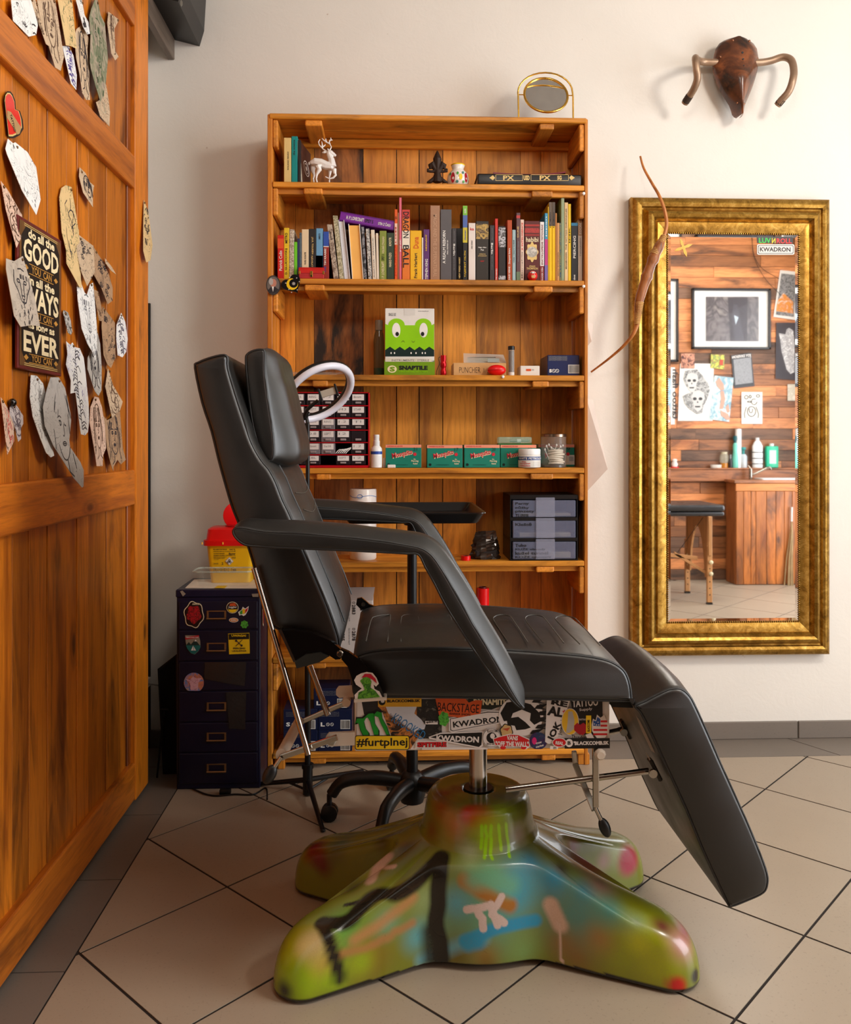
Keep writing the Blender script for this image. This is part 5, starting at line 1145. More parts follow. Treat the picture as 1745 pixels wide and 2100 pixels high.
# bottom shelf: navy glove boxes
gi = 0
def glovebox(x0, x1, zlow, yt, Y, letter, label, by=None):
    a, d_ = U(x0,yt,Y), U(x1,yt,Y); t = thing('glove_box', label, 'box', ((a.x+d_.x)/2, Y+.05, zlow), 'navy glove boxes on the bottom shelf')
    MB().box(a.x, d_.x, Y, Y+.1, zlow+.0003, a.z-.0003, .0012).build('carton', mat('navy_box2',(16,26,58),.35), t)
    yb_ = 905-(zlow-1)*F*ray((x0+x1)/2,0).y/Y; h = yb_-yt; w_ = x1-x0
    text_px(letter, x0+w_*.08, yt+h*.62, x0+w_*.2, yt+h*.82, Y-.0008, WHITE, t, bold=.04); ring_mark(t, x0+w_*.29, yt+h*.72, PX(3.4,Y), Y-.0008, WHITE); ring_mark(t, x0+w_*.41, yt+h*.72, PX(3.4,Y), Y-.0008, WHITE)
    for k in range(4): text_px('DISPOSABLE NITRILE GLOVES' if k % 2 else 'POWDER FREE NON STERILE 100', x0+w_*.08, yt+h*.12+k*2.6, x0+w_*.62, yt+h*.12+k*2.6+1.6, Y-.0008, GREYP, t)
    barcode(t, x0+w_*.66, yt+h*.5, x0+w_*.94, yt+h*.94, Y-.0008, int(x0)); return a.z
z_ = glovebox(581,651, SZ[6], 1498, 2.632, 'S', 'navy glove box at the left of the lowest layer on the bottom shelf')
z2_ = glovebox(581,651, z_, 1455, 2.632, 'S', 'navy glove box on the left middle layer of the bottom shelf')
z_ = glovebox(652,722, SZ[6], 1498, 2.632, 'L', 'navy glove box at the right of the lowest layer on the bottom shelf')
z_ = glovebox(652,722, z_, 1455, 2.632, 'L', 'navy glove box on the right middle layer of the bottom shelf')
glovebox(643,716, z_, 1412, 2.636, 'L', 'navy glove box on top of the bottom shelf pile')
# clear sleeves hanging on the right side of the bookcase
for pts, lb_ in (([(1209,818),(1216,820),(1246,962),(1211,1016)], 'translucent plastic sleeve sticking out from the right side of the bookcase'), ([(1210,660),(1216,664),(1213,700),(1210,720)], 'small pale paper corner showing at the right side of the bookcase')):
    t = thing('plastic_sleeve', lb_, 'sleeve', (U(1210,1000,2.70).x, 2.70, U(1210,1010,2.70).z))
    pp = [U(a, y, 2.635+.015*i) for i, (a, y) in enumerate(pts)]; pp[0].x = xr-.0015; pp[-1].x = xr-.0015; MB().prism([V((max(p.x, xr-.0015), p.y, p.z)) for p in pp], (.0004,.001,0)).build('sleeve', mat('sleeve_plastic',(214,196,184),.3), t)
    if len(lb_) > 72:
        for k in range(7):
            p = pp[1].lerp(pp[2], .15+.12*k); disc(p+V((-.004,-.0015,0)), .0012, .0025, 0, WHITE, t, 'punch_hole', 8)
# ---------------------------------------------------------------- filing cabinet and what stands on it
fy = UF(450, 1618).y
NAVY = mat('navy_enamel',(9,12,44),.38,var=.04)
x0, x1 = U(362,1400,fy).x, U(534,1400,fy).x; fzt = U(450,1209,fy).z; fd = .205
fc = thing('filing_cabinet', 'narrow navy metal filing cabinet covered with stickers by the door', 'cabinet', ((x0+x1)/2, fy+fd/2, 0))
MB().box(x0, x1, fy, fy+fd, 0, fzt, .003).build('body', NAVY, fc)
MB().box(x0-.002, x1+.002, fy-.004, fy+fd, fzt-.022, fzt+.001, .003).build('top_panel', NAVY, fc)
dy = [(1232,1290),(1292,1354),(1356,1415),(1417,1479),(1481,1541),(1543,1606)]
for k, (a, d_) in enumerate(dy):
    zt, zb = U(450,a,fy).z, U(450,d_,fy).z
    dr = MB().box(x0+.008, x1-.008, fy-.005, fy+.002, zb+.001, zt-.001, .0015).build('drawer', mat('navy_drawer',(8,10,38),.36,var=.05), fc)
    yc = (1261,1327,1384,1449,1511,1575)[k]; px0, px1 = (424,464)
    if k != 2:
        Y = fy-.0062; A_, B_ = U(px0,yc+9,Y), U(px1,yc-9,Y); w_, h_ = B_.x-A_.x, B_.z-A_.z; mb = MB(); t_ = .0055
        mb.box(A_.x,A_.x+t_,Y-.001,Y+.001,A_.z,B_.z); mb.box(B_.x-t_,B_.x,Y-.001,Y+.001,A_.z,B_.z); mb.box(A_.x+t_,B_.x-t_,Y-.001,Y+.001,B_.z-.003,B_.z)
        h_o = mb.build('label_holder', mat('aged_brass',(150,120,84),.35,.85,var=.2), dr)
        MB().tube([V((A_.x,Y-.003,A_.z+.002)), V((B_.x,Y-.003,A_.z+.002))], .0028, 8).build('pull_lip', mat('aged_brass',(150,120,84),.35,.85,var=.2), dr, 60)
TAPE = mat('dark_tape',(38,34,34),.14,bump=.35,bscale=60)
for pts in ([(420,1358),(505,1357),(502,1407),(470,1402),(419,1392)], [(463,1420),(505,1418),(503,1496),(470,1494)]):
    flat([U(a, d_, fy-.0068) for a, d_ in pts], TAPE, fc, 'foil_tape')
for pts in ([(369,1213),(374,1211),(381,1218),(375,1223)], [(516,1218),(530,1217),(530,1224),(518,1224)]): flat([U(a, d_, fy-.0055) for a, d_ in pts], mat('clear_tape',(150,138,122),.3), fc, 'tape_scrap')
SYF = fy-.0066
nz = lambda x, y: (340+x/5.833, 1020+y/5.833)
def fst(pts, m, nm, e=0.0): return flat([U(*nz(*p), SYF-e) for p in pts], m, fc, nm)
def blob(cx, cy, rx, ry, n=24, k=0, am=0): return [(cx+rx*(1+am*math.sin(k*2*math.pi*i/n))*math.cos(2*math.pi*i/n), cy+ry*(1+am*math.sin(k*2*math.pi*i/n))*math.sin(2*math.pi*i/n)) for i in range(n)]
fst(blob(336,1402,118,156,36,6,.07), CREAM, 'sticker'); fst(blob(336,1402,108,146,36,6,.07), mat('sticker_black_red',(26,6,8),.4), 'sticker_field', .0004)
fst(blob(335,1400,85,105,24,5,.12), blotch('red_monster_print',[(30,4,6),(196,20,34),(24,4,6),(220,40,50)],110,.4), 'sticker_art', .0008); text_px('AMAROK', *nz(315,1265), *nz(400,1288), SYF-.001, CREAM, fc)
fst(blob(797,1318,73,70), CREAM, 'sticker'); fst(blob(797,1318,66,63), mat('sticker_dark',(36,26,24),.4), 'sticker_field', .0004); fst([(740,1340),(855,1340),(830,1372),(797,1380),(765,1370)], YELLOW, 'sticker_art', .0008); fst([(770,1270),(825,1262),(848,1300),(760,1300)], ORANGEP, 'sticker_art', .0008); text_px('Juggler', *nz(748,1300), *nz(850,1330), SYF-.0012, WHITE, fc)
fst([(865,1372),(905,1345),(920,1308),(950,1330),(992,1300),(985,1350),(955,1405),(930,1420),(905,1405),(880,1415)], WHITE, 'sticker'); fst([(885,1370),(915,1345),(915,1395),(890,1400)], GREENP, 'sticker_art', .0005); fst([(918,1330),(948,1340),(945,1390),(918,1395)], YELLOW, 'sticker_art', .0005); fst([(950,1345),(985,1315),(975,1355),(950,1390)], REDP, 'sticker_art', .0005)
fst(blob(812,1468,57,28), WHITE, 'sticker'); fst(blob(812,1468,50,22), mat('sticker_orange',(230,140,50),.4), 'sticker_field', .0004); text_px('KEBU', *nz(780,1458), *nz(845,1480), SYF-.0008, WHITE, fc)
fst(blob(940,1520,44,46,24,7,.13), blotch('green_blob_print',[(30,90,30),(90,190,60),(20,60,24)],120,.4), 'sticker')
fst([(232,1650),(395,1650),(412,1720),(415,1790),(390,1840),(345,1880),(300,1865),(255,1810),(238,1730)], mat('sticker_grey_sun',(150,140,120),.4), 'sticker'); fst([(238,1775),(275,1730),(300,1760),(350,1700),(410,1775)], mat('sticker_mountain',(24,50,48),.4), 'sticker_art', .0004)
fst([(240,1770),(414,1770),(412,1800),(385,1842),(343,1878),(300,1862),(258,1812)], mat('sticker_teal',(16,104,100),.4), 'sticker_art', .0006); fst([(300,1832),(328,1770),(332,1832)], WHITE, 'sticker_art', .001); fst([(336,1832),(336,1785),(362,1832)], WHITE, 'sticker_art', .001); fst([(340,1722),(355,1698),(372,1722)], WHITE, 'sticker_art', .001)
fst([(230,1672),(395,1648),(398,1680),(234,1702)], mat('sticker_red_banner',(190,40,50),.4), 'sticker_art', .0012); text_px('TEMPLE BASE CAMP', *nz(238,1668), *nz(392,1682), SYF-.002, WHITE, fc)
fst([(745,1630),(1000,1620),(1005,1868),(757,1878)], YELLOW, 'sticker'); fst([(750,1636),(996,1627),(998,1695),(753,1703)], mat('sign_dark',(32,24,14),.4), 'sticker_field', .0004)
text_px('UWAGA!', *nz(785,1640), *nz(960,1668), SYF-.001, YELLOW, fc, bold=.04); text_px('PIERCING', *nz(805,1795), *nz(950,1817), SYF-.001, INK, fc, bold=.03); text_px('UZALEŻNIA', *nz(792,1822), *nz(965,1846), SYF-.001, INK, fc, bold=.03)
for A, B_ in (((840,1708),(910,1775)),((915,1704),(836,1782))):
    p, r = U(*nz(*A), SYF-.001), U(*nz(*B_), SYF-.001); MB().tube([p, r], .0009, 5).build('sticker_bar', INK, fc)
disc(U(*nz(842,1715), SYF-.0012), .0032, .0032, 0, INK, fc, 'sticker_ball', 12); disc(U(*nz(906,1772), SYF-.0012), .0032, .0032, 0, INK, fc, 'sticker_ball', 12)
gz = lambda x, y: (280+x/4.847, 1320+y/4.847)
p_ = [gz(570+100*math.cos(a), 388+(100*math.sin(a) if math.sin(a) < .8 else 82)) for a in [2*math.pi*k/28 for k in range(28)]]
flat([U(a, d_, SYF-.0002) for a, d_ in p_], blotch('sunset_sticker',[(120,70,130),(214,130,80),(90,130,190),(226,170,90)],28,.4,2), fc, 'sticker'); flat([U(*gz(570+dx, 400+dz_), SYF-.0008) for dx, dz_ in ((-85,-50),(-40,-40),(-10,-75),(25,-55),(80,-60),(45,-15),(40,60),(-35,60),(-40,-5))], blotch('pink_creature',[(200,110,130),(226,180,190),(150,50,60)],90,.4), fc, 'sticker_art')
sxp = x1+.0035
flat([V((sxp, fy+.02+dy_, U(535,yy,fy).z)) for dy_, yy in ((.004,1233),(.022,1240),(.026,1270),(.016,1290),(.004,1285),(-.002,1255))], CREAM, fc, 'sticker'); flat([V((sxp+.0006, fy+.02+dy_, U(535,yy,fy).z)) for dy_, yy in ((.006,1237),(.02,1243),(.023,1268),(.015,1285),(.006,1281),(.001,1256))], blotch('red_monster_print',[(30,4,6)],110), fc, 'sticker_field')
# papers under the glass dish
zt = fzt+.0012
pa = thing('paper_sheet', 'creased white paper under the glass dish on the filing cabinet', 'paper', (U(450,1205,fy+.05).x, fy+.09, zt))
MB().prism([V((x0+.02, fy+.02, zt)), V((x1-.008, fy+.006, zt)), V((x1-.012, fy+.19, zt)), V((x0+.012, fy+.17, zt))], (0,0,.0012)).build('sheet', mat('white_paper',(226,216,200),.7,var=.08), pa)
MB().prism([V((x0+.105, fy+.012, zt+.0014)), V((x0+.135, fy+.010, zt+.0014)), V((x0+.136, fy+.05, zt+.0014)), V((x0+.107, fy+.05, zt+.0014))], (0,0,.0003)).build('yellow_patch', YELLOW, pa)
# glass dish
dgl = thing('glass_dish', 'rectangular clear glass dish on top of the filing cabinet', 'dish', (U(455,1200,fy+.06).x, fy+.07, zt+.002))
zd = zt+.0022; dx0, dx1, dy0, dy1 = U(402,1200,fy+.02).x, U(512,1200,fy+.02).x, fy+.014, fy+.082; zr = U(455,1173,fy+.012).z
def rrect(x0, x1, y0, y1, z, r, n=4):
    out = []
    for cx, cy, a0 in ((x1-r,y1-r,0),(x0+r,y1-r,90),(x0+r,y0+r,180),(x1-r,y0+r,270)):
        for k in range(n+1): a = math.radians(a0+90*k/n); out.append(V((cx+r*math.cos(a), cy+r*math.sin(a), z)))
    return out
rings = [rrect(dx0+.008,dx1-.008,dy0+.008,dy1-.008,zd,.012), rrect(dx0+.003,dx1-.003,dy0+.003,dy1-.003,zd+.006,.014), rrect(dx0-.003,dx1+.003,dy0-.003,dy1+.003,zr-.003,.015), rrect(dx0-.009,dx1+.009,dy0-.009,dy1+.009,zr,.018), rrect(dx0-.008,dx1+.008,dy0-.008,dy1+.008,zr+.003,.018), rrect(dx0-.001,dx1+.001,dy0-.001,dy1+.001,zr+.001,.014), rrect(dx0+.005,dx1-.005,dy0+.005,dy1-.005,zd+.008,.012)]
mb = MB(); n = len(rings[0])
for r in rings: mb.v += r
for j in range(len(rings)-1): mb.f += [(j*n+i, j*n+(i+1) % n, (j+1)*n+(i+1) % n, (j+1)*n+i) for i in range(n)]
mb.f += [tuple(range(n-1,-1,-1)), tuple(range((len(rings)-1)*n, len(rings)*n))]
mb.build('bowl', glass('dish_glass',(216,226,214),.02,.05), dgl, 40)
MB().tube(rrect(dx0-.009,dx1+.009,dy0-.009,dy1+.009,zr+.001,.018), .0026, 6, closed=True).build('rim', glass('rim_glass',(210,226,216),.03,.35), dgl, 60)
# sharps container
sy = fy+.092
sc_ = thing('sharps_bin', 'yellow sharps container with red lid and open flap on the cabinet', 'sharps bin', (U(470,1195,sy).x, sy+.06, zt+.0015))
YEL = mat('sharps_yellow',(238,186,14),.35,var=.03); zb = zt+.0017
X0, X1 = U(421,1150,sy).x, U(521,1150,sy).x; zr1, zr0 = U(465,1108,sy).z, U(465,1119,sy).z; ztl = U(465,1083,sy).z; dpt = .10
def loft(rgs, nm, m, par, sm=40):
    mb = MB(); n = len(rgs[0])
    for r in rgs: mb.v += r
    for j in range(len(rgs)-1): mb.f += [(j*n+i, j*n+(i+1) % n, (j+1)*n+(i+1) % n, (j+1)*n+i) for i in range(n)]
    mb.f += [tuple(range(n-1,-1,-1)), tuple(range((len(rgs)-1)*n, len(rgs)*n))]
    return mb.build(nm, m, par, sm)
loft([rrect(X0+.013,X1-.013,sy+.01,sy+dpt-.01,zb,.012), rrect(X0+.002,X1-.002,sy,sy+dpt,zr0,.014)], 'body', YEL, sc_)
loft([rrect(X0-.007,X1+.007,sy-.008,sy+dpt+.008,zr0,.018), rrect(X0-.007,X1+.007,sy-.008,sy+dpt+.008,zr1,.018)], 'lid_rim', REDPL, sc_)
loft([rrect(X0+.000,X1-.000,sy-.002,sy+dpt+.002,zr1,.016), rrect(X0+.003,X1-.003,sy+.004,sy+dpt-.004,ztl-.005,.018), rrect(X0+.010,X1-.010,sy+.012,sy+dpt-.012,ztl,.018)], 'lid', REDPL, sc_)
MB().lathe([(.028,0),(.028,.004),(.02,.005)], ((X0+X1)/2+.006, sy+dpt*.5, ztl), 20).build('opening_collar', mat('red_dark',(170,6,12),.35), sc_, 45)
c = U(486,1057,sy+.07); MB().lathe([(.040,0),(.042,.002),(.042,.006),(.04,.007)], c, 24, (.25,-1,.12)).build('flap', REDPL, sc_, 45)
for px in (414.5, 457): p = U(px,1114,sy-.009); MB().box(p.x-.0018, p.x+.0018, sy-.0105, sy-.007, p.z-.004, p.z+.003, .0006).build('latch', mat('latch_yellow',(250,190,60),.4), sc_)
lb = sy-.0012
kz = lambda x, y: (340+x/5.833, 1020+y/5.833)
def kt(s, x0, y0, x1, y1, Y=None): text_px(s, *kz(x0,y0), *kz(x1,y1), (Y if Y else sy-.0005+.0045*(y1-560)/420), INK, sc_)
kt('FILL LINE IS ON THE LID', 568,615,730,632); kt('DAILY 4L', 762,615,832,632); kt('contaminated objects only, do not press, do not refill', 568,638,832,656); kt('CONTAINER', 572,665,705,678); kt('Baxter', 755,662,835,684); kt('SHARPS GUARD CAP DAILY 4 L', 572,686,835,702); kt('DISPOSE OF AS CLINICAL', 572,708,730,718); kt('WITH SHARPS WASTE', 572,722,705,734); kt('UN 3291', 572,740,630,748); kt('0123', 790,712,835,732); kt('DANGER', 572,785,630,800); kt('2', 668,776,688,806)
def dia(cx, cy, r, m, e): flat([U(*kz(cx+dx*r, cy+dy_*r), sy-.0008+.003-e) for dx, dy_ in ((0,-1),(1,0),(0,1),(-1,0))], m, sc_, 'hazard_diamond')
dia(760,763,50,WHITE,.0); dia(760,763,46,INK,.0004); dia(760,763,43,WHITE,.0008)
for k in range(3): a = math.pi/2+k*2*math.pi/3; c = U(*kz(760+15*math.cos(a), 766-15*math.sin(a)), sy+.0008); MB().tube([c+V((.0026*math.cos(2*math.pi*i/14), -.0002, .0026*math.sin(2*math.pi*i/14))) for i in range(14)], .0007, 4, closed=True).build('hazard_ring', INK, sc_)
kt('[ 8 ] [ r ][ o ][ o ]', 572,845,750,885); kt('▽ recycle', 780,845,840,892)
# black box leaning by the cabinet, socket with cable, power lead
by_ = 2.60
bs = thing('floor_speaker', 'black slanted box standing in the corner behind the cabinet', 'speaker', (U(345,1560,by_).x, 2.68, 0))
pts = [U(323,1372,by_), U(364,1340,by_), V((U(366,1500,by_).x, by_, .001)), V((U(334,1500,by_).x, by_, .001))]
MB().prism(pts, (.02,.13,0)).build('enclosure', BLACKPL, bs); MB().prism([p+V((.006*(1 if i in (0,3) else -1), -.0015, .006*(-1 if i in (0,1) else 1))) for i, p in enumerate(pts)], (0,.0012,0)).build('grille', mat('speaker_cloth',(10,10,10),.9), bs)
MB().tube([U(337,1455,by_-.03), V((U(322,1600,by_-.03).x, by_-.03, .003))], .003, 6).build('stand_leg', BLACKPL, bs); MB().tube([U(329,1455,by_-.02), U(345,1455,by_-.02)], .003, 6).build('stand_bar', BLACKPL, bs)
so = thing('wall_socket', 'white plug and cable in the corner beside the door edge', 'socket', U(296,1402,2.80))
p = U(296,1402,2.80); MB().box(p.x-.014, p.x+.012, 2.80, YB-.001, p.z-.016, p.z+.016, .003).build('plug', WHITEPL, so)
MB().tube(smooth_path([U(303,1402,2.805), U(315,1404,2.80), U(335,1407,2.79)], 5), .0022, 6).build('cable', mat('grey_cable',(150,144,134),.5), so)
pl = MB().tube(smooth_path([UF(395,1617,.003), UF(420,1628,.003), UF(445,1632,.003), UF(480,1629,.003), UF(520,1629,.003), UF(545,1616,.003), V((U(552,1605,2.40).x, 2.36, .02))], 6), .0024, 6).build('power_lead', BLACKPL, smooth=60)
tag(pl, 'thin black power lead on the floor below the filing cabinet', 'cable')
bk2 = MB().obox(UF(462,1623,.008), (1,0,0), (0,1,0), (0,0,1), .016, .008, .008, .003, 2).build('lead_switch', BLACKPL, smooth=40); tag(bk2, 'small black in-line switch lying under the filing cabinet front', 'switch')

# ---------------------------------------------------------------- ring light on a tripod
ry = 2.43; hx = U(631,1590,ry).x
rl = thing('ring_light', 'white ring lamp with phone clip on a thin black tripod', 'lamp', (hx, ry, 0))
feet = [UF(662,1706), UF(742,1584), UF(528,1611)]; hub = V((hx, ry, 1-(1592-905)*ry/F))
for f in feet:
    f = V((f.x, f.y, .004)); MB().tube([hub+V((0,0,-.005)), f], [.008,.006], 8).build('tripod_leg', BLACKPL, rl, 60)
    MB().ell(f, .007, .007, .005, 8, 5).build('rubber_foot', BLACKPL, rl, 180); m_ = hub.lerp(f, .45); MB().tube([hub+V((0,0,-.035)), m_], .0035, 6).build('brace', BLACKPL, rl)
MB().tube([hub+V((0,0,-.045)), hub+V((0,0,.03))], .014, 12).build('hub', BLACKPL, rl, 40); MB().tube([hub+V((0,0,.028)), hub+V((0,0,.04))], .017, 10).build('collar', BLACKPL, rl, 40)
c = U(652,803,ry)
MB().tube([hub, V((hx, ry, c.z*.62))], .0085, 10).build('pole', BLACKPL, rl, 40); MB().tube([V((hx, ry, c.z*.60)), V((hx, ry, c.z-.09))], .006, 10).build('upper_pole', BLACKPL, rl, 40)
MB().tube(smooth_path([V((hx, ry, c.z-.09)), V((hx-.005, ry+.005, c.z-.065)), U(633,848,ry), U(622,860,ry)], 4), .005, 8).build('joint', BLACKPL, rl, 60)
an = math.radians(35); ua = V((math.cos(an), 0, math.sin(an))); ub = V((math.sin(an)*.54, .84, -math.cos(an)*.54)).normalized()
ra = PX(79, ry); N = 48; nr = ua.cross(ub).normalized()
if nr.y > 0: nr = -nr
rb_ = PX(79, ry)
circ = lambda off, r: [c+ua*(r*math.cos(2*math.pi*k/N))+ub*(r*math.sin(2*math.pi*k/N))+nr*off for k in range(N)]
MB().tube(circ(.0, ra*.92), .0115, 12, closed=True).build('ring_housing', BLACKPL, rl, 60)
MB().tube(circ(.007, ra*.92), .0108, 14, closed=True).build('diffuser_ring', mat('ring_diffuser',(226,226,238),.3,var=.01), rl, 60)
MB().tube(smooth_path([U(622,860,ry), U(630,840,ry-.02), U(652,822,ry-.03)], 5), .0055, 8).build('clip_arm', BLACKPL, rl, 60)
ca, cb_ = U(657,810,ry-.045), U(690,800,ry-.045); ux = (cb_-ca).normalized(); uz = V((-ux.z,0,ux.x))
MB().obox((ca+cb_)/2, ux, (0,1,0), uz, (cb_-ca).length/2, .006, PX(7,ry), .001).build('phone_clip', mat('clip_grey',(176,166,150),.4), rl)
for p in (ca, cb_): MB().obox(p, ux, (0,1,0), uz, .0028, .01, PX(13,ry), .0015).build('clip_jaw', BLACKPL, rl)

# ---------------------------------------------------------------- rolling instrument tray
ty = 2.25; tx = U(845,1100,ty).x
tr = thing('instrument_tray', 'black rolling tray table on a five-star castor base behind the chair', 'tray table', (tx, ty, 0))
MB().tube([V((tx,ty,.10)), V((tx,ty,.55))], .0155, 14).build('column', BLACKPL, tr, 40); MB().tube([V((tx,ty,.5)), V((tx,ty,.80))], .013, 14).build('inner_column', BLACKPL, tr, 40)
ff, fbk = 2.09, 2.47; zt = U(880,1052,ff).z; tx1 = U(998,1052,ff).x; tx0 = tx-(tx1-tx); zl = zt-.028
loft([rrect(tx0+.02,tx1-.02,ff+.02,fbk-.02,zl,.02), rrect(tx0+.018,tx1-.018,ff+.018,fbk-.018,zl+.001,.02), rrect(tx0+.004,tx1-.004,ff+.004,fbk-.004,zt-.004,.02), rrect(tx0,tx1,ff,fbk,zt-.002,.02), rrect(tx0,tx1,ff,fbk,zt,.02), rrect(tx0+.006,tx1-.006,ff+.006,fbk-.006,zt-.001,.02), rrect(tx0+.022,tx1-.022,ff+.022,fbk-.022,zl+.005,.02)], 'tray', mat('tray_black',(22,22,24),.25), tr, 30)
MB().tube([V((tx,ty,.78)), V((tx,ty,zl-.0005))], [.02,.034], 14).build('tray_mount', BLACKPL, tr, 40)
hubz = .115
MB().lathe([(.03,-.04),(.036,-.02),(.036,.02),(.024,.035),(.018,.04)], (tx,ty,hubz-.02), 16).build('base_hub', BLACKPL, tr, 45)
for k in range(5):
    a = math.radians(176+72*k); d = V((math.cos(a), math.sin(a), 0)); L = .218
    e = V((tx,ty,0))+d*L
    lg = MB().tube(smooth_path([V((tx,ty,hubz-.01))+d*.02, V((tx,ty,hubz))+d*.10, V((tx,ty,hubz-.01))+d*.18, V((tx,ty,hubz-.045))+d*.212], 4), [.019]*5+[.017]*4+[.0155]*4, 10).build('base_leg', BLACKPL, tr, 60)
    w = V((-d.y, d.x, 0))
    for s in (-1, 1): MB().lathe([(.016,-.007),(.022,-.005),(.022,.005),(.016,.007)], V((e.x,e.y,.0225))+w*s*.0085, 14, w).build('castor_wheel', BLACKPL, lg, 45)
    MB().tube([V((e.x,e.y,.07)), V((e.x,e.y,.035))], .007, 8).build('castor_fork', BLACKPL, lg, 60)
# ---------------------------------------------------------------- tattoo chair
def leather(name, rgb, rough):
    t = NT(name); vec = t.coords(); c = lin(rgb)
    n = t.noise(vec, 5, 3); g = t.noise(vec, 420, 2, .6)
    t.link(t.ramp(n, [(.3, tuple(x*.85 for x in c)), (.7, c)]), t.b.inputs['Base Color'])
    rg = t.ramp(t.noise(vec, 9, 4), [(.3, (rough-.06,)*3), (.7, (rough+.06,)*3)]); t.link(rg, t.b.inputs['Roughness'])
    t.b.inputs['Specular IOR Level'].default_value = .72
    t.bump(t.math('ADD', t.math('MULTIPLY', g, .12), t.noise(vec, 6, 2)), .22, .004); return t.m
LEA = leather('black_leather', (21,20,18), .42); LEA2 = leather('black_leather_side', (24,24,24), .42); PIPE = leather('leather_piping', (14,14,14), .6)
YN, YFAR = 1.53, 1.95; YC = (YN+YFAR)/2
chair = thing('tattoo_chair', 'black leather reclining tattoo chair on a spray-painted hydraulic base', 'chair', (.18, 1.75, 0))
def cushion(name, prof, Yref, Ya, Yb, r, crown, m=LEA, sm=4, piping=True, pr=.0026, sect=7, parent=None, cp=3):
    parent = parent or chair
    P3 = [U(a[0], a[1], Yref) for a in prof]; W = [(a[2] if len(a) > 2 else 0.0) for a in prof]
    n0 = len(P3)
    pts = smooth_path([V((p.x, w, p.z)) for p, w in zip(P3, W)], sm, True)
    Q = [(p.x, p.z) for p in pts]; Wt = [max(0, min(1.5, p.y)) for p in pts]; n = len(Q)
    ar = sum(Q[i][0]*Q[(i+1) % n][1]-Q[(i+1) % n][0]*Q[i][1] for i in range(n))
    nor = []
    for i in range(n):
        dx, dz_ = Q[(i+1) % n][0]-Q[i-1][0], Q[(i+1) % n][1]-Q[i-1][1]; L = math.hypot(dx, dz_) or 1
        nor.append((dz_/L, -dx/L) if ar > 0 else (-dz_/L, dx/L))
    secs = []
    for k in range(4): a = math.pi/2*k/3; secs.append((Ya+r*(1-math.sin(a)), r*(1-math.cos(math.pi/2-a)) if False else r*(1-math.sin(a))*.0+r*(1-math.sin(a)), 0))
    secs = [(Ya, r*.9, 0), (Ya+r*.12, r*.5, .02), (Ya+r*.45, r*.15, .08), (Ya+r, 0, .18)]
    inner = [(Ya+r+(Yb-Ya-2*r)*k/(sect-1)) for k in range(1, sect-1)]
    full = secs+[(y, 0, 1-abs(2*(y-Ya)/(Yb-Ya)-1)**cp) for y in inner]+[(Yb-(y-Ya), i, c) for y, i, c in reversed(secs)]
    mb = MB()
    for y, ins, c in full:
        for i in range(n):
            o = crown*c*Wt[i]-ins*.55
            mb.v.append(V((Q[i][0]+nor[i][0]*o, y, Q[i][1]+nor[i][1]*o)))
    S = len(full)
    for j in range(S-1): mb.f += [(j*n+i, j*n+(i+1) % n, (j+1)*n+(i+1) % n, (j+1)*n+i) for i in range(n)]
    from mathutils.geometry import tessellate_polygon
    for base_ in (0, (S-1)*n):
        for tri in tessellate_polygon([[V((mb.v[base_+i].x, mb.v[base_+i].z, 0)) for i in range(n)]]): mb.f.append(tuple(base_+i for i in tri))
    o = mb.build(name, m, parent, 50)
    if piping:
        sub = o if parent is chair else parent
        for y in (Ya+r*.35, Yb-r*.35): MB().tube([V((Q[i][0]+nor[i][0]*(-r*.10), y, Q[i][1]+nor[i][1]*(-r*.10))) for i in range(n)], pr, 6, closed=True).build('piping', PIPE, sub, 60)
    return o
# seat
seatp = [(722,1362),(732,1345,.5),(780,1333,1),(880,1329,1),(1000,1331,1),(1100,1337,1),(1190,1344,1),(1245,1354,.8),(1278,1372,.5),(1292,1398,.2),(1297,1432),(1292,1440),(1150,1437),(1000,1434),(850,1432),(745,1431),(726,1426),(722,1400)]
seat = cushion('seat', seatp, YN, YN, YFAR, .014, .008)
zs = U(900,1329,YN).z+.0068
sgz = lambda x, y: (680+x/2.644, 1180+y/2.644)
for lp in ([(185,350),(212,250),(235,226),(300,216),(318,225),(302,350)], [(375,348),(376,250),(384,222),(420,213),(462,222),(474,250),(486,348)], [(560,342),(548,245),(556,220),(590,208),(635,215),(650,240),(668,342)], [(725,342),(700,245),(708,220),(740,208),(790,215),(808,240),(850,342)], [(955,342),(882,245),(882,222),(915,210),(960,215),(985,240),(1064,345)], [(1148,345),(1060,250),(1052,222),(1085,210),(1135,215),(1165,240),(1258,345)], [(1345,348),(1225,245),(1218,222),(1255,212),(1310,222),(1340,245),(1455,352)]):
    pp = []
    for a, d_ in lp:
        p = UF(*sgz(a, d_), zs); f = 1-abs(2*(p.y-YN)/(YFAR-YN)-1)**3; pp.append(V((p.x, p.y, U(sgz(a,d_)[0],1331,YN).z+.008*f+.0004)))
    MB().tube(smooth_path(pp, 5), .0011, 5).build('stitching', mat('stitch_grey',(72,70,64),.5), seat, 60)
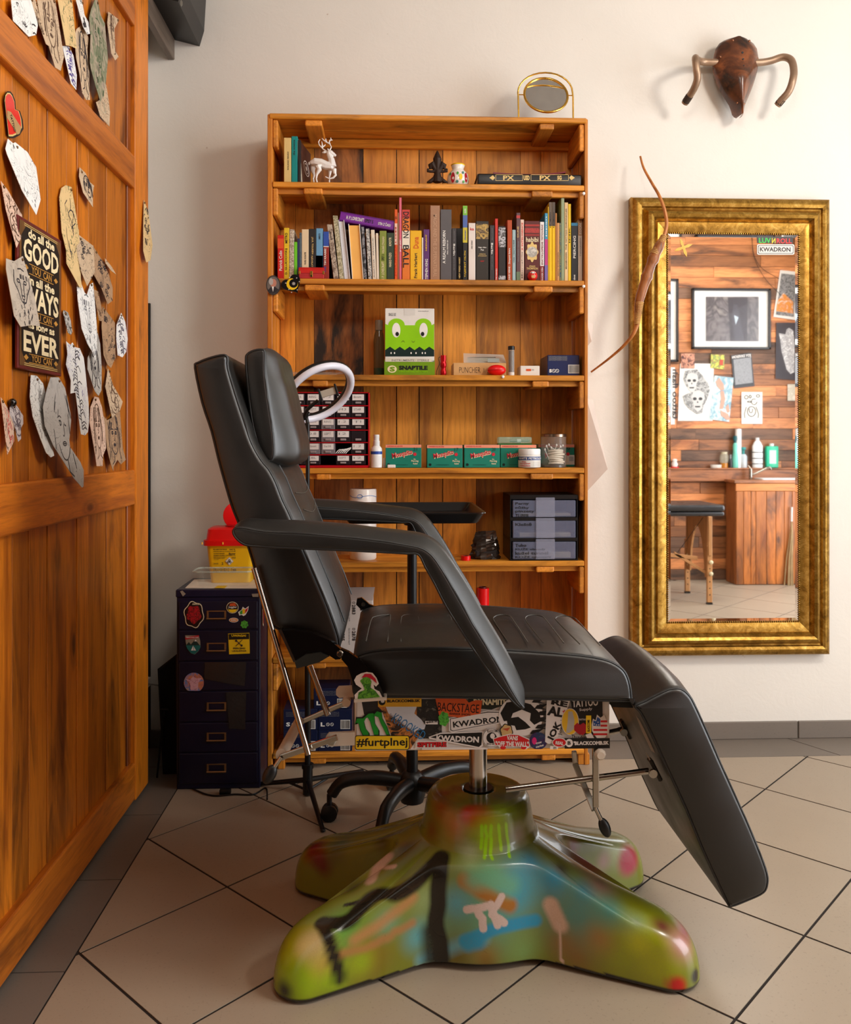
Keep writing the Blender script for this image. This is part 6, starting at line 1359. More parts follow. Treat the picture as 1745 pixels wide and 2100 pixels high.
# backrest
backp = [(397,754),(404,742),(432,731),(458,726),(467,733),(468,755,.3),(483,808,.6),(502,866,.8),(517,909,.8),(536,943,.8),(551,961,.8),(566,988,.8),(580,1024,.8),(597,1060,.8),(623,1126,.8),(650,1190,.8),(673,1244,.7),(692,1297,.5),(697,1320,.2),(692,1330),(640,1318),(571,1293),(556,1283),(549,1268),(528,1197),(506,1121),(477,1050),(463,1006),(446,945),(431,884),(412,826)]
back = cushion('backrest', backp, YN, YN, YFAR, .016, .020, sm=3)
for fx in (.16, .84):                     # seams between bolsters and centre panel
    yy = YN+(YFAR-YN)*fx; f = 1-abs(2*fx-1)**3
    pl_ = [U(a, d_, YN) for a, d_, *_ in backp[10:18]]
    MB().tube([V((p.x+.020*.8*f*.86, yy, p.z+.020*.8*f*.42+.0002)) for p in pl_], .0016, 5).build('seam', PIPE, back, 60)
for py in range(3):
    i = 12+py; a, d_ = U(*backp[i][:2], YN), U(*backp[i+1][:2], YN)
    pts = [];
    for k in range(9):
        fx = .22+.56*k/8; f = 1-abs(2*fx-1)**3; q_ = a.lerp(d_, .25*math.sin(math.pi*k/8)); pts.append(V((q_.x+.0165*f*.9, YN+(YFAR-YN)*fx, q_.z+.0165*f*.44)))
    MB().tube(pts, .0011, 5).build('stitching', mat('stitch_grey',(72,70,64),.5), back, 60)
# headrest pillow strapped to the backrest
hy0, hy1 = 1.565, 1.905
headp = [(503,740),(506,726),(520,718),(536,716,.2),(543,722,.5),(543,760,.8),(547,800,1),(554,850,1.1),(560,890,1.25),(562,920,1.35),(561,938,1.2),(553,946,.2),(538,936),(527,906),(516,862),(507,790)]
cushion('headrest_pillow', headp, hy0, hy0, hy1, .009, .030, sm=3, cp=7, sect=11)
for fx in (.28, .72): MB().obox(U(500,800,hy0+(hy1-hy0)*fx)+V((.004,0,0)), (1,0,.1), (0,1,0), (0,0,1), .018, .018, .004, .002).build('headrest_strap', PIPE, chair)
# footrest
footp = [(1302,1449),(1325,1437,.3),(1350,1424,.5),(1376,1413,.8),(1398,1413,1),(1415,1426,1),(1428,1448,1),(1455,1508,1),(1482,1570,1),(1510,1632,1),(1536,1690,1),(1560,1748,.9),(1575,1790,.6),(1577,1814,.2),(1568,1834),(1535,1850),(1503,1862),(1494,1858),(1470,1808),(1440,1742),(1408,1664),(1372,1586),(1340,1516),(1315,1466)]
foot_ = cushion('footrest', footp, YN, YN, YFAR, .015, .012)
# armrests
armp = [(477,1092),(482,1083,.3),(500,1082,.6),(540,1089,.8),(620,1094,.9),(700,1100,.9),(780,1109,.9),(832,1117,1),(868,1126,1.1),(895,1150,1.2),(933,1214,1.4),(971,1281,1.4),(1008,1342,1.4),(1042,1402,1.3),(1064,1438,1),(1075,1452,.3),(1066,1452),(1050,1438),(1020,1402),(982,1349),(952,1304),(914,1243),(891,1198),(872,1164),(858,1138),(835,1136),(780,1133),(700,1129),(600,1125),(525,1121),(500,1117),(484,1105)]
cushion('armrest', armp, 1.42, 1.42, 1.516, .008, .018, sm=3)
cushion('armrest', armp, 1.42, 1.964, 2.06, .008, .018, sm=3)
# frame box under the seat
fy0, fy1 = 1.575, 1.905
fx0, fx1 = U(727,1480,fy0).x, U(1250,1480,fy0).x; fz0, fz1 = U(990,1537,fy0).z, U(990,1436,YN).z+.001
frame = MB().box(fx0, fx1, fy0, fy1, fz0, fz1, .002).build('frame', mat('white_frame',(222,214,206),.4), chair)
LAY = [0]
sa = lambda x, y: (700+x/5.817, 1360+y/5.817)
sb = lambda x, y: (960+x/5.453, 1360+y/5.453)
def clampz(p):
    return V((min(max(p.x, fx0+.0005), fx1-.0005), p.y, min(max(p.z, fz0+.0004), fz1-.0004)))
def sk(fn, pts, m, e=0, nm='sticker'):
    if e == 0: LAY[0] += 1
    Y = fy0-.0006-.00014*LAY[0]-.00009*e
    return flat([clampz(U(*fn(a, d_), Y)) for a, d_ in pts], m, frame, nm)
def skt(fn, s, x0, y0, x1, y1, m, bold=.03, ang=0.0, e=3):
    Y = fy0-.0006-.00014*LAY[0]-.00009*e; a, d_ = U(*fn(x0,y1), Y), U(*fn(x1,y0), Y); w_, h_ = d_.x-a.x, d_.z-a.z
    an = math.radians(ang); u_ = V((math.cos(an),0,math.sin(an))); v_ = V((-math.sin(an),0,math.cos(an)))
    return text(s, a, u_, v_, w_, h_, m, frame, bold)
def rect(x0, y0, x1, y1): return [(x0,y0),(x1,y0),(x1,y1),(x0,y1)]
def circ_(cx, cy, rx, ry, n=28): return blob(cx, cy, rx, ry, n)
DK = mat('sticker_black2',(20,18,18),.35); WH = mat('sticker_white2',(228,220,214),.4)
sk(sa, [(190,430),(860,430),(900,1030),(180,1030)], WH); sk(sa, [(240,450),(560,440),(560,560),(330,640),(270,610)], mat('sticker_smoke',(40,36,36),.4))
sk(sa, [(440,520),(960,520),(960,820),(820,1030),(600,880),(480,560)], blotch('sunset_palms',[(24,18,16),(36,26,20),(206,130,60),(28,20,18),(60,40,28)],34,.4))
sk(sa, [(900,430),(1190,430),(1200,890),(980,900),(900,830)], blotch('film_strip',[(18,16,16),(36,34,34),(18,16,16),(120,112,100)],60,.35))
sk(sa, rect(960,1005,1745,1035), WH)
sk(sa, [(530,520),(900,515),(870,600),(950,670),(1005,740),(990,790),(900,800),(870,825),(830,800),(560,600)], mat('sticker_pale_blue',(206,210,218),.4)); skt(sa, 'KROOKED', 590,570,1030,690, mat('krooked_blue',(44,120,176),.4), .0, -33); skt(sa, 'SKATEBOARDING', 565,585,960,625, GREYP, 0, -38)
sk(sa, rect(437,418,955,520), mat('sticker_amber',(222,166,40),.4)); sk(sa, circ_(485,465,40,38), DK, 1, 'sticker_mark'); sk(sa, circ_(492,455,22,18), WH, 2, 'sticker_mark'); skt(sa, 'BLACKCOMB.SK', 545,430,940,470, DK, .04)
claws = ([(118,735),(180,650),(260,650),(300,640),(270,700),(290,780),(330,830),(335,870),(260,870),(225,800),(205,720),(170,705)], [(245,655),(320,590),(385,585),(395,640),(400,720),(450,800),(450,870),(395,870),(370,790),(345,700),(310,640)], [(365,620),(420,560),(480,580),(490,660),(545,760),(580,870),(545,870),(505,790),(470,720),(440,640),(400,625)])
LAY[0] += 1
for cp in claws: sk(sa, inset(cp, 1.07), DK, 1, 'claw_outline')
for cp in claws: sk(sa, inset(cp, .9), mat('claw_green',(28,148,40),.35), 4, 'claw_mark')
def rr2(x0, y0, x1, y1, r, n=4):
    out = []
    for cx, cy, a0 in ((x1-r,y1-r,0),(x0+r,y1-r,90),(x0+r,y0+r,180),(x1-r,y0+r,270)):
        for k in range(n+1): a = math.radians(a0+90*k/n); out.append((cx+r*math.cos(a), cy+r*math.sin(a)))
    return out
sk(sa, rr2(162,862,812,1034,26), DK); sk(sa, rr2(170,870,804,1026,22), YELLOW, 1, 'sticker_field'); skt(sa, '#furtplnej', 182,888,790,1022, DK, .02)
sk(sa, [(890,935),(930,925),(1275,925),(1262,1012),(880,1015)], WH); skt(sa, 'SPITFIRE', 905,938,1255,1006, DK, .09); skt(sa, 'SPITFIRE', 905,938,1255,1004, REDP, .04, e=5)
# second zone
sk(sb, [(0,395),(430,395),(440,455),(260,520),(0,500)], mat('sticker_dark_green',(28,32,24),.4)); skt(sb, 'DYNAMITE', 60,398,430,470, CREAM, .04)
sk(sa, [(1040,880),(1180,830),(1700,815),(1690,985),(1650,1015),(1050,905)], WH); sk(sa, [(1060,885),(1185,845),(1680,825),(1670,975),(1640,1000)], DK, 1, 'sticker_field'); skt(sa, 'KWADRON', 1130,850,1640,930, WH, .04, -3)
sk(sa, [(1280,655),(1745,565),(1980,570),(1985,700),(1320,830),(1285,810)], WH); sk(sa, [(1296,662),(1745,578),(1965,583),(1968,690),(1330,812),(1300,800)], DK, 1, 'sticker_border'); sk(sa, [(1304,668),(1745,588),(1956,592),(1960,684),(1335,804),(1308,794)], WH, 2, 'sticker_field'); skt(sa, 'KWADRON', 1335,690,1940,770, DK, .03, 6)
sk(sa, [(1120,415),(1480,425),(1520,470),(1600,440),(1680,445),(1650,680),(1165,620)], ORANGEP); skt(sa, 'BACKSTAGE', 1145,460,1640,570, DK, .0, -4); skt(sa, 'BARBER SHOPS', 1290,585,1540,615, DK, .01, -4)
sk(sa, blob(1222,665,62,85,24,6,.1), blotch('green_blob_print',[(30,90,30)],120)); sk(sa, rect(1000,690,1150,730), WH); skt(sa, 'quick m', 1010,690,1145,722, DK, .04, 3)
sk(sb, circ_(590,590,250,225), WH); sk(sb, [(360,560),(430,440),(560,420),(700,460),(800,560),(815,650),(740,690),(690,640),(700,560),(600,520),(500,560),(470,640),(400,650)], DK, 1, 'sticker_art'); sk(sb, [(430,620),(560,600),(640,660),(700,720),(640,740),(540,750),(520,700),(440,690)], DK, 2, 'sticker_art')
for k, zp in enumerate(((740,400),(770,470),(800,540),(790,610),(780,690),(720,750))): sk(sb, [(zp[0],zp[1]),(zp[0]+130,zp[1]-20),(zp[0]+60,zp[1]+30),(zp[0]+120,zp[1]+50),(zp[0]-30,zp[1]+40)], DK, k+1, 'sticker_zigzag')
sk(sb, circ_(262,835,105,108), WH); sk(sb, circ_(262,835,100,103), DK, 1, 'sticker_ring'); sk(sb, circ_(262,835,96,99), WH, 2, 'sticker_field'); sk(sb, circ_(262,835,58,60), DK, 3, 'sticker_mark'); sk(sb, circ_(272,815,26,30), WH, 4, 'sticker_mark'); skt(sb, 'BLACKCOMB', 215,745,330,775, DK, .02); skt(sb, 'SINCE 2001', 205,890,300,915, DK, .02)
sk(sb, blob(428,760,72,80,24,6,.08), DK); sk(sb, blob(428,760,62,70,24,6,.08), mat('sticker_sand',(206,170,110),.4), 1, 'sticker_field'); sk(sb, [(380,735),(470,720),(440,760)], mat('sand_red',(190,80,50),.4), 2, 'sticker_art')
sk(sb, [(275,845),(340,820),(470,790),(560,795),(690,850),(690,935),(650,970),(600,965),(580,935),(430,930),(400,960),(360,955),(340,930),(300,920)], WH); sk(sb, [(285,850),(345,828),(470,800),(560,805),(680,858),(680,930),(345,925),(305,912)], REDP, 1, 'sticker_field'); skt(sb, 'VANS', 430,805,555,860, WH, .04, -4); skt(sb, '"OFF THE WALL"', 305,865,675,930, WH, .04, -2)
for cx in (390, 620): sk(sb, circ_(cx,945,32,20), REDP, 1, 'sticker_wheel')
sk(sb, circ_(783,870,100,98), blotch('night_blue_print',[(30,40,80),(60,30,80),(24,60,90),(120,40,110)],60,.35)); sk(sb, circ_(740,870,26,40), mat('hot_pink',(220,40,120),.4), 1, 'sticker_art'); skt(sb, 'grow', 760,890,830,920, WH, .03, 15); skt(sb, 'market', 760,925,850,950, WH, .03, 15)
sk(sb, [(880,395),(1150,395),(1060,640),(985,880),(900,905),(860,880),(870,640)], WH); skt(sb, 'RE', 925,395,1110,460, DK, .05, -12); skt(sb, 'AL', 880,470,1060,580, DK, .05, -10); skt(sb, 'JOK', 960,790,1190,890, DK, .04, 62); sk(sb, [(1075+(28 if k % 2 == 0 else 11)*math.sin(k*math.pi/5), 545-(30 if k % 2 == 0 else 12)*math.cos(k*math.pi/5)) for k in range(10)], REDP, 1, 'sticker_star'); skt(sb, 'Jokerb', 1050,760,1240,810, DK, .0, 80)
sk(sb, [(1140,400),(1500,400),(1505,640),(1470,800),(1240,800),(1180,600)], DK); skt(sb, 'TATTOO', 1165,405,1455,495, WH, .03, 3); skt(sb, 'Supply', 1245,505,1390,545, WH, .01, 5); skt(sb, 'TATTOO', 1240,620,1320,640, WH, .02)
sk(sb, circ_(1140,655,98,150), WH); sk(sb, circ_(1140,655,92,144), mat('sticker_sunny',(226,178,40),.4), 1, 'sticker_field'); sk(sb, [(1120,540),(1165,540),(1190,640),(1180,740),(1130,780),(1095,780),(1110,680)], mat('sticker_grey_figure',(176,170,160),.5), 2, 'sticker_art')
sk(sb, [(1185,700),(1220,665),(1250,690),(1290,665),(1325,700),(1320,770),(1285,805),(1230,790),(1185,750)], mat('berry_red',(168,22,36),.4)); skt(sb, 'Thunder', 1150,795,1310,850, DK, .02, -6)
sk(sb, rect(1318,585,1376,785), YELLOW); skt(sb, 'BLACKCOMB', 1360,735,1490,765, DK, .03, 90)
sk(sb, [(1385,760),(1380,690),(1395,620),(1425,640),(1440,575),(1480,610),(1520,580),(1545,630),(1570,690),(1570,780),(1530,835),(1440,838)], WH); sk(sb, [(1398,700),(1400,640),(1430,650),(1445,600),(1478,625),(1476,705)], mat('flag_blue',(40,80,150),.4), 1, 'sticker_art')
for k in range(4): sk(sb, rect(1480 if k < 2 else 1400,640+k*48,1555,662+k*48), REDP, 1, 'sticker_stripe')
for x_, y_ in ((1412,680),(1435,690),(1452,660),(1460,690)): sk(sb, circ_(x_,y_,7,7,8), WH, 2, 'sticker_dot')
sk(sb, [(1310,800),(1375,780),(1410,840),(1350,875)], WH); sk(sb, rect(1078,838,1584,956), DK); sk(sb, circ_(1130,893,42,46), WH, 1, 'sticker_mark'); skt(sb, 'B', 1112,872,1148,914, DK, .04); skt(sb, "'BLACKCOMB.SK", 1180,868,1575,918, WH, .05)
sk(sb, circ_(1020,888,80,52), WH); sk(sb, circ_(1020,888,72,45), REDP, 1, 'sticker_field'); skt(sb, 'REAL', 975,868,1065,908, WH, .05, -8)
sk(sb, [(918,925),(1012,935),(1000,985),(915,975)], WH); skt(sb, 'm', 955,935,985,965, DK, 0)

# hinges and linkage on the left
def plate(px, Y0, Y1, nm, m, par=None): return MB().prism([U(a, d_, Y0) for a, d_ in px], (0, Y1-Y0, 0)).build(nm, m, par or chair)
pb1 = plate([(571,1293),(600,1292),(640,1298),(678,1314),(700,1333),(703,1342),(698,1352),(688,1353),(676,1345),(656,1338),(628,1342),(606,1356),(603,1358)], 1.505, 1.522, 'back_bracket', GLOSSB)
MB().prism([U(a, d_, 1.50) for a, d_ in ((604,1357),(628,1342),(656,1338),(675,1346),(655,1358),(628,1366),(608,1371))], (0,.05,0)).build('bracket_flange', mat('bracket_grey',(52,54,52),.3,.4), chair)
MB().prism([U(a, d_, 1.503) for a, d_ in ((571,1292),(577,1291),(606,1355),(602,1359))], (0,.02,0)).build('bracket_edge', ROD, chair)
MB().lathe([(.0062,0),(.0062,.004),(.004,.0065)], U(697,1340,1.503), 12, (0,-1,0)).build('hinge_bolt', ROD, chair, 45)
pb2 = plate([(700,1331),(716,1338),(742,1356),(766,1385),(781,1410),(791,1436),(726,1438),(724,1400),(713,1367),(700,1352)], 1.508, 1.520, 'seat_bracket', GLOSSB)
plate([(726,1436),(792,1432),(793,1436),(726,1441)], 1.50, 1.53, 'bracket_lip', BEIGEM)
ya_ = 1.507
gs = [(728,1436),(727,1425),(735,1417),(742,1412),(730,1404),(726,1395),(731,1386),(740,1381),(752,1378),(764,1380),(772,1390),(777,1402),(771,1408),(766,1404),(768,1413),(778,1418),(784,1430),(783,1434)]
flat([U(a, d_, ya_) for a, d_ in gs], WH, chair, 'green_sticker'); flat([U(a, d_, ya_-.0005) for a, d_ in inset([(733,1434),(735,1420),(748,1415),(744,1405),(738,1396),(745,1389),(758,1388),(762,1398),(760,1410),(770,1417),(780,1430)], .98)], blotch('green_figure_print',[(36,110,30),(110,180,50),(30,90,26),(90,160,44)],110,.4), chair, 'green_sticker_art'); flat([U(a, d_, ya_-.0009) for a, d_ in ((741,1390),(748,1382),(760,1382),(770,1392),(773,1402),(764,1394),(752,1388))], mat('hat_crimson',(190,24,50),.4), chair, 'green_sticker_cap')
plate([(732,1228),(742,1226),(756,1238),(752,1250),(740,1250),(730,1240)], 1.955, 1.965, 'back_bracket', GLOSSB); plate([(748,1236),(775,1246),(768,1252),(752,1250)], 1.965, 1.975, 'seat_bracket', GLOSSB)
MB().lathe([(.005,0),(.005,.003)], U(745,1239,1.954), 10, (0,-1,0)).build('hinge_bolt', ROD, chair, 45)
MB().tube([U(521,1165,1.515), U(632,1547,1.515)], PX(6.2,1.5), 12).build('support_rod', ROD, chair, 60); MB().tube([U(635,1365,1.84), U(672,1466,1.84)], PX(6.5,1.8), 12).build('support_rod', ROD, chair, 60)
def bar(a, Ya, b_, Yb, w_, th, nm, m):
    p, r = U(*a, Ya), U(*b_, Yb); ux = (r-p).normalized(); uy = V((0,1,0)); uz = ux.cross(uy).normalized()
    return MB().obox((p+r)/2, ux, uz.cross(ux), uz, (r-p).length/2, th, w_, .0015, 2).build(nm, m, chair)
bar((575,1553), 1.535, (692,1512), 1.535, .0052, .004, 'link_bar', ROD); bar((614,1482), 1.845, (716,1438), 1.845, .0052, .004, 'link_bar', ROD)
p0, p1 = U(577,1548,1.54), U(613,1480,1.845); MB().tube([p0, p1], .0105, 12).build('cross_tube', BEIGEM, chair, 60)
for Y in (1.545, 1.845):
    s = YN/Y; c0_ = U(681,1518,1.545); 
    MB().prism([V((U(a,1518,1.545).x, Y, U(681,d_,1.545).z)) for a, d_ in ((668,1512),(674,1504),(727,1502),(727,1529),(676,1531),(668,1524))], (0,.008 if Y < 1.7 else -.008,0)).build('link_lug', BEIGEM, chair)
MB().lathe([(.0085,0),(.0085,.006),(.006,.0075)], U(681,1518,1.544), 6, (0,-1,0)).build('hex_bolt', STEEL, chair)
MB().lathe([(.009,0),(.009,.02)], U(711,1436,1.82), 14, (0,-1,0)).build('pivot_boss', BEIGEM, chair, 45)
def knob(a, b_, Y, ang, rx, rz, rod_to):
    c = U(a, b_, Y); k_ = MB().ell((0,0,0), rx, rx*.8, rz, 16, 10)
    an = math.radians(ang)
    for i, v in enumerate(k_.v): k_.v[i] = c+V((v.x*math.cos(an)-v.z*math.sin(an), v.y, v.x*math.sin(an)+v.z*math.cos(an)))
    k_.build('lever_knob', BLACKPL, chair, 180); MB().tube([c, U(*rod_to, Y)], .004, 8).build('lever_rod', ROD, chair, 60)
knob(553, 1588, 1.53, -28, .0115, .0185, (577,1552))
# linkage on the right
MB().tube([U(1037,1619,1.60), U(1330,1581,1.60)], PX(6.5,1.6), 12).build('footrest_rod', ROD, chair, 60); MB().tube([U(1240,1504,1.87), U(1276,1496,1.87)], PX(6,1.87), 10).build('footrest_rod', ROD, chair, 60)
bar((1221,1528), 1.59, (1222,1655), 1.59, .0058, .004, 'drop_bar', ROD); bar((1177,1540), 1.75, (1180,1570), 1.75, .005, .004, 'drop_bar', ROD); bar((1179,1566), 1.66, (1219,1662), 1.60, .0055, .004, 'lever_bar', STEEL)
knob(1240, 1697, 1.59, 22, .0105, .0195, (1220,1655))
MB().lathe([(.009,0),(.011,.006),(.007,.012)], U(1229,1545,1.57), 10, (0,-1,0)).build('wing_nut', BEIGEM, chair, 45)
for a, d_, Y in ((1336,1580,1.595), (1277,1497,1.865)):
    p = U(a, d_, Y); MB().obox(p+V((.006,0,.002)), (.45,0,-.9), (0,1,0), (.9,0,.45), .022, .010, .004, .002).build('footrest_lug', DARKMET, chair); MB().lathe([(.008,0),(.008,.006)], p+V((-.002,-.012,0)), 12, (0,-1,0)).build('lug_bolt', STEEL, chair, 45)
for pts in ([(1305,1467),(1313,1478),(1335,1520),(1345,1545),(1337,1540),(1318,1500)], [(1325,1542),(1332,1552),(1338,1562),(1333,1560)]):
    MB().prism([U(a, d_, YN+.06)+V((-.001,0,0)) for a, d_ in pts], (0,.002,0)).build('torn_lining', mat('lining_cream',(196,172,150),.7), chair)
plate([(1246,1440),(1300,1440),(1300,1452),(1256,1450)], 1.60, 1.88, 'footrest_hinge', BLACKPL)

# ---------------------------------------------------------------- painted hydraulic base
bcx, bcy = .181, 1.757
tips = [(s*.338, t*.176) for s in (-1, 1) for t in (-1, 1)]
def smin(a, b_, k):
    h = max(k-abs(a-b_), 0)/k; return min(a, b_)-h*h*k*.25
def sdf(x, y):
    d = math.hypot(x, y)-.128
    for tx_, ty_ in tips:
        L2 = tx_*tx_+ty_*ty_; t = max(0, min(1, (x*tx_+y*ty_)/L2)); r = .078-.022*t
        d = smin(d, math.hypot(x-tx_*t, y-ty_*t)-r, .06)
    return d
def hem(th):
    lo, hi = .05, .6
    for _ in range(26):
        m_ = (lo+hi)/2
        if sdf(m_*math.cos(th), m_*math.sin(th)) < 0: lo = m_
        else: hi = m_
    return lo
NT_, NR = 800, 140
prof_neck = [(.030,.282),(.034,.287),(.06,.287),(.085,.286),(.097,.281),(.104,.272),(.108,.255),(.111,.235),(.115,.218),(.121,.206)]
hems = [hem(2*math.pi*k/NT_) for k in range(NT_)]
hmx, hmn = max(hems), min(hems)
mb = MB(); grid_ = []
for k in range(NT_):
    th = 2*math.pi*k/NT_; Rm = .5*(hems[k]+.142+math.sqrt((hems[k]-.142)**2+.0009)); g = max(0, min(1, (Rm-hmn)/(hmx-hmn)))
    edge = .205+(.104-.205)*min(1, (Rm-.121)/.27); zh = .008+.012*(1-g)**3
    pr_ = list(prof_neck)
    for j in range(1, 161):
        s0 = 1-(1-j/160)**2.2
        zc = edge+(.206-edge)*(1-s0)**1.6
        pr_.append((.121+(Rm-.121)*s0, zh+(zc-zh)*max(0, 1-s0**(7+5*g))**.5))
    pr_.append((Rm, zh-.002)); pr_.append((Rm*.95, zh-.002))
    L_ = [0]
    for p, q_ in zip(pr_, pr_[1:]): L_.append(L_[-1]+math.hypot(q_[0]-p[0], q_[1]-p[1]))
    i = 0; colm = []
    for j in range(NR):
        t = L_[-1]*j/(NR-1)
        while i < len(L_)-2 and L_[i+1] < t: i += 1
        f = (t-L_[i])/max(1e-9, L_[i+1]-L_[i]); r = pr_[i][0]+(pr_[i+1][0]-pr_[i][0])*f; z = pr_[i][1]+(pr_[i+1][1]-pr_[i][1])*f
        colm.append(V((bcx+r*math.cos(th), bcy+r*math.sin(th), z)))
    grid_.append(colm)
for j in range(NR): mb.v += [grid_[k][j] for k in range(NT_)]
for j in range(NR-1): mb.f += [(j*NT_+k, j*NT_+(k+1) % NT_, (j+1)*NT_+(k+1) % NT_, (j+1)*NT_+k) for k in range(NT_)]
def pbase(name):
    t = NT(name); at = t.node('ShaderNodeVertexColor'); at.layer_name = 'paint'; vec = t.coords()
    n = t.noise(vec, 260, 3, .7); n2 = t.noise(vec, 18, 5, .65, 1.0)
    c = t.mix(t.ramp(n, [(.4, (0,0,0)), (.75, (.14,.14,.14))]), at.outputs['Color'], lin((120,96,60)))
    c = t.mix(t.ramp(n2, [(.66, (0,0,0)), (.74, (.28,.28,.28))]), c, lin((60,44,24)))
    t.link(c, t.b.inputs['Base Color']); setb(t.b, Roughness=.27); t.b.inputs['Coat Weight'].default_value = .25; t.bump(n2, .06, .002); return t.m
base = mb.build('painted_base', pbase('sprayed_paint'), chair, 180)
# spray paint: soft blobs and strokes laid on the shell in its own space
import numpy as np
PV = np.array([[v.co.x/K, v.co.y/K, v.co.z/K] for v in base.data.vertices])+np.array(ORG[base.name])
col = np.zeros((len(PV), 3)); col[:] = lin((122,128,32))
dv = PV-np.array([0,0,1.0]); fwd = dv@np.array([ST,CT,0]); pxv = CX+F*(dv@np.array([CT,-ST,0]))/fwd; pyv = CY-F*dv[:,2]/fwd
def anchor(px, py):                     # point of the near flank that lies there
    d = (pxv-px)**2+(pyv-py)**2; ok = d < 40
    if not ok.any(): ok = d <= d.min()+1
    i = np.where(ok)[0]; return PV[i[np.argmin(fwd[i])]]
def spray(px, py, r, rgb, soft=1.0, a=1.0):
    p = anchor(px, py); d = np.linalg.norm(PV-p, axis=1)/r
    m_ = np.clip((1.0-d)/soft, 0, 1)*a; m_ = m_*m_*(3-2*m_); global col
    col = col*(1-m_[:,None])+np.array(lin(rgb))*m_[:,None]
def stroke(pts, r, rgb, soft=.4, a=1.0):
    global col
    dn = [pts[0]]
    for p, q_ in zip(pts, pts[1:]):
        k_ = max(1, int(math.hypot(q_[0]-p[0], q_[1]-p[1])/9)); dn += [(p[0]+(q_[0]-p[0])*i/k_, p[1]+(q_[1]-p[1])*i/k_) for i in range(1, k_+1)]
    P_ = [anchor(*p) for p in dn]
    if r > .012: P_ = [sum(P_[max(0, i-2):i+3])/len(P_[max(0, i-2):i+3]) for i in range(len(P_))]
    best = np.full(len(PV), 9.0)
    for A, B_ in zip(P_, P_[1:]):
        ab = B_-A; t = np.clip(((PV-A)@ab)/max(ab@ab, 1e-9), 0, 1); best = np.minimum(best, np.linalg.norm(PV-(A+t[:,None]*ab), axis=1))
    m_ = np.clip((1-best/r)/soft, 0, 1)*a; col = col*(1-m_[:,None])+np.array(lin(rgb))*m_[:,None]
LIMEC, TEALC, OCH, CRIM, SKY, OLV, PALE = (150,186,10), (96,158,128), (150,92,24), (150,22,34), (62,160,186), (112,112,36), (196,176,150)
for px, py, r, c, so, a in ((1000,1870,.14,TEALC,.9,.8),(900,1900,.10,(110,150,110),.9,.7),(1080,1800,.10,SKY,.9,.6),(1180,1870,.12,(70,140,140),.9,.7),(700,1900,.09,(96,160,70),1,.8),(760,1960,.08,OCH,1,.6),(620,1960,.09,(176,176,10),.9,.9),(600,2010,.07,LIMEC,.8,.9),(680,2000,.05,LIMEC,.9,.8),
    (640,1930,.05,(196,170,120),.8,.8),(578,2030,.028,(14,14,10),.9,.9),(1320,1900,.09,(160,168,20),.9,.9),(1280,1960,.10,(150,160,14),1,.9),(1180,1960,.08,OCH,1,.6),(1350,1985,.06,(170,178,12),.9,.9),(1400,1930,.05,(176,120,110),.9,.9),(1410,1890,.035,(140,40,50),.9,.9),(1300,1890,.045,(120,150,130),.9,.6),(1390,2020,.025,(200,20,24),.7,1),(1430,2000,.018,(20,16,14),.7,1),
    (930,1960,.06,(112,96,20),.9,.8),(1000,1960,.05,(150,110,40),.9,.7),(880,1840,.06,(150,170,110),.9,.6),(820,1770,.08,(96,106,30),1,.8),(760,1740,.07,(110,124,36),1,.8),(680,1740,.06,(90,84,30),1,.8),(640,1735,.05,(120,14,14),.9,.95),(660,1780,.04,(100,18,14),1,.8),(700,1720,.05,(70,110,96),1,.7),(1270,1740,.06,(176,180,130),.9,.9),(1290,1770,.045,(176,40,66),.6,1),(1200,1760,.07,(160,96,90),1,.9),(1170,1730,.05,(190,190,150),1,.8),(1230,1810,.05,(160,130,120),1,.8),
    (970,1640,.09,(96,110,28),.9,.9),(900,1650,.05,(150,70,20),1,.8),(930,1690,.05,(190,120,70),1,.8),(910,1620,.04,(110,20,14),1,.9),(980,1670,.045,(176,30,14),.8,.9),(960,1665,.03,(190,24,14),.8,.9),(1040,1660,.05,(140,176,20),1,.8),(1000,1700,.06,(150,176,30),.9,.8),(1060,1640,.05,(90,110,50),1,.7),(1070,1710,.04,(170,150,140),1,.7),(1020,1625,.04,(60,110,90),1,.6)): spray(px, py, r, c, so, a)
for px, py, r, c, so, a in ((1060,1830,.07,SKY,.9,.75),(1130,1800,.05,(56,140,170),.9,.8),(1000,1800,.05,(120,180,130),.9,.7),(960,1770,.04,(150,170,110),.9,.7),(930,1850,.05,(90,170,190),.9,.7),(860,1920,.05,(90,170,180),.9,.7),(800,1890,.05,(110,170,140),.9,.6),(740,1970,.045,(150,170,20),.9,.9),(660,1975,.04,(190,150,70),.9,.6),(1080,1950,.06,(120,160,90),.9,.7),(1150,1930,.05,(150,100,40),.9,.6),(1230,1920,.05,(170,110,50),.9,.6),(1250,1860,.05,(80,140,130),.9,.8),(1200,1820,.04,(60,130,150),.9,.7),(960,1740,.03,(170,176,140),.9,.6),(1090,1760,.04,(60,130,160),.9,.7),(1000,1985,.03,(120,90,20),.9,.6),(880,1700,.04,(120,70,30),.9,.7),(1060,1620,.03,(70,100,60),.9,.8),(940,1610,.035,(90,20,14),.9,.8),(720,1815,.04,(66,72,18),.9,.8),(830,1735,.045,(54,58,16),.9,.8),(780,1720,.04,(60,54,18),.9,.7),(1150,1775,.03,(70,60,50),.9,.7),(1360,1895,.035,(104,30,44),.9,.8),(1405,1905,.03,(150,60,70),.9,.8),(1310,1930,.04,(186,190,10),.9,.8),(620,1935,.03,(206,190,120),.9,.7),(1180,1740,.03,(150,70,76),.9,.8),(1240,1770,.035,(180,140,130),.9,.8),(650,1760,.035,(110,12,14),.9,.9)): spray(px, py, r, c, so, a)
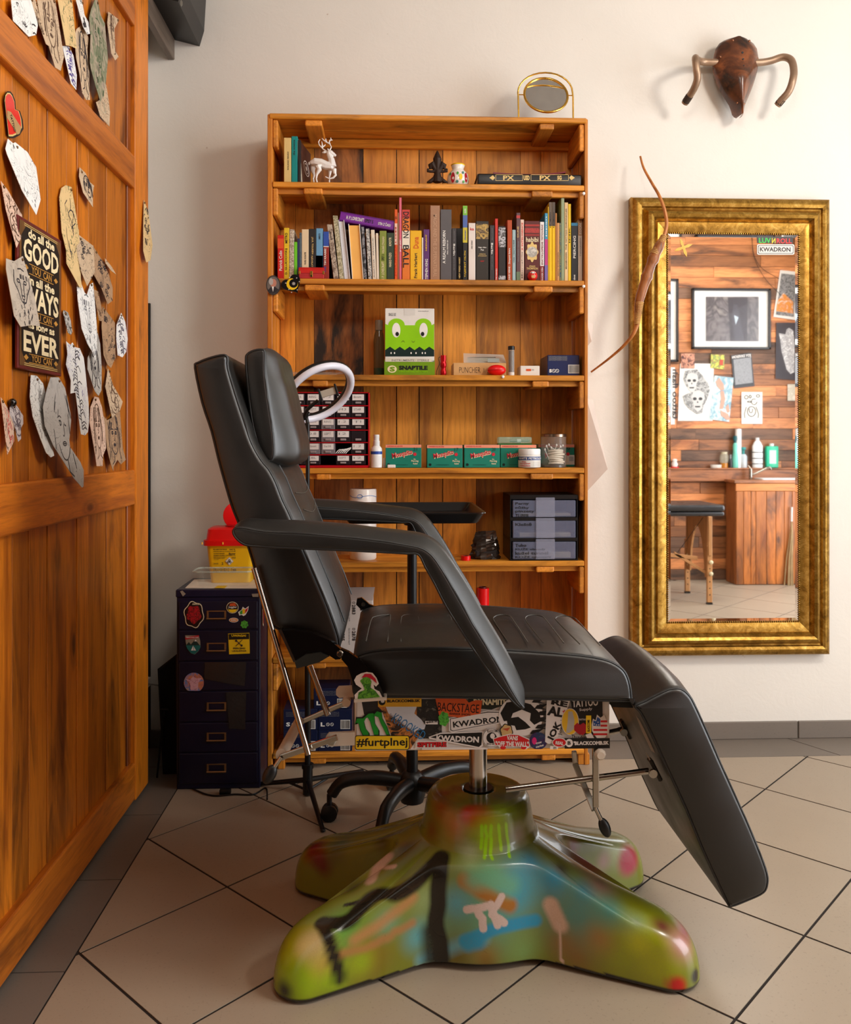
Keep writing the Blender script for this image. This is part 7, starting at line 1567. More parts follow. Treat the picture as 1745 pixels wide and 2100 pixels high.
stroke([(940,1800),(1000,1830),(1060,1860)], .02, (170,110,40), .6); stroke([(960,1800),(1010,1795),(1060,1820)], .03, (110,178,140), .8, .8)
stroke([(720,1930),(800,1880),(860,1835)], .016, (190,130,80), .8, .8); stroke([(690,1960),(780,1930),(850,1890)], .012, (180,120,70), .8, .8); stroke([(860,1970),(940,1935),(1000,1920)], .02, (104,180,200), .9, .7)
for x_, y0_, y1_ in ((985,1690,1735),(1000,1690,1755),(1012,1690,1755),(1028,1690,1738),(1044,1690,1752)): stroke([(x_,y0_),(x_+(4 if x_ > 1020 else -3),y1_)], .0042, (150,206,20), .5)
stroke([(940,1930),(1000,1908),(1060,1893),(1110,1885)], .016, (40,150,190), .5); stroke([(945,1938),(985,1925)], .02, (40,150,190), .7)
stroke([(1120,1845),(1135,1875),(1150,1900)], .02, (206,172,150), .5); stroke([(1140,1890),(1147,1930),(1148,1972)], .004, (210,178,160), .4); stroke([(800,1745),(770,1775),(755,1808)], .016, (206,170,150), .5, .9); stroke([(770,1775),(805,1772)], .008, (206,170,150), .5, .9)
BLK = (12,12,8)
stroke([(905,1745),(880,1770),(850,1815),(810,1830),(770,1825),(740,1850),(720,1885),(680,1890),(650,1885)], .019, BLK, .45); stroke([(905,1745),(895,1820),(895,1900),(900,1975)], .021, BLK, .45); stroke([(655,1880),(680,1940),(700,2010)], .017, BLK, .6); stroke([(885,1900),(890,1975)], .026, BLK, .8, .9)
stroke([(707,1850),(730,1846)], .006, BLK, .5)
WHT = (214,190,180)
stroke([(952,1864),(1000,1853)], .0085, WHT, .25); stroke([(975,1860),(995,1900)], .0085, WHT, .25); stroke([(1010,1850),(1026,1896)], .0085, WHT, .25); stroke([(1034,1838),(1014,1872)], .008, WHT, .25); stroke([(1014,1872),(1040,1892)], .008, WHT, .25)
low = PV[:,2] < .013; col[low] = np.array(lin((16,14,12)))
ca = base.data.color_attributes.new('paint', 'FLOAT_COLOR', 'POINT')
ca.data.foreach_set('color', np.concatenate([col, np.ones((len(col),1))], axis=1).astype(np.float32).ravel())
MB().tube([V((bcx,bcy,.20)), V((bcx,bcy,fz0+.001))], .0185, 20).build('piston', mat('polished_steel',(200,192,184),.16,1.0,var=.05), chair, 60)
MB().lathe([(.0195,.286),(.030,.286),(.030,.289),(.0195,.289)], (bcx,bcy,0), 20).build('piston_collar', BLACKPL, chair, 45)
# ---------------------------------------------------------------- gilt wall mirror
def gilt():
    t = NT('antique_gilt'); vec = t.coords(); n = t.noise(vec, 26, 6, .7, .8); f = t.noise(vec, 160, 3)
    c = t.ramp(n, [(.3, lin((112,80,26))), (.5, lin((168,126,50))), (.7, lin((204,166,88)))])
    c = t.mix(t.ramp(f, [(.55, (0,0,0)), (.75, (.5,.5,.5))]), c, lin((100,76,30)))
    t.link(c, t.b.inputs['Base Color']); setb(t.b, Roughness=.36, Metallic=.8); t.bump(f, .08, .001); return t.m
GILT = gilt()
YO = 2.797
a = U(1295,403,YO); b_ = U(1703,1343,YO); ox0, ox1, oz1, oz0 = a.x, b_.x, a.z, b_.z
gi = U(1367,476,MIR-.003); gj = U(1640,1276,MIR-.003); ix0, ix1, iz1, iz0 = gi.x, gj.x, gi.z, gj.z
wmr = thing('wall_mirror', 'large wall mirror in a broad antique gold frame', 'mirror', ((ox0+ox1)/2, YB-.03, oz0))
prof = [(0,YB-.001),(0,YO+.008),(.035,YO),(.06,YO-.002),(.12,YO-.007),(.2,YO-.009),(.28,YO-.006),(.31,YO+.001),(.345,YO+.003),(.38,YO-.006),(.44,YO-.017),(.52,YO-.022),(.6,YO-.017),(.655,YO-.005),(.69,YO-.001),(.73,YO-.007),(.82,YO-.006),(.92,YO-.002),(1.0,YO+.001),(1.0,YB-.002)]
def rail(k, sgn):
    mb = MB()
    oc = [(ox0,oz0),(ox1,oz0),(ox1,oz1),(ox0,oz1)]; ic = [(ix0,iz0),(ix1,iz0),(ix1,iz1),(ix0,iz1)]
    A, B_, C_, D_ = oc[k], oc[(k+1) % 4], ic[k], ic[(k+1) % 4]
    n = len(prof)
    for t, y in prof: mb.v.append(V((A[0]+(C_[0]-A[0])*t, y, A[1]+(C_[1]-A[1])*t)))
    for t, y in prof: mb.v.append(V((B_[0]+(D_[0]-B_[0])*t, y, B_[1]+(D_[1]-B_[1])*t)))
    mb.f = [(i, i+1, n+i+1, n+i) for i in range(n-1)]+[(n-1, 0, n, 2*n-1), tuple(range(n-1,-1,-1)), tuple(range(n, 2*n))]
    return mb.build('frame_rail', GILT, wmr, 28)
for k in range(4): rail(k, 1)
# beaded inner edge
bd = MB()
def beads(p, r, n):
    for i in range(n):
        c = V(p).lerp(V(r), (i+.5)/n); bd.obox(c, (1,0,0), (0,1,0), (0,0,1), .0026, .0026, .0026, .0014)
yb_ = MIR-.003; nb_ = int((ix1-ix0)/.0072); nv_ = int((iz1-iz0)/.0072)
for z in (iz0+.003, iz1-.003): beads((ix0,yb_,z), (ix1,yb_,z), nb_)
for x in (ix0+.003, ix1-.003): beads((x,yb_,iz0), (x,yb_,iz1), nv_)
tag(bd.build('beading', GILT, wmr), kind='stuff')
SIL = mat('mirror_silver', (235,235,235), .02, 1.0, var=0)
bv = .0105; gx0, gx1, gz0, gz1 = ix0+.004, ix1-.004, iz0+.004, iz1-.004
MB().box(gx0, gx1, MIR+.004, YB-.002, gz0, gz1).build('backing', BLACK, wmr)
flat([V((gx0+bv,MIR,gz0+bv)), V((gx1-bv,MIR,gz0+bv)), V((gx1-bv,MIR,gz1-bv)), V((gx0+bv,MIR,gz1-bv))], SIL, wmr, 'mirror_glass')
oc = [(gx0,gz0),(gx1,gz0),(gx1,gz1),(gx0,gz1)]; ic = [(gx0+bv,gz0+bv),(gx1-bv,gz0+bv),(gx1-bv,gz1-bv),(gx0+bv,gz1-bv)]
for k in range(4):
    A, B_, C_, D_ = oc[k], oc[(k+1) % 4], ic[(k+1) % 4], ic[k]
    e = -.0006
    flat([V((A[0],MIR+e,A[1])), V((B_[0],MIR+e,B_[1])), V((C_[0],MIR,C_[1])), V((D_[0],MIR,D_[1]))], SIL, wmr, 'bevel')
# stickers on the glass
mzz = lambda x, y: (1280+x/3.753, 390+y/3.753)
ms = MIR-.0012
st1 = thing('mirror_sticker', 'black sticker with green yellow and red lettering on the mirror', 'sticker', U(1589,498,ms))
flat([U(*mzz(*p), ms) for p in ((1022,352),(1300,362),(1297,412),(1024,406))], DK, st1, 'label')
for s, x0_, x1_, m in (('LUV',1036,1128,mat('rasta_green',(30,190,60),.4)),('N',1136,1164,YELLOW),('ROLL',1172,1290,mat('rasta_red',(226,34,30),.4))):
    vs, fs = glyphs(s, .03)
    if s == 'N': vs = [(1-a_, d_) for a_, d_ in vs]
    p0 = U(*mzz(x0_,407+(x0_-1036)*.02), ms-.0006); p1 = U(*mzz(x1_,366+(x1_-1036)*.02), ms-.0006)
    MB().add([p0+V((a_*(p1.x-p0.x), 0, d_*(p1.z-p0.z))) for a_, d_ in vs], fs).build('lettering', m, st1, recalc=False)
st2 = thing('mirror_sticker', 'white sticker with black lettering below the black one on the mirror', 'sticker', U(1590,522,ms))
flat([U(*mzz(*p), ms) for p in rr2(1022,416,1310,497,12)], WH, st2, 'label'); flat([U(*mzz(*p), ms-.0003) for p in rr2(1030,424,1302,489,10)], DK, st2, 'label_border'); flat([U(*mzz(*p), ms-.0006) for p in rr2(1034,428,1298,485,9)], WH, st2, 'label_field')
text_px('KWADRON', *mzz(1044,440), *mzz(1280,472), ms-.0009, DK, st2, bold=.03)
st3 = thing('mirror_sticker', 'small golden four-armed decal at the top left of the mirror', 'sticker', U(1401,530,ms))
c0_ = U(1401.5,507.5,ms); GD = mat('decal_gold',(226,176,40),.3)
for k in range(4):
    an = math.radians(20+90*k); d = V((math.cos(an),0,math.sin(an))); e_ = V((-math.sin(an),0,math.cos(an))); L = PX(21,ms)
    flat([c0_+d*L*.0+e_*L*.10, c0_+d*L*.55+e_*L*.16, c0_+d*L, c0_+d*L*.55-e_*L*.16, c0_-e_*L*.10], GD, st3, 'decal_arm')
disc(c0_, PX(4.5,ms), PX(4.5,ms), -.0004, GD, st3, 'decal_centre', 16)

# ---------------------------------------------------------------- bow hung over the mirror frame
bw = thing('wooden_bow', 'carved wooden bow with cord-wrapped grip hung over the mirror frame', 'bow', U(1260,762,2.70))
by1 = 2.695
Bp = lambda x, y, e=0: U(x, y, by1+e)
BWD = wood('bow_wood',(196,124,62),(150,86,40),(90,50,24),'z',.7,.4,.1,2); 
path = smooth_path([Bp(1313,321,.08), Bp(1320,345,.06), Bp(1337,376,.03), Bp(1352,402,.0), Bp(1363,432,-.01), Bp(1367,460,-.01), Bp(1362,484,-.01)], 5)
MB().tube(path, [.0035+.003*i/len(path) for i in range(len(path))], 8).build('upper_limb', BWD, bw, 60)
path = smooth_path([Bp(1308,662,-.01), Bp(1298,686,-.005), Bp(1278,710,.02), Bp(1248,736,.06), Bp(1212,763,.10)], 5)
MB().tube(path, [.007-.0042*i/len(path) for i in range(len(path))], 8).build('lower_limb', BWD, bw, 60)
path = smooth_path([Bp(1357,494,-.01), Bp(1347,515,-.012), Bp(1336,540,-.014), Bp(1326,568,-.014), Bp(1316,598,-.014), Bp(1310,622,-.014), Bp(1308,650,-.012)], 4)
rs = [r_*1.2 for r_ in [.009,.011,.0125,.0135,.013,.0125,.0145,.016,.0125,.0125,.013,.0135,.016,.0135,.0125,.0125,.0125,.0125,.012,.0115,.011,.0105,.010,.009,.008]]
MB().tube(path, (rs+[.008]*20)[:len(path)], 10).build('grip', wood('grip_wood',(162,96,42),(120,64,28),(70,36,18),'z',.6,.45,.1,3), bw, 50)
CORD = mat('jute_cord',(190,146,88),.8,var=.15,bump=.4)
def cord(p0, p1, r0, r1, n):
    m_ = MB(); d = (p1-p0); t = d.normalized(); u_ = t.cross(V((0,1,0))).normalized(); w_ = t.cross(u_)
    pts = [p0+d*(i/(n*10))+(u_*math.cos(i*2*math.pi/10)+w_*math.sin(i*2*math.pi/10))*(r0+(r1-r0)*i/(n*10)) for i in range(n*10)]
    m_.tube(pts, d.length/n*.55, 5); m_.build('cord_wrap', CORD, bw, 60)
cord(Bp(1362,484,-.01), Bp(1341,524,-.013), .008, .014, 13); cord(Bp(1311,620,-.014), Bp(1306,666,-.011), .0125, .007, 14)

# ---------------------------------------------------------------- bull-head made of a saddle and handlebars
bh = thing('saddle_bull_head', 'wall trophy of a brown bicycle saddle with handlebar horns', 'wall decoration', U(1505,246,YB-.02))
tz = lambda x, y: (1280+x/3.753, 60+y/3.753)
SY_ = YB-.03
prof_s = [(98,845,40),(108,845,95),(130,845,130),(170,845,156),(230,843,168),(290,840,172),(340,838,166),(400,838,150),(450,840,132),(500,843,110),(550,848,84),(600,853,58),(640,856,46),(670,858,40),(690,860,26),(697,860,10)]
mb = MB(); N = 16
for y, cx, hw in prof_s:
    for k in range(N+1):
        u_ = -1+2*k/N; bul = (1-abs(u_)**2.2)
        ridge = .5+.5*max(0, 1-abs(y-420)/330)
        p = U(*tz(cx+hw*u_, y), SY_); mb.v.append(V((p.x, SY_-(.020+.045*bul*ridge+.012*math.exp(-(u_/.35)**2)*(y > 380)), p.z)))
for j in range(len(prof_s)-1):
    for k in range(N): mb.f.append((j*(N+1)+k, j*(N+1)+k+1, (j+1)*(N+1)+k+1, (j+1)*(N+1)+k))
n_ = len(mb.v); mb.v += [V((v.x, min(v.y+.008, SY_), v.z)) for v in mb.v]; mb.f += [tuple(i+n_ for i in reversed(f)) for f in mb.f]
bd_ = [k for k in range(N+1)]+[j*(N+1)+N for j in range(1, len(prof_s))]+[(len(prof_s)-1)*(N+1)+k for k in range(N-1,-1,-1)]+[j*(N+1) for j in range(len(prof_s)-2,0,-1)]
for i in range(len(bd_)): p, r = bd_[i], bd_[(i+1) % len(bd_)]; mb.f.append((p, r, r+n_, p+n_))
def old_leather():
    t = NT('worn_saddle_leather'); vec = t.coords(); n = t.noise(vec, 9, 5, .6, .8)
    c = t.ramp(n, [(.36, lin((34,20,14))), (.5, lin((92,48,24))), (.66, lin((146,82,42)))]); t.link(c, t.b.inputs['Base Color']); setb(t.b, Roughness=.3); t.b.inputs['Coat Weight'].default_value = .3; t.bump(t.noise(vec, 120, 4), .12, .002); return t.m
sadl = mb.build('saddle', old_leather(), bh, 60)
for x, y in ((797,130),(928,130),(708,248),(1005,246),(826,610),(872,620)):
    p = U(*tz(x, y), SY_); MB().ell(V((p.x, min(mb.v[:n_], key=lambda v: (v.x-p.x)**2+(v.z-p.z)**2).y, p.z)), .0042, .003, .0042, 10, 6).build('rivet', mat('copper_rivet',(150,104,78),.3,.9), sadl, 180)
for x, y, r in ((860,235,.0035),(861,288,.003),(863,340,.002)): p = U(*tz(x, y), SY_); MB().lathe([(r,0),(r,.002)], V((p.x, min(mb.v[:n_], key=lambda v: (v.x-p.x)**2+(v.z-p.z)**2).y, p.z)), 10, (0,-1,0)).build('vent_hole', BLACK, sadl)
ALU = mat('weathered_bar',(164,136,112),.42,.55,var=.22,bump=.2); HY = YB-.05
H3 = lambda x, y, e=0: U(*tz(x, y), HY-e)
for sd, pts in (('l', [(850,250,0),(700,255,0),(600,250,0),(555,232,.03),(548,225,.10),(556,300,.11),(562,380,.10),(540,450,.08),(505,510,.055),(465,570,.03)]), ('r', [(850,250,0),(1010,258,0),(1120,245,0),(1220,215,.01),(1285,240,.03),(1305,320,.05),(1295,400,.06),(1265,480,.05),(1215,540,.035),(1178,585,.02)])):
    path = smooth_path([H3(*p) for p in pts], 6); MB().tube(path, .0115 if sd == 'l' else .0118, 12).build('handlebar_horn', ALU, bh, 60)
    a_, b2 = path[-1], path[-9]; MB().tube([a_.lerp(b2, .15), a_.lerp(b2, .75)], .0124, 12).build('grip_remnant', mat('old_rubber',(60,46,36),.8,bump=.4), bh, 60)
MB().tube([V((U(*tz(850,250), HY).x, HY, U(*tz(850,250), HY).z)), V((U(*tz(850,250), HY).x, YB-.001, U(*tz(850,250), HY).z))], .012, 10).build('mount', DARKMET, bh, 60)

# ---------------------------------------------------------------- what the mirror shows: posters on the boarded wall
RY = YR+.0075
pzz = lambda x, y: (1280+x/3.753, 390+y/3.753)
qz = lambda x, y: (1280+x/3.753, 700+y/3.753)
vz = lambda x, y: (1280+x/3.753, 1000+y/3.753)
def mquad(fn, pts, Y): return [UM(*fn(*p), Y) for p in pts]
def poster(fn, pts, m, label, name='poster', e=.002, cat='poster'):
    P_ = mquad(fn, pts, RY+e); t = thing(name, label, cat, (sum(p.x for p in P_)/len(P_), RY, min(p.z for p in P_)), 'prints on the boarded wall')
    MB().prism(P_, (0,-.0009,0)).build('sheet', m, t); return t
def mflat(t, fn, pts, Y, m, nm): return flat(mquad(fn, pts, Y), m, t, nm)
def pframe(pts_o, pts_m, pts_i, fn, label, pic):
    P_ = mquad(fn, pts_o, RY+.03); t = thing('framed_picture', label, 'picture', (P_[0].x, RY, min(p.z for p in P_)), 'framed pictures on the boarded wall')
    x0, x1 = min(p.x for p in P_), max(p.x for p in P_); z0, z1 = min(p.z for p in P_), max(p.z for p in P_); w_ = .016
    for b4 in ((x0,x1,z0,z0+w_),(x0,x1,z1-w_,z1),(x0,x0+w_,z0,z1),(x1-w_,x1,z0,z1)): MB().box(b4[0],b4[1],RY,RY+.03,b4[2],b4[3],.002).build('frame_bar', mat('black_frame',(30,28,30),.35), t)
    MB().box(x0+w_*.5,x1-w_*.5,RY,RY+.012,z0+w_*.5,z1-w_*.5).build('mat_board', mat('mat_white',(226,222,216),.6), t)
    if pts_i: mflat(t, fn, pts_i, RY+.0135, pic, 'photograph')
    flat([V((x0+w_,RY+.022,z0+w_)), V((x1-w_,RY+.022,z0+w_)), V((x1-w_,RY+.022,z1-w_)), V((x0+w_,RY+.022,z1-w_))], glass('picture_glass',(240,240,240),.02,.05), t, 'glazing'); return t
fp_ = pframe(rect(525,757,1130,1222), None, rect(627,820,1035,1163), pzz, 'black framed wide photograph with a dark figure, seen in the wall mirror', blotch('photo_greys',[(70,60,62),(110,100,100),(52,40,46),(130,120,116)],7,.3,2))
mflat(fp_, pzz, [(798,825),(950,825),(945,1163),(815,1163)], RY+.0142, mat('photo_plum',(40,26,36),.3), 'dark_curtain'); mflat(fp_, pzz, [(840,880),(870,880),(885,960),(925,1160),(850,1163),(830,960)], RY+.0148, mat('photo_figure',(58,50,60),.3), 'figure'); mflat(fp_, pzz, [(845,960),(880,980),(858,1035)], RY+.0154, mat('photo_pale',(176,190,200),.3), 'collar')
pframe(rect(240,680,420,1320), None, rect(260,790,360,1190), pzz, 'tall black framed white picture cut by the left mirror edge', mat('photo_blue',(110,116,130),.3))
poster(pzz, [(1200,615),(1345,630),(1320,1000),(1148,975)], mat('poster_white',(226,220,212),.6), 'white-bordered poster of grey faces and orange shapes, seen in the mirror')
t = bpy.data.objects['poster']; mflat(t, pzz, [(1210,640),(1330,655),(1305,975),(1168,958)], RY+.0045, blotch('grey_faces_print',[(40,38,40),(150,146,144),(60,58,58),(200,196,190)],26,.4), 'print'); mflat(t, pzz, [(1180,850),(1225,790),(1300,860),(1300,950),(1170,930)], RY+.0055, blotch('orange_shapes',[(226,150,40),(206,120,30),(230,220,206)],20,.4), 'orange_print')
t = poster(pzz, [(1170,1020),(1340,1020),(1345,1465),(1163,1450)], mat('poster_charcoal',(58,50,54),.5), 'charcoal poster of white crossed arms at the right of the mirror')
mflat(t, pzz, [(1270,1060),(1300,1080),(1310,1180),(1310,1400),(1280,1415),(1250,1380),(1210,1240),(1200,1150),(1190,1100),(1240,1110),(1250,1070)], RY+.0045, blotch('white_arms_print',[(226,222,220),(150,146,146),(236,232,230)],30,.5), 'figure_print')
t = poster(qz, rect(437,93,542,208), blotch('night_photo',[(40,26,30),(90,50,46),(214,150,120),(36,24,28)],24,.35), 'small dark night photo above the skull poster', e=.006)
t = poster(qz, [(668,100),(772,105),(768,215),(665,205)], blotch('sunny_photo',[(150,170,80),(214,196,70),(110,140,70),(190,80,60)],22,.35), 'small yellow-green photo card between two posters', e=.006)
mflat(t, qz, [(735,140),(762,142),(760,185),(733,183)], RY+.0085, mat('photo_house_red',(176,60,44),.5), 'house')
t = poster(qz, [(822,108),(978,88),(1003,345),(845,362)], mat('poster_dark_grey',(54,54,56),.45), 'dark grey band poster hanging tilted on the boarded wall')
mflat(t, qz, [(840,140),(975,122),(990,318),(855,335)], RY+.0042, blotch('grey_grain',[(120,120,122),(146,146,148),(108,108,110)],70,.5), 'print')
o_ = UM(*qz(976,124), RY+.005); p_2 = UM(*qz(832,140), RY+.005)
text('JOY DIVISION', UM(*qz(977,122), RY+.005), (UM(*qz(832,140), RY+.005)-UM(*qz(977,122), RY+.005)), (0,0,1), .145*.97, .026, WH, t, .03)
t = poster(qz, [(430,170),(690,172),(680,612),(413,612)], mat('poster_white',(226,220,212),.6), 'white poster of two black ink skulls, seen in the mirror')
SKM = blotch('ink_skull_wash',[(40,40,42),(190,188,184),(60,60,62),(210,206,202)],34,.6)
mflat(t, qz, [(470,225),(560,215),(600,260),(650,330),(660,380),(600,400),(540,390),(520,350),(480,350),(455,290)], RY+.0042, SKM, 'skull_wash'); mflat(t, qz, [(450,420),(520,390),(610,390),(660,370),(640,440),(610,500),(600,550),(560,560),(530,540),(500,520),(465,480)], RY+.0044, SKM, 'skull_wash')
for cx, cy, k_ in ((520,300,1.0), (565,440,1.1)):
    def sp_(pts): return [(cx+a_*k_, cy+d_*k_) for a_, d_ in pts]
    mflat(t, qz, sp_([(-45,-10),(-30,-50),(10,-60),(45,-40),(50,0),(35,30),(30,70),(0,95),(-25,70),(-30,30)]), RY+.0050, mat('skull_pale',(200,196,192),.6), 'skull')
    for dx in (-20, 20): mflat(t, qz, sp_([(dx+14*math.cos(a_), 2+11*math.sin(a_)) for a_ in [2*math.pi*i/12 for i in range(12)]]), RY+.0056, INK, 'eye_socket')
    mflat(t, qz, sp_([(-6,30),(6,30),(0,14)]), RY+.0056, INK, 'nose_hole'); mflat(t, qz, sp_([(-20,52),(20,52),(16,62),(-16,62)]), RY+.0056, INK, 'teeth_line')
t = poster(qz, [(695,263),(842,280),(808,620),(655,600)], blotch('pale_blue_wash',[(150,190,196),(206,220,214),(120,160,176),(190,200,206)],12,.6), 'pale blue watercolour of reaching hands beside the skull poster', e=.004)
for pp in ([(705,310),(730,280),(765,330),(770,370),(745,380),(715,345)], [(740,385),(765,380),(778,440),(760,520),(735,520),(745,440)], [(740,530),(800,560),(815,600),(790,605),(745,570)], [(780,510),(800,480),(812,540),(795,550)]): mflat(t, qz, pp, RY+.0064, mat('hand_tone',(206,150,130),.6), 'painted_hand')
t = poster(qz, rect(903,390,1063,635), mat('poster_cream',(230,224,212),.6), 'small cream poster of line drawings below the dark band poster')
rb = ribbons([arc(980,540,32,38,0,360,18), arc(975,530,14,20,-30,220,8), [(940,505),(925,560),(930,590)], [(1015,505),(1035,560),(1030,590)], arc(940,430,14,14,0,360,8), arc(1000,465,22,22,0,300,10), arc(970,425,8,12,0,360,8), arc(1030,420,14,10,0,360,8), arc(965,465,18,5,0,360,8)], lambda p: UM(*qz(*p), RY+.0045), lambda p: True, .0022); rb.build('line_art', INK, t, recalc=False)
t = poster(qz, rect(300,200,390,640), mat('poster_white',(226,220,212),.6), 'narrow white strip of black script at the left mirror edge'); text('tattoo flash', UM(*qz(372,600), RY+.004), (0,0,1), (1,0,0), .36, .04, INK, t)
t = poster(qz, rect(1257,330,1330,457), blotch('beige_card_print',[(226,216,200),(190,180,160),(220,210,194)],24,.6), 'small beige card pinned at the right mirror edge')
for pts in ([(985,355),(990,480),(1030,590),(1100,700),(1200,800)], [(980,360),(1000,500),(1060,600),(1190,680)]):
    o = MB().tube(smooth_path([UM(*pzz(*p), RY+.012) for p in pts], 5), .0016, 5).build('hanging_wire', BLACKPL, smooth=60); tag(o, 'thin black wire drooping across the boarded wall, %s of two' % ('lower' if pts[0][0] == 985 else 'upper'), 'wire')
# ledge, counter and cabinet
LW = wood('ledge_wood',(176,112,70),(130,76,44),(48,32,24),'x',.56,.45,.1); LY = RY+.045
p = UM(*qz(330,975), LY); lz1 = p.z; lz0 = UM(*qz(330,1078), LY).z
ledge = thing('wall_ledge', 'long wooden ledge box below the posters, seen in the mirror', 'ledge', (2.2, RY+.02, lz0)); MB().box(1.35, XR-.02, RY, LY, lz0, lz1-.012, .003).build('front_board', LW, ledge); MB().box(1.35, XR-.02, RY, LY+.006, lz1-.012, lz1, .003).build('top_board', LW, ledge)
CY_ = UM(*vz(850,757), -.25).y; CYf = -.258
cx0 = UM(*vz(858,500), CYf).x; cz1 = UM(*qz(1000,1092), CYf).z
cab = thing('sink_cabinet', 'plank-fronted wooden sink cabinet, seen in the mirror', 'cabinet', (2.8, -.36, 0))
CWZ = wood('cabinet_plank',(206,122,52),(160,82,34),(60,34,20),'z',.55,.42,.5)
MB().box(cx0, XR-.02, LY+.008, CYf-.012, .004, cz1-.002).build('carcass', wood('carcass_wood',(170,104,54),(120,70,34),(60,36,20),'z',.66,.5,.1), cab)
xs_ = [UM(*vz(q_, 400), CYf).x for q_ in (862,918,975,1013,1095,1167,1232)]+[2.80,2.88,2.97,3.06,3.15,XR-.03]
ztop = UM(*vz(1000,26), CYf).z
for a_, b2 in zip(xs_, xs_[1:]): MB().box(a_+.001, b2-.001, CYf-.012, CYf, .004, ztop-.002, .002).build('door_plank', CWZ, cab)
MB().box(cx0, XR-.02, CYf-.012, CYf+.002, ztop, cz1-.002, .002).build('top_rail', wood('rail_wood',(206,128,60),(166,92,40),(80,46,24),'x',.7,.45,.1), cab)
ct = thing('worktop', 'wooden worktop with a white sink on the plank cabinet', 'worktop', (2.7, -.36, cz1)); zt_ = cz1+.022
MB().box(cx0-.012, XR-.02, LY+.008, CYf+.008, cz1, zt_, .003).build('slab', LW, ct)
sx0, sx1 = UM(*qz(1030,1060), -.33).x, XR-.1
sk_ = thing('sink', 'white rectangular sink rim set in the wooden worktop', 'sink', (sx0+.2, -.34, zt_)); loft([rrect(sx0,sx1,LY+.03,CYf-.01,zt_+.0004,.02), rrect(sx0,sx1,LY+.03,CYf-.01,zt_+.010,.02), rrect(sx0+.012,sx1-.012,LY+.04,CYf-.02,zt_+.010,.02), rrect(sx0+.03,sx1-.03,LY+.06,CYf-.04,zt_+.002,.02)], 'basin', WHITEPL, sk_)
fx = UM(*qz(975,1060), -.38); fa = thing('faucet', 'chrome swan-neck tap beside the white sink', 'faucet', (fx.x, -.385, zt_))
MB().tube([V((fx.x,-.385,zt_+.0005)), V((fx.x,-.385,zt_+.075))], .012, 12).build('body', ROD, fa, 45); MB().tube(smooth_path([V((fx.x,-.385,zt_+.03)), V((fx.x+.05,-.375,zt_+.05)), V((fx.x+.12,-.36,zt_+.085)), V((fx.x+.135,-.355,zt_+.07))], 4), .007, 8).build('spout', ROD, fa, 60); MB().tube([V((fx.x,-.385,zt_+.075)), V((fx.x-.01,-.40,zt_+.095))], .006, 8).build('lever', ROD, fa, 60)
# bottles on the ledge
BYY = RY+.024
def bottle(px0, px1, pyt, prof_, parts_, name, label, cat='bottle', sq=False, Y=BYY):
    a_, b2 = UM(*qz(px0, 900), Y), UM(*qz(px1, 900), Y); c = V(((a_.x+b2.x)/2, Y, lz1+.0003)); r = abs(b2.x-a_.x)/2; H_ = UM(*qz(px0, pyt), Y).z-lz1
    t = thing(name, label, cat, c); rd = min(r, .021)
    for nm, pr_, m in parts_: MB().lathe([(k*r, z*H_) for k, z in pr_], c, 16, sx=1, sy=rd/r*(.95 if not sq else .7)).build(nm, m, t, 40)
    return t, c, r, H_
bottle(735,802,852,None,[('honey',[(.8,0),(.85,.05),(.85,.3)],mat('honey',(176,110,20),.1)),('glass',[(.8,.3),(1,.45),(1,.75),(.7,.9)],glass('honey_glass',(206,196,170),.05,.35)),('lid',[(.7,.88),(.75,1.0)],mat('lid_pale',(190,180,150),.4))],'honey_jar','small squat honey jar on the wall ledge','jar')
bottle(802,832,872,None,[('body',[(.9,0),(1,.05),(1,.55),(.5,.7)],mat('bottle_dark',(50,46,48),.3)),('cap',[(.5,.7),(.5,1)],GREYP)],'small_bottle','tiny dark bottle between honey jar and spray bottle')
bottle(828,882,728,None,[('body',[(.85,0),(.95,.04),(.9,.3),(.65,.5),(.7,.7),(.45,.78)],mat('mint_plastic',(110,196,176),.3)),('neck',[(.4,.77),(.4,.84)],mat('teal_plastic',(20,84,90),.4)),('trigger_head',[(.5,.83),(.7,.9),(.6,1)],mat('teal_plastic',(20,84,90),.4))],'spray_bottle','mint green spray bottle with dark teal trigger on the wall ledge')
bottle(855,900,675,None,[('roll',[(1,0),(1,1)],WHITEPL),('core_cap',[(.6,1),(.6,1.01)],GREYP)],'paper_tube','tall white roll standing behind the spray bottle','roll',Y=RY+.019)
bottle(888,945,815,None,[('body',[(.95,0),(1,.06),(1,.55),(.6,.66)],glass('soap_clear',(206,216,222),.1,.7)),('liquid',[(.85,.02),(.85,.25)],mat('soap_amber',(206,160,60),.3)),('pump',[(.35,.65),(.35,.85),(.7,.88),(.7,1)],mat('teal_pump',(20,130,126),.4))],'soap_dispenser','clear soap bottle with a teal pump on the wall ledge','dispenser')
t, c, r, H_ = bottle(985,1065,742,None,[('body',[(.92,0),(1,.03),(1,.72),(.6,.86),(.35,.9)],WHITEPL),('cap',[(.36,.9),(.36,1)],mat('cap_white2',(214,212,208),.4))],'white_bottle','tall white bottle with black print on the wall ledge')
for dz_ in (.5,.3,.12): MB().lathe([(r*1.01,0),(r*1.01,.006)], c+V((0,0,H_*dz_)), 16, sy=.021/r*.95).build('print_band', INK, t, 40)
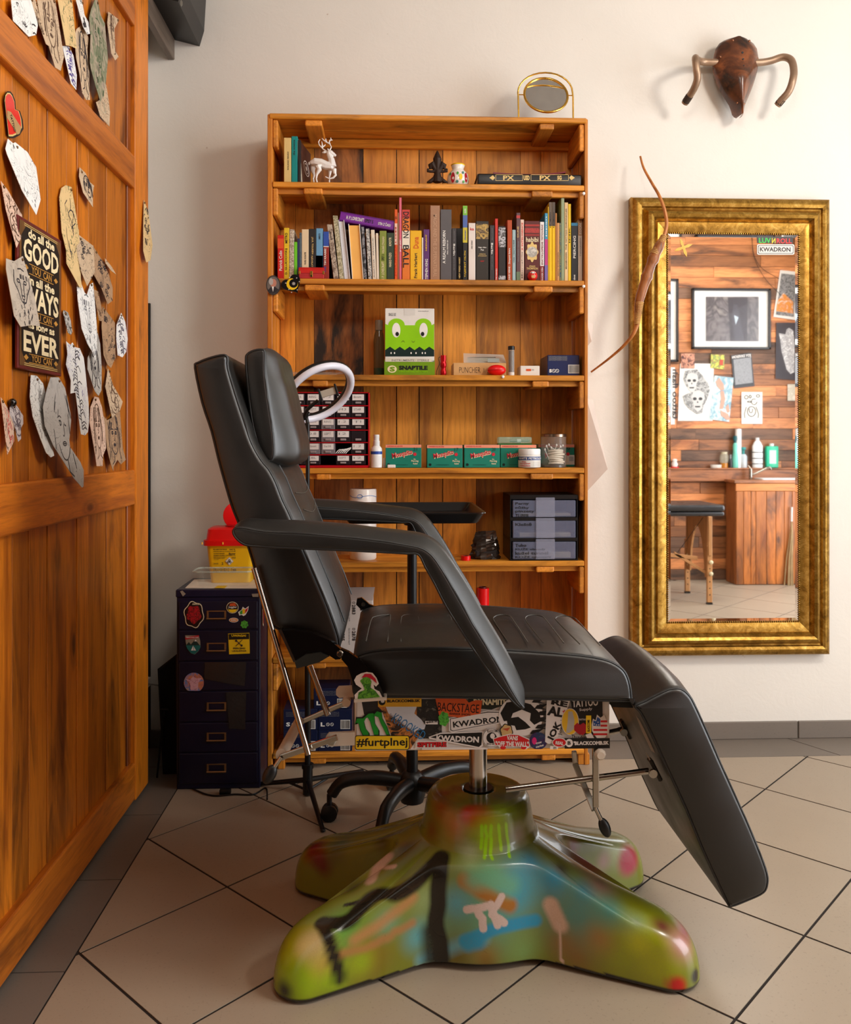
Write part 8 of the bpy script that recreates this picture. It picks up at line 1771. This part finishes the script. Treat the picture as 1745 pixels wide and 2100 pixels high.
a_, b2 = UM(*qz(1087,900), BYY), UM(*qz(1180,900), BYY); zt2 = UM(*qz(1130,806), BYY).z; gb = thing('disinfectant_bottle', 'square bright green canister with a pale label on the wall ledge', 'bottle', ((a_.x+b2.x)/2, BYY, lz1)); MB().box(a_.x, b2.x, BYY-.020, BYY+.020, lz1+.0003, zt2, .008, 2).build('canister', mat('jade_plastic',(40,180,140),.3), gb, 40); MB().box(a_.x+.02, b2.x-.02, BYY+.0202, BYY+.021, lz1+.03, zt2-.03).build('label_sheet', mat('label_mint',(190,226,206),.5), gb); MB().lathe([(.016,0),(.016,.018)], ((a_.x+b2.x)/2, BYY, zt2), 12).build('cap', WHITEPL, gb, 40)
bottle(664,750,950,None,[('tin',[(1,0),(1,.8)],mat('tin_pale',(206,196,184),.4)),('tin_lid',[(1.03,.55),(1.03,1)],mat('tin_lid',(214,206,196),.35))],'cream_tin','flat pale tin left of the honey jar','tin')
t, c, r, H_ = bottle(355,420,905,None,[('base',[(1,0),(1,.12)],REDPL),('body',[(.6,.12),(.8,.4),(.5,.7),(.65,.85),(.4,1)],mat('figurine_white',(226,214,206),.4))],'ledge_figurine','small white figurine on a red base on the wall ledge','figurine')
# rope broom hanging by the cabinet
bm_ = thing('straw_broom', 'bundle of twisted straw hanging in front of the plank cabinet', 'broom', UM(*vz(1265,770), CYf+.03)); rg = random.Random(2)
for k in range(14):
    ox = rg.uniform(-.016,.016); oy = rg.uniform(.012,.03)
    path = [UM(*vz(1288,250), CYf+.02), UM(*vz(1284,380), CYf+.02)+V((ox*.5,oy-.02,0)), UM(*vz(1270,560), CYf+.02)+V((ox*1.2,oy-.02,0)), UM(*vz(1265,768), CYf+.02)+V((ox*1.9,oy-.02,0))]
    MB().tube(smooth_path(path, 4), .0038, 5).build('straw_strand', mat('straw',(176,150,110),.8,var=.2), bm_, 60)
MB().tube([UM(*vz(1290,150), CYf+.02), UM(*vz(1288,260), CYf+.02)], .006, 8).build('handle', WHITEPL, bm_, 60)
# massage table
mt_ = thing('massage_table', 'black padded massage table on beech legs, seen in the mirror', 'table', (1.4, .23, 0))
T0, T1, TY0, TY1 = .78, UM(1487,1045,.44).x, .02, .44; tz1 = UM(1440,1036,.44).z; tzm = UM(1440,1050,.44).z; tz0 = UM(1440,1059,.44).z
VIN = leather('black_vinyl',(34,33,36),.32)
MB().box(T0, T1, TY0, TY1, tzm+.002, tz1, .014, 4).build('upper_pad', VIN, mt_, 50); MB().box(T0, T1-.002, TY0+.004, TY1-.004, tz0, tzm, .010, 3).build('lower_pad', VIN, mt_, 50)
BEE = wood('beech',(206,150,96),(180,122,72),(140,90,50),'z',.8,.45,.05)
for lx in (UM(1455,1240,.43).x, .86):
    for ly in (.425, .035):
        lg = MB().box(lx-.016, lx+.016, ly-.010, ly+.010, .012, .36, .003).build('leg', BEE, mt_); MB().box(lx-.014, lx+.010, ly+.011, ly+.024, .30, tz0, .003).build('leg_upper', BEE, mt_)
        MB().box(lx-.017, lx+.017, ly-.011, ly+.011, 0, .012).build('leg_foot', BLACKPL, mt_)
        for k in range(7): MB().lathe([(.004,0),(.004,.0006)], (lx, ly+.0102, .06+.04*k), 8, (0,1,0)).build('peg_hole', BLACK, lg)
        for z_ in (.19, .26): MB().lathe([(.010,0),(.013,.004),(.013,.012),(.008,.016)], (lx+.004, ly+.0105, z_), 8, (0,1,0)).build('hand_screw', CREAM, lg, 45)
    y0_, y1_, zl_ = .046, .414, .16
    ar_ = [(y1_-.05-(y1_-y0_-.10)*i/12, zl_+(tz0-.075-zl_)*math.sin(math.pi*i/12)**.55) for i in range(13)]
    MB().prism([V((lx-.006, y, z)) for y, z in [(y0_,tz0-.001),(y1_,tz0-.001),(y1_,zl_)]+ar_+[(y0_,zl_)]], (.012,0,0)).build('arched_end_panel', BEE, mt_)
MB().obox(((T0+T1)/2-.02, .40, .34), (1,0,-.12), (0,1,0), (0,0,1), .50, .006, .012, .002).build('brace', wood('beech_x',(206,150,96),(180,122,72),(140,90,50),'x',.8,.45,.05), mt_)
lx = UM(1455,1240,.43).x; MB().tube([V((lx-.03,.40,tz0-.01)), V((lx-.20,.40,.30))], .002, 5).build('guy_wire', BLACKPL, mt_); MB().obox((lx-.10,.40,.245), (1,0,-.62), (0,1,0), (0,0,1), .13, .006, .010, .002).build('brace', BEE, mt_)
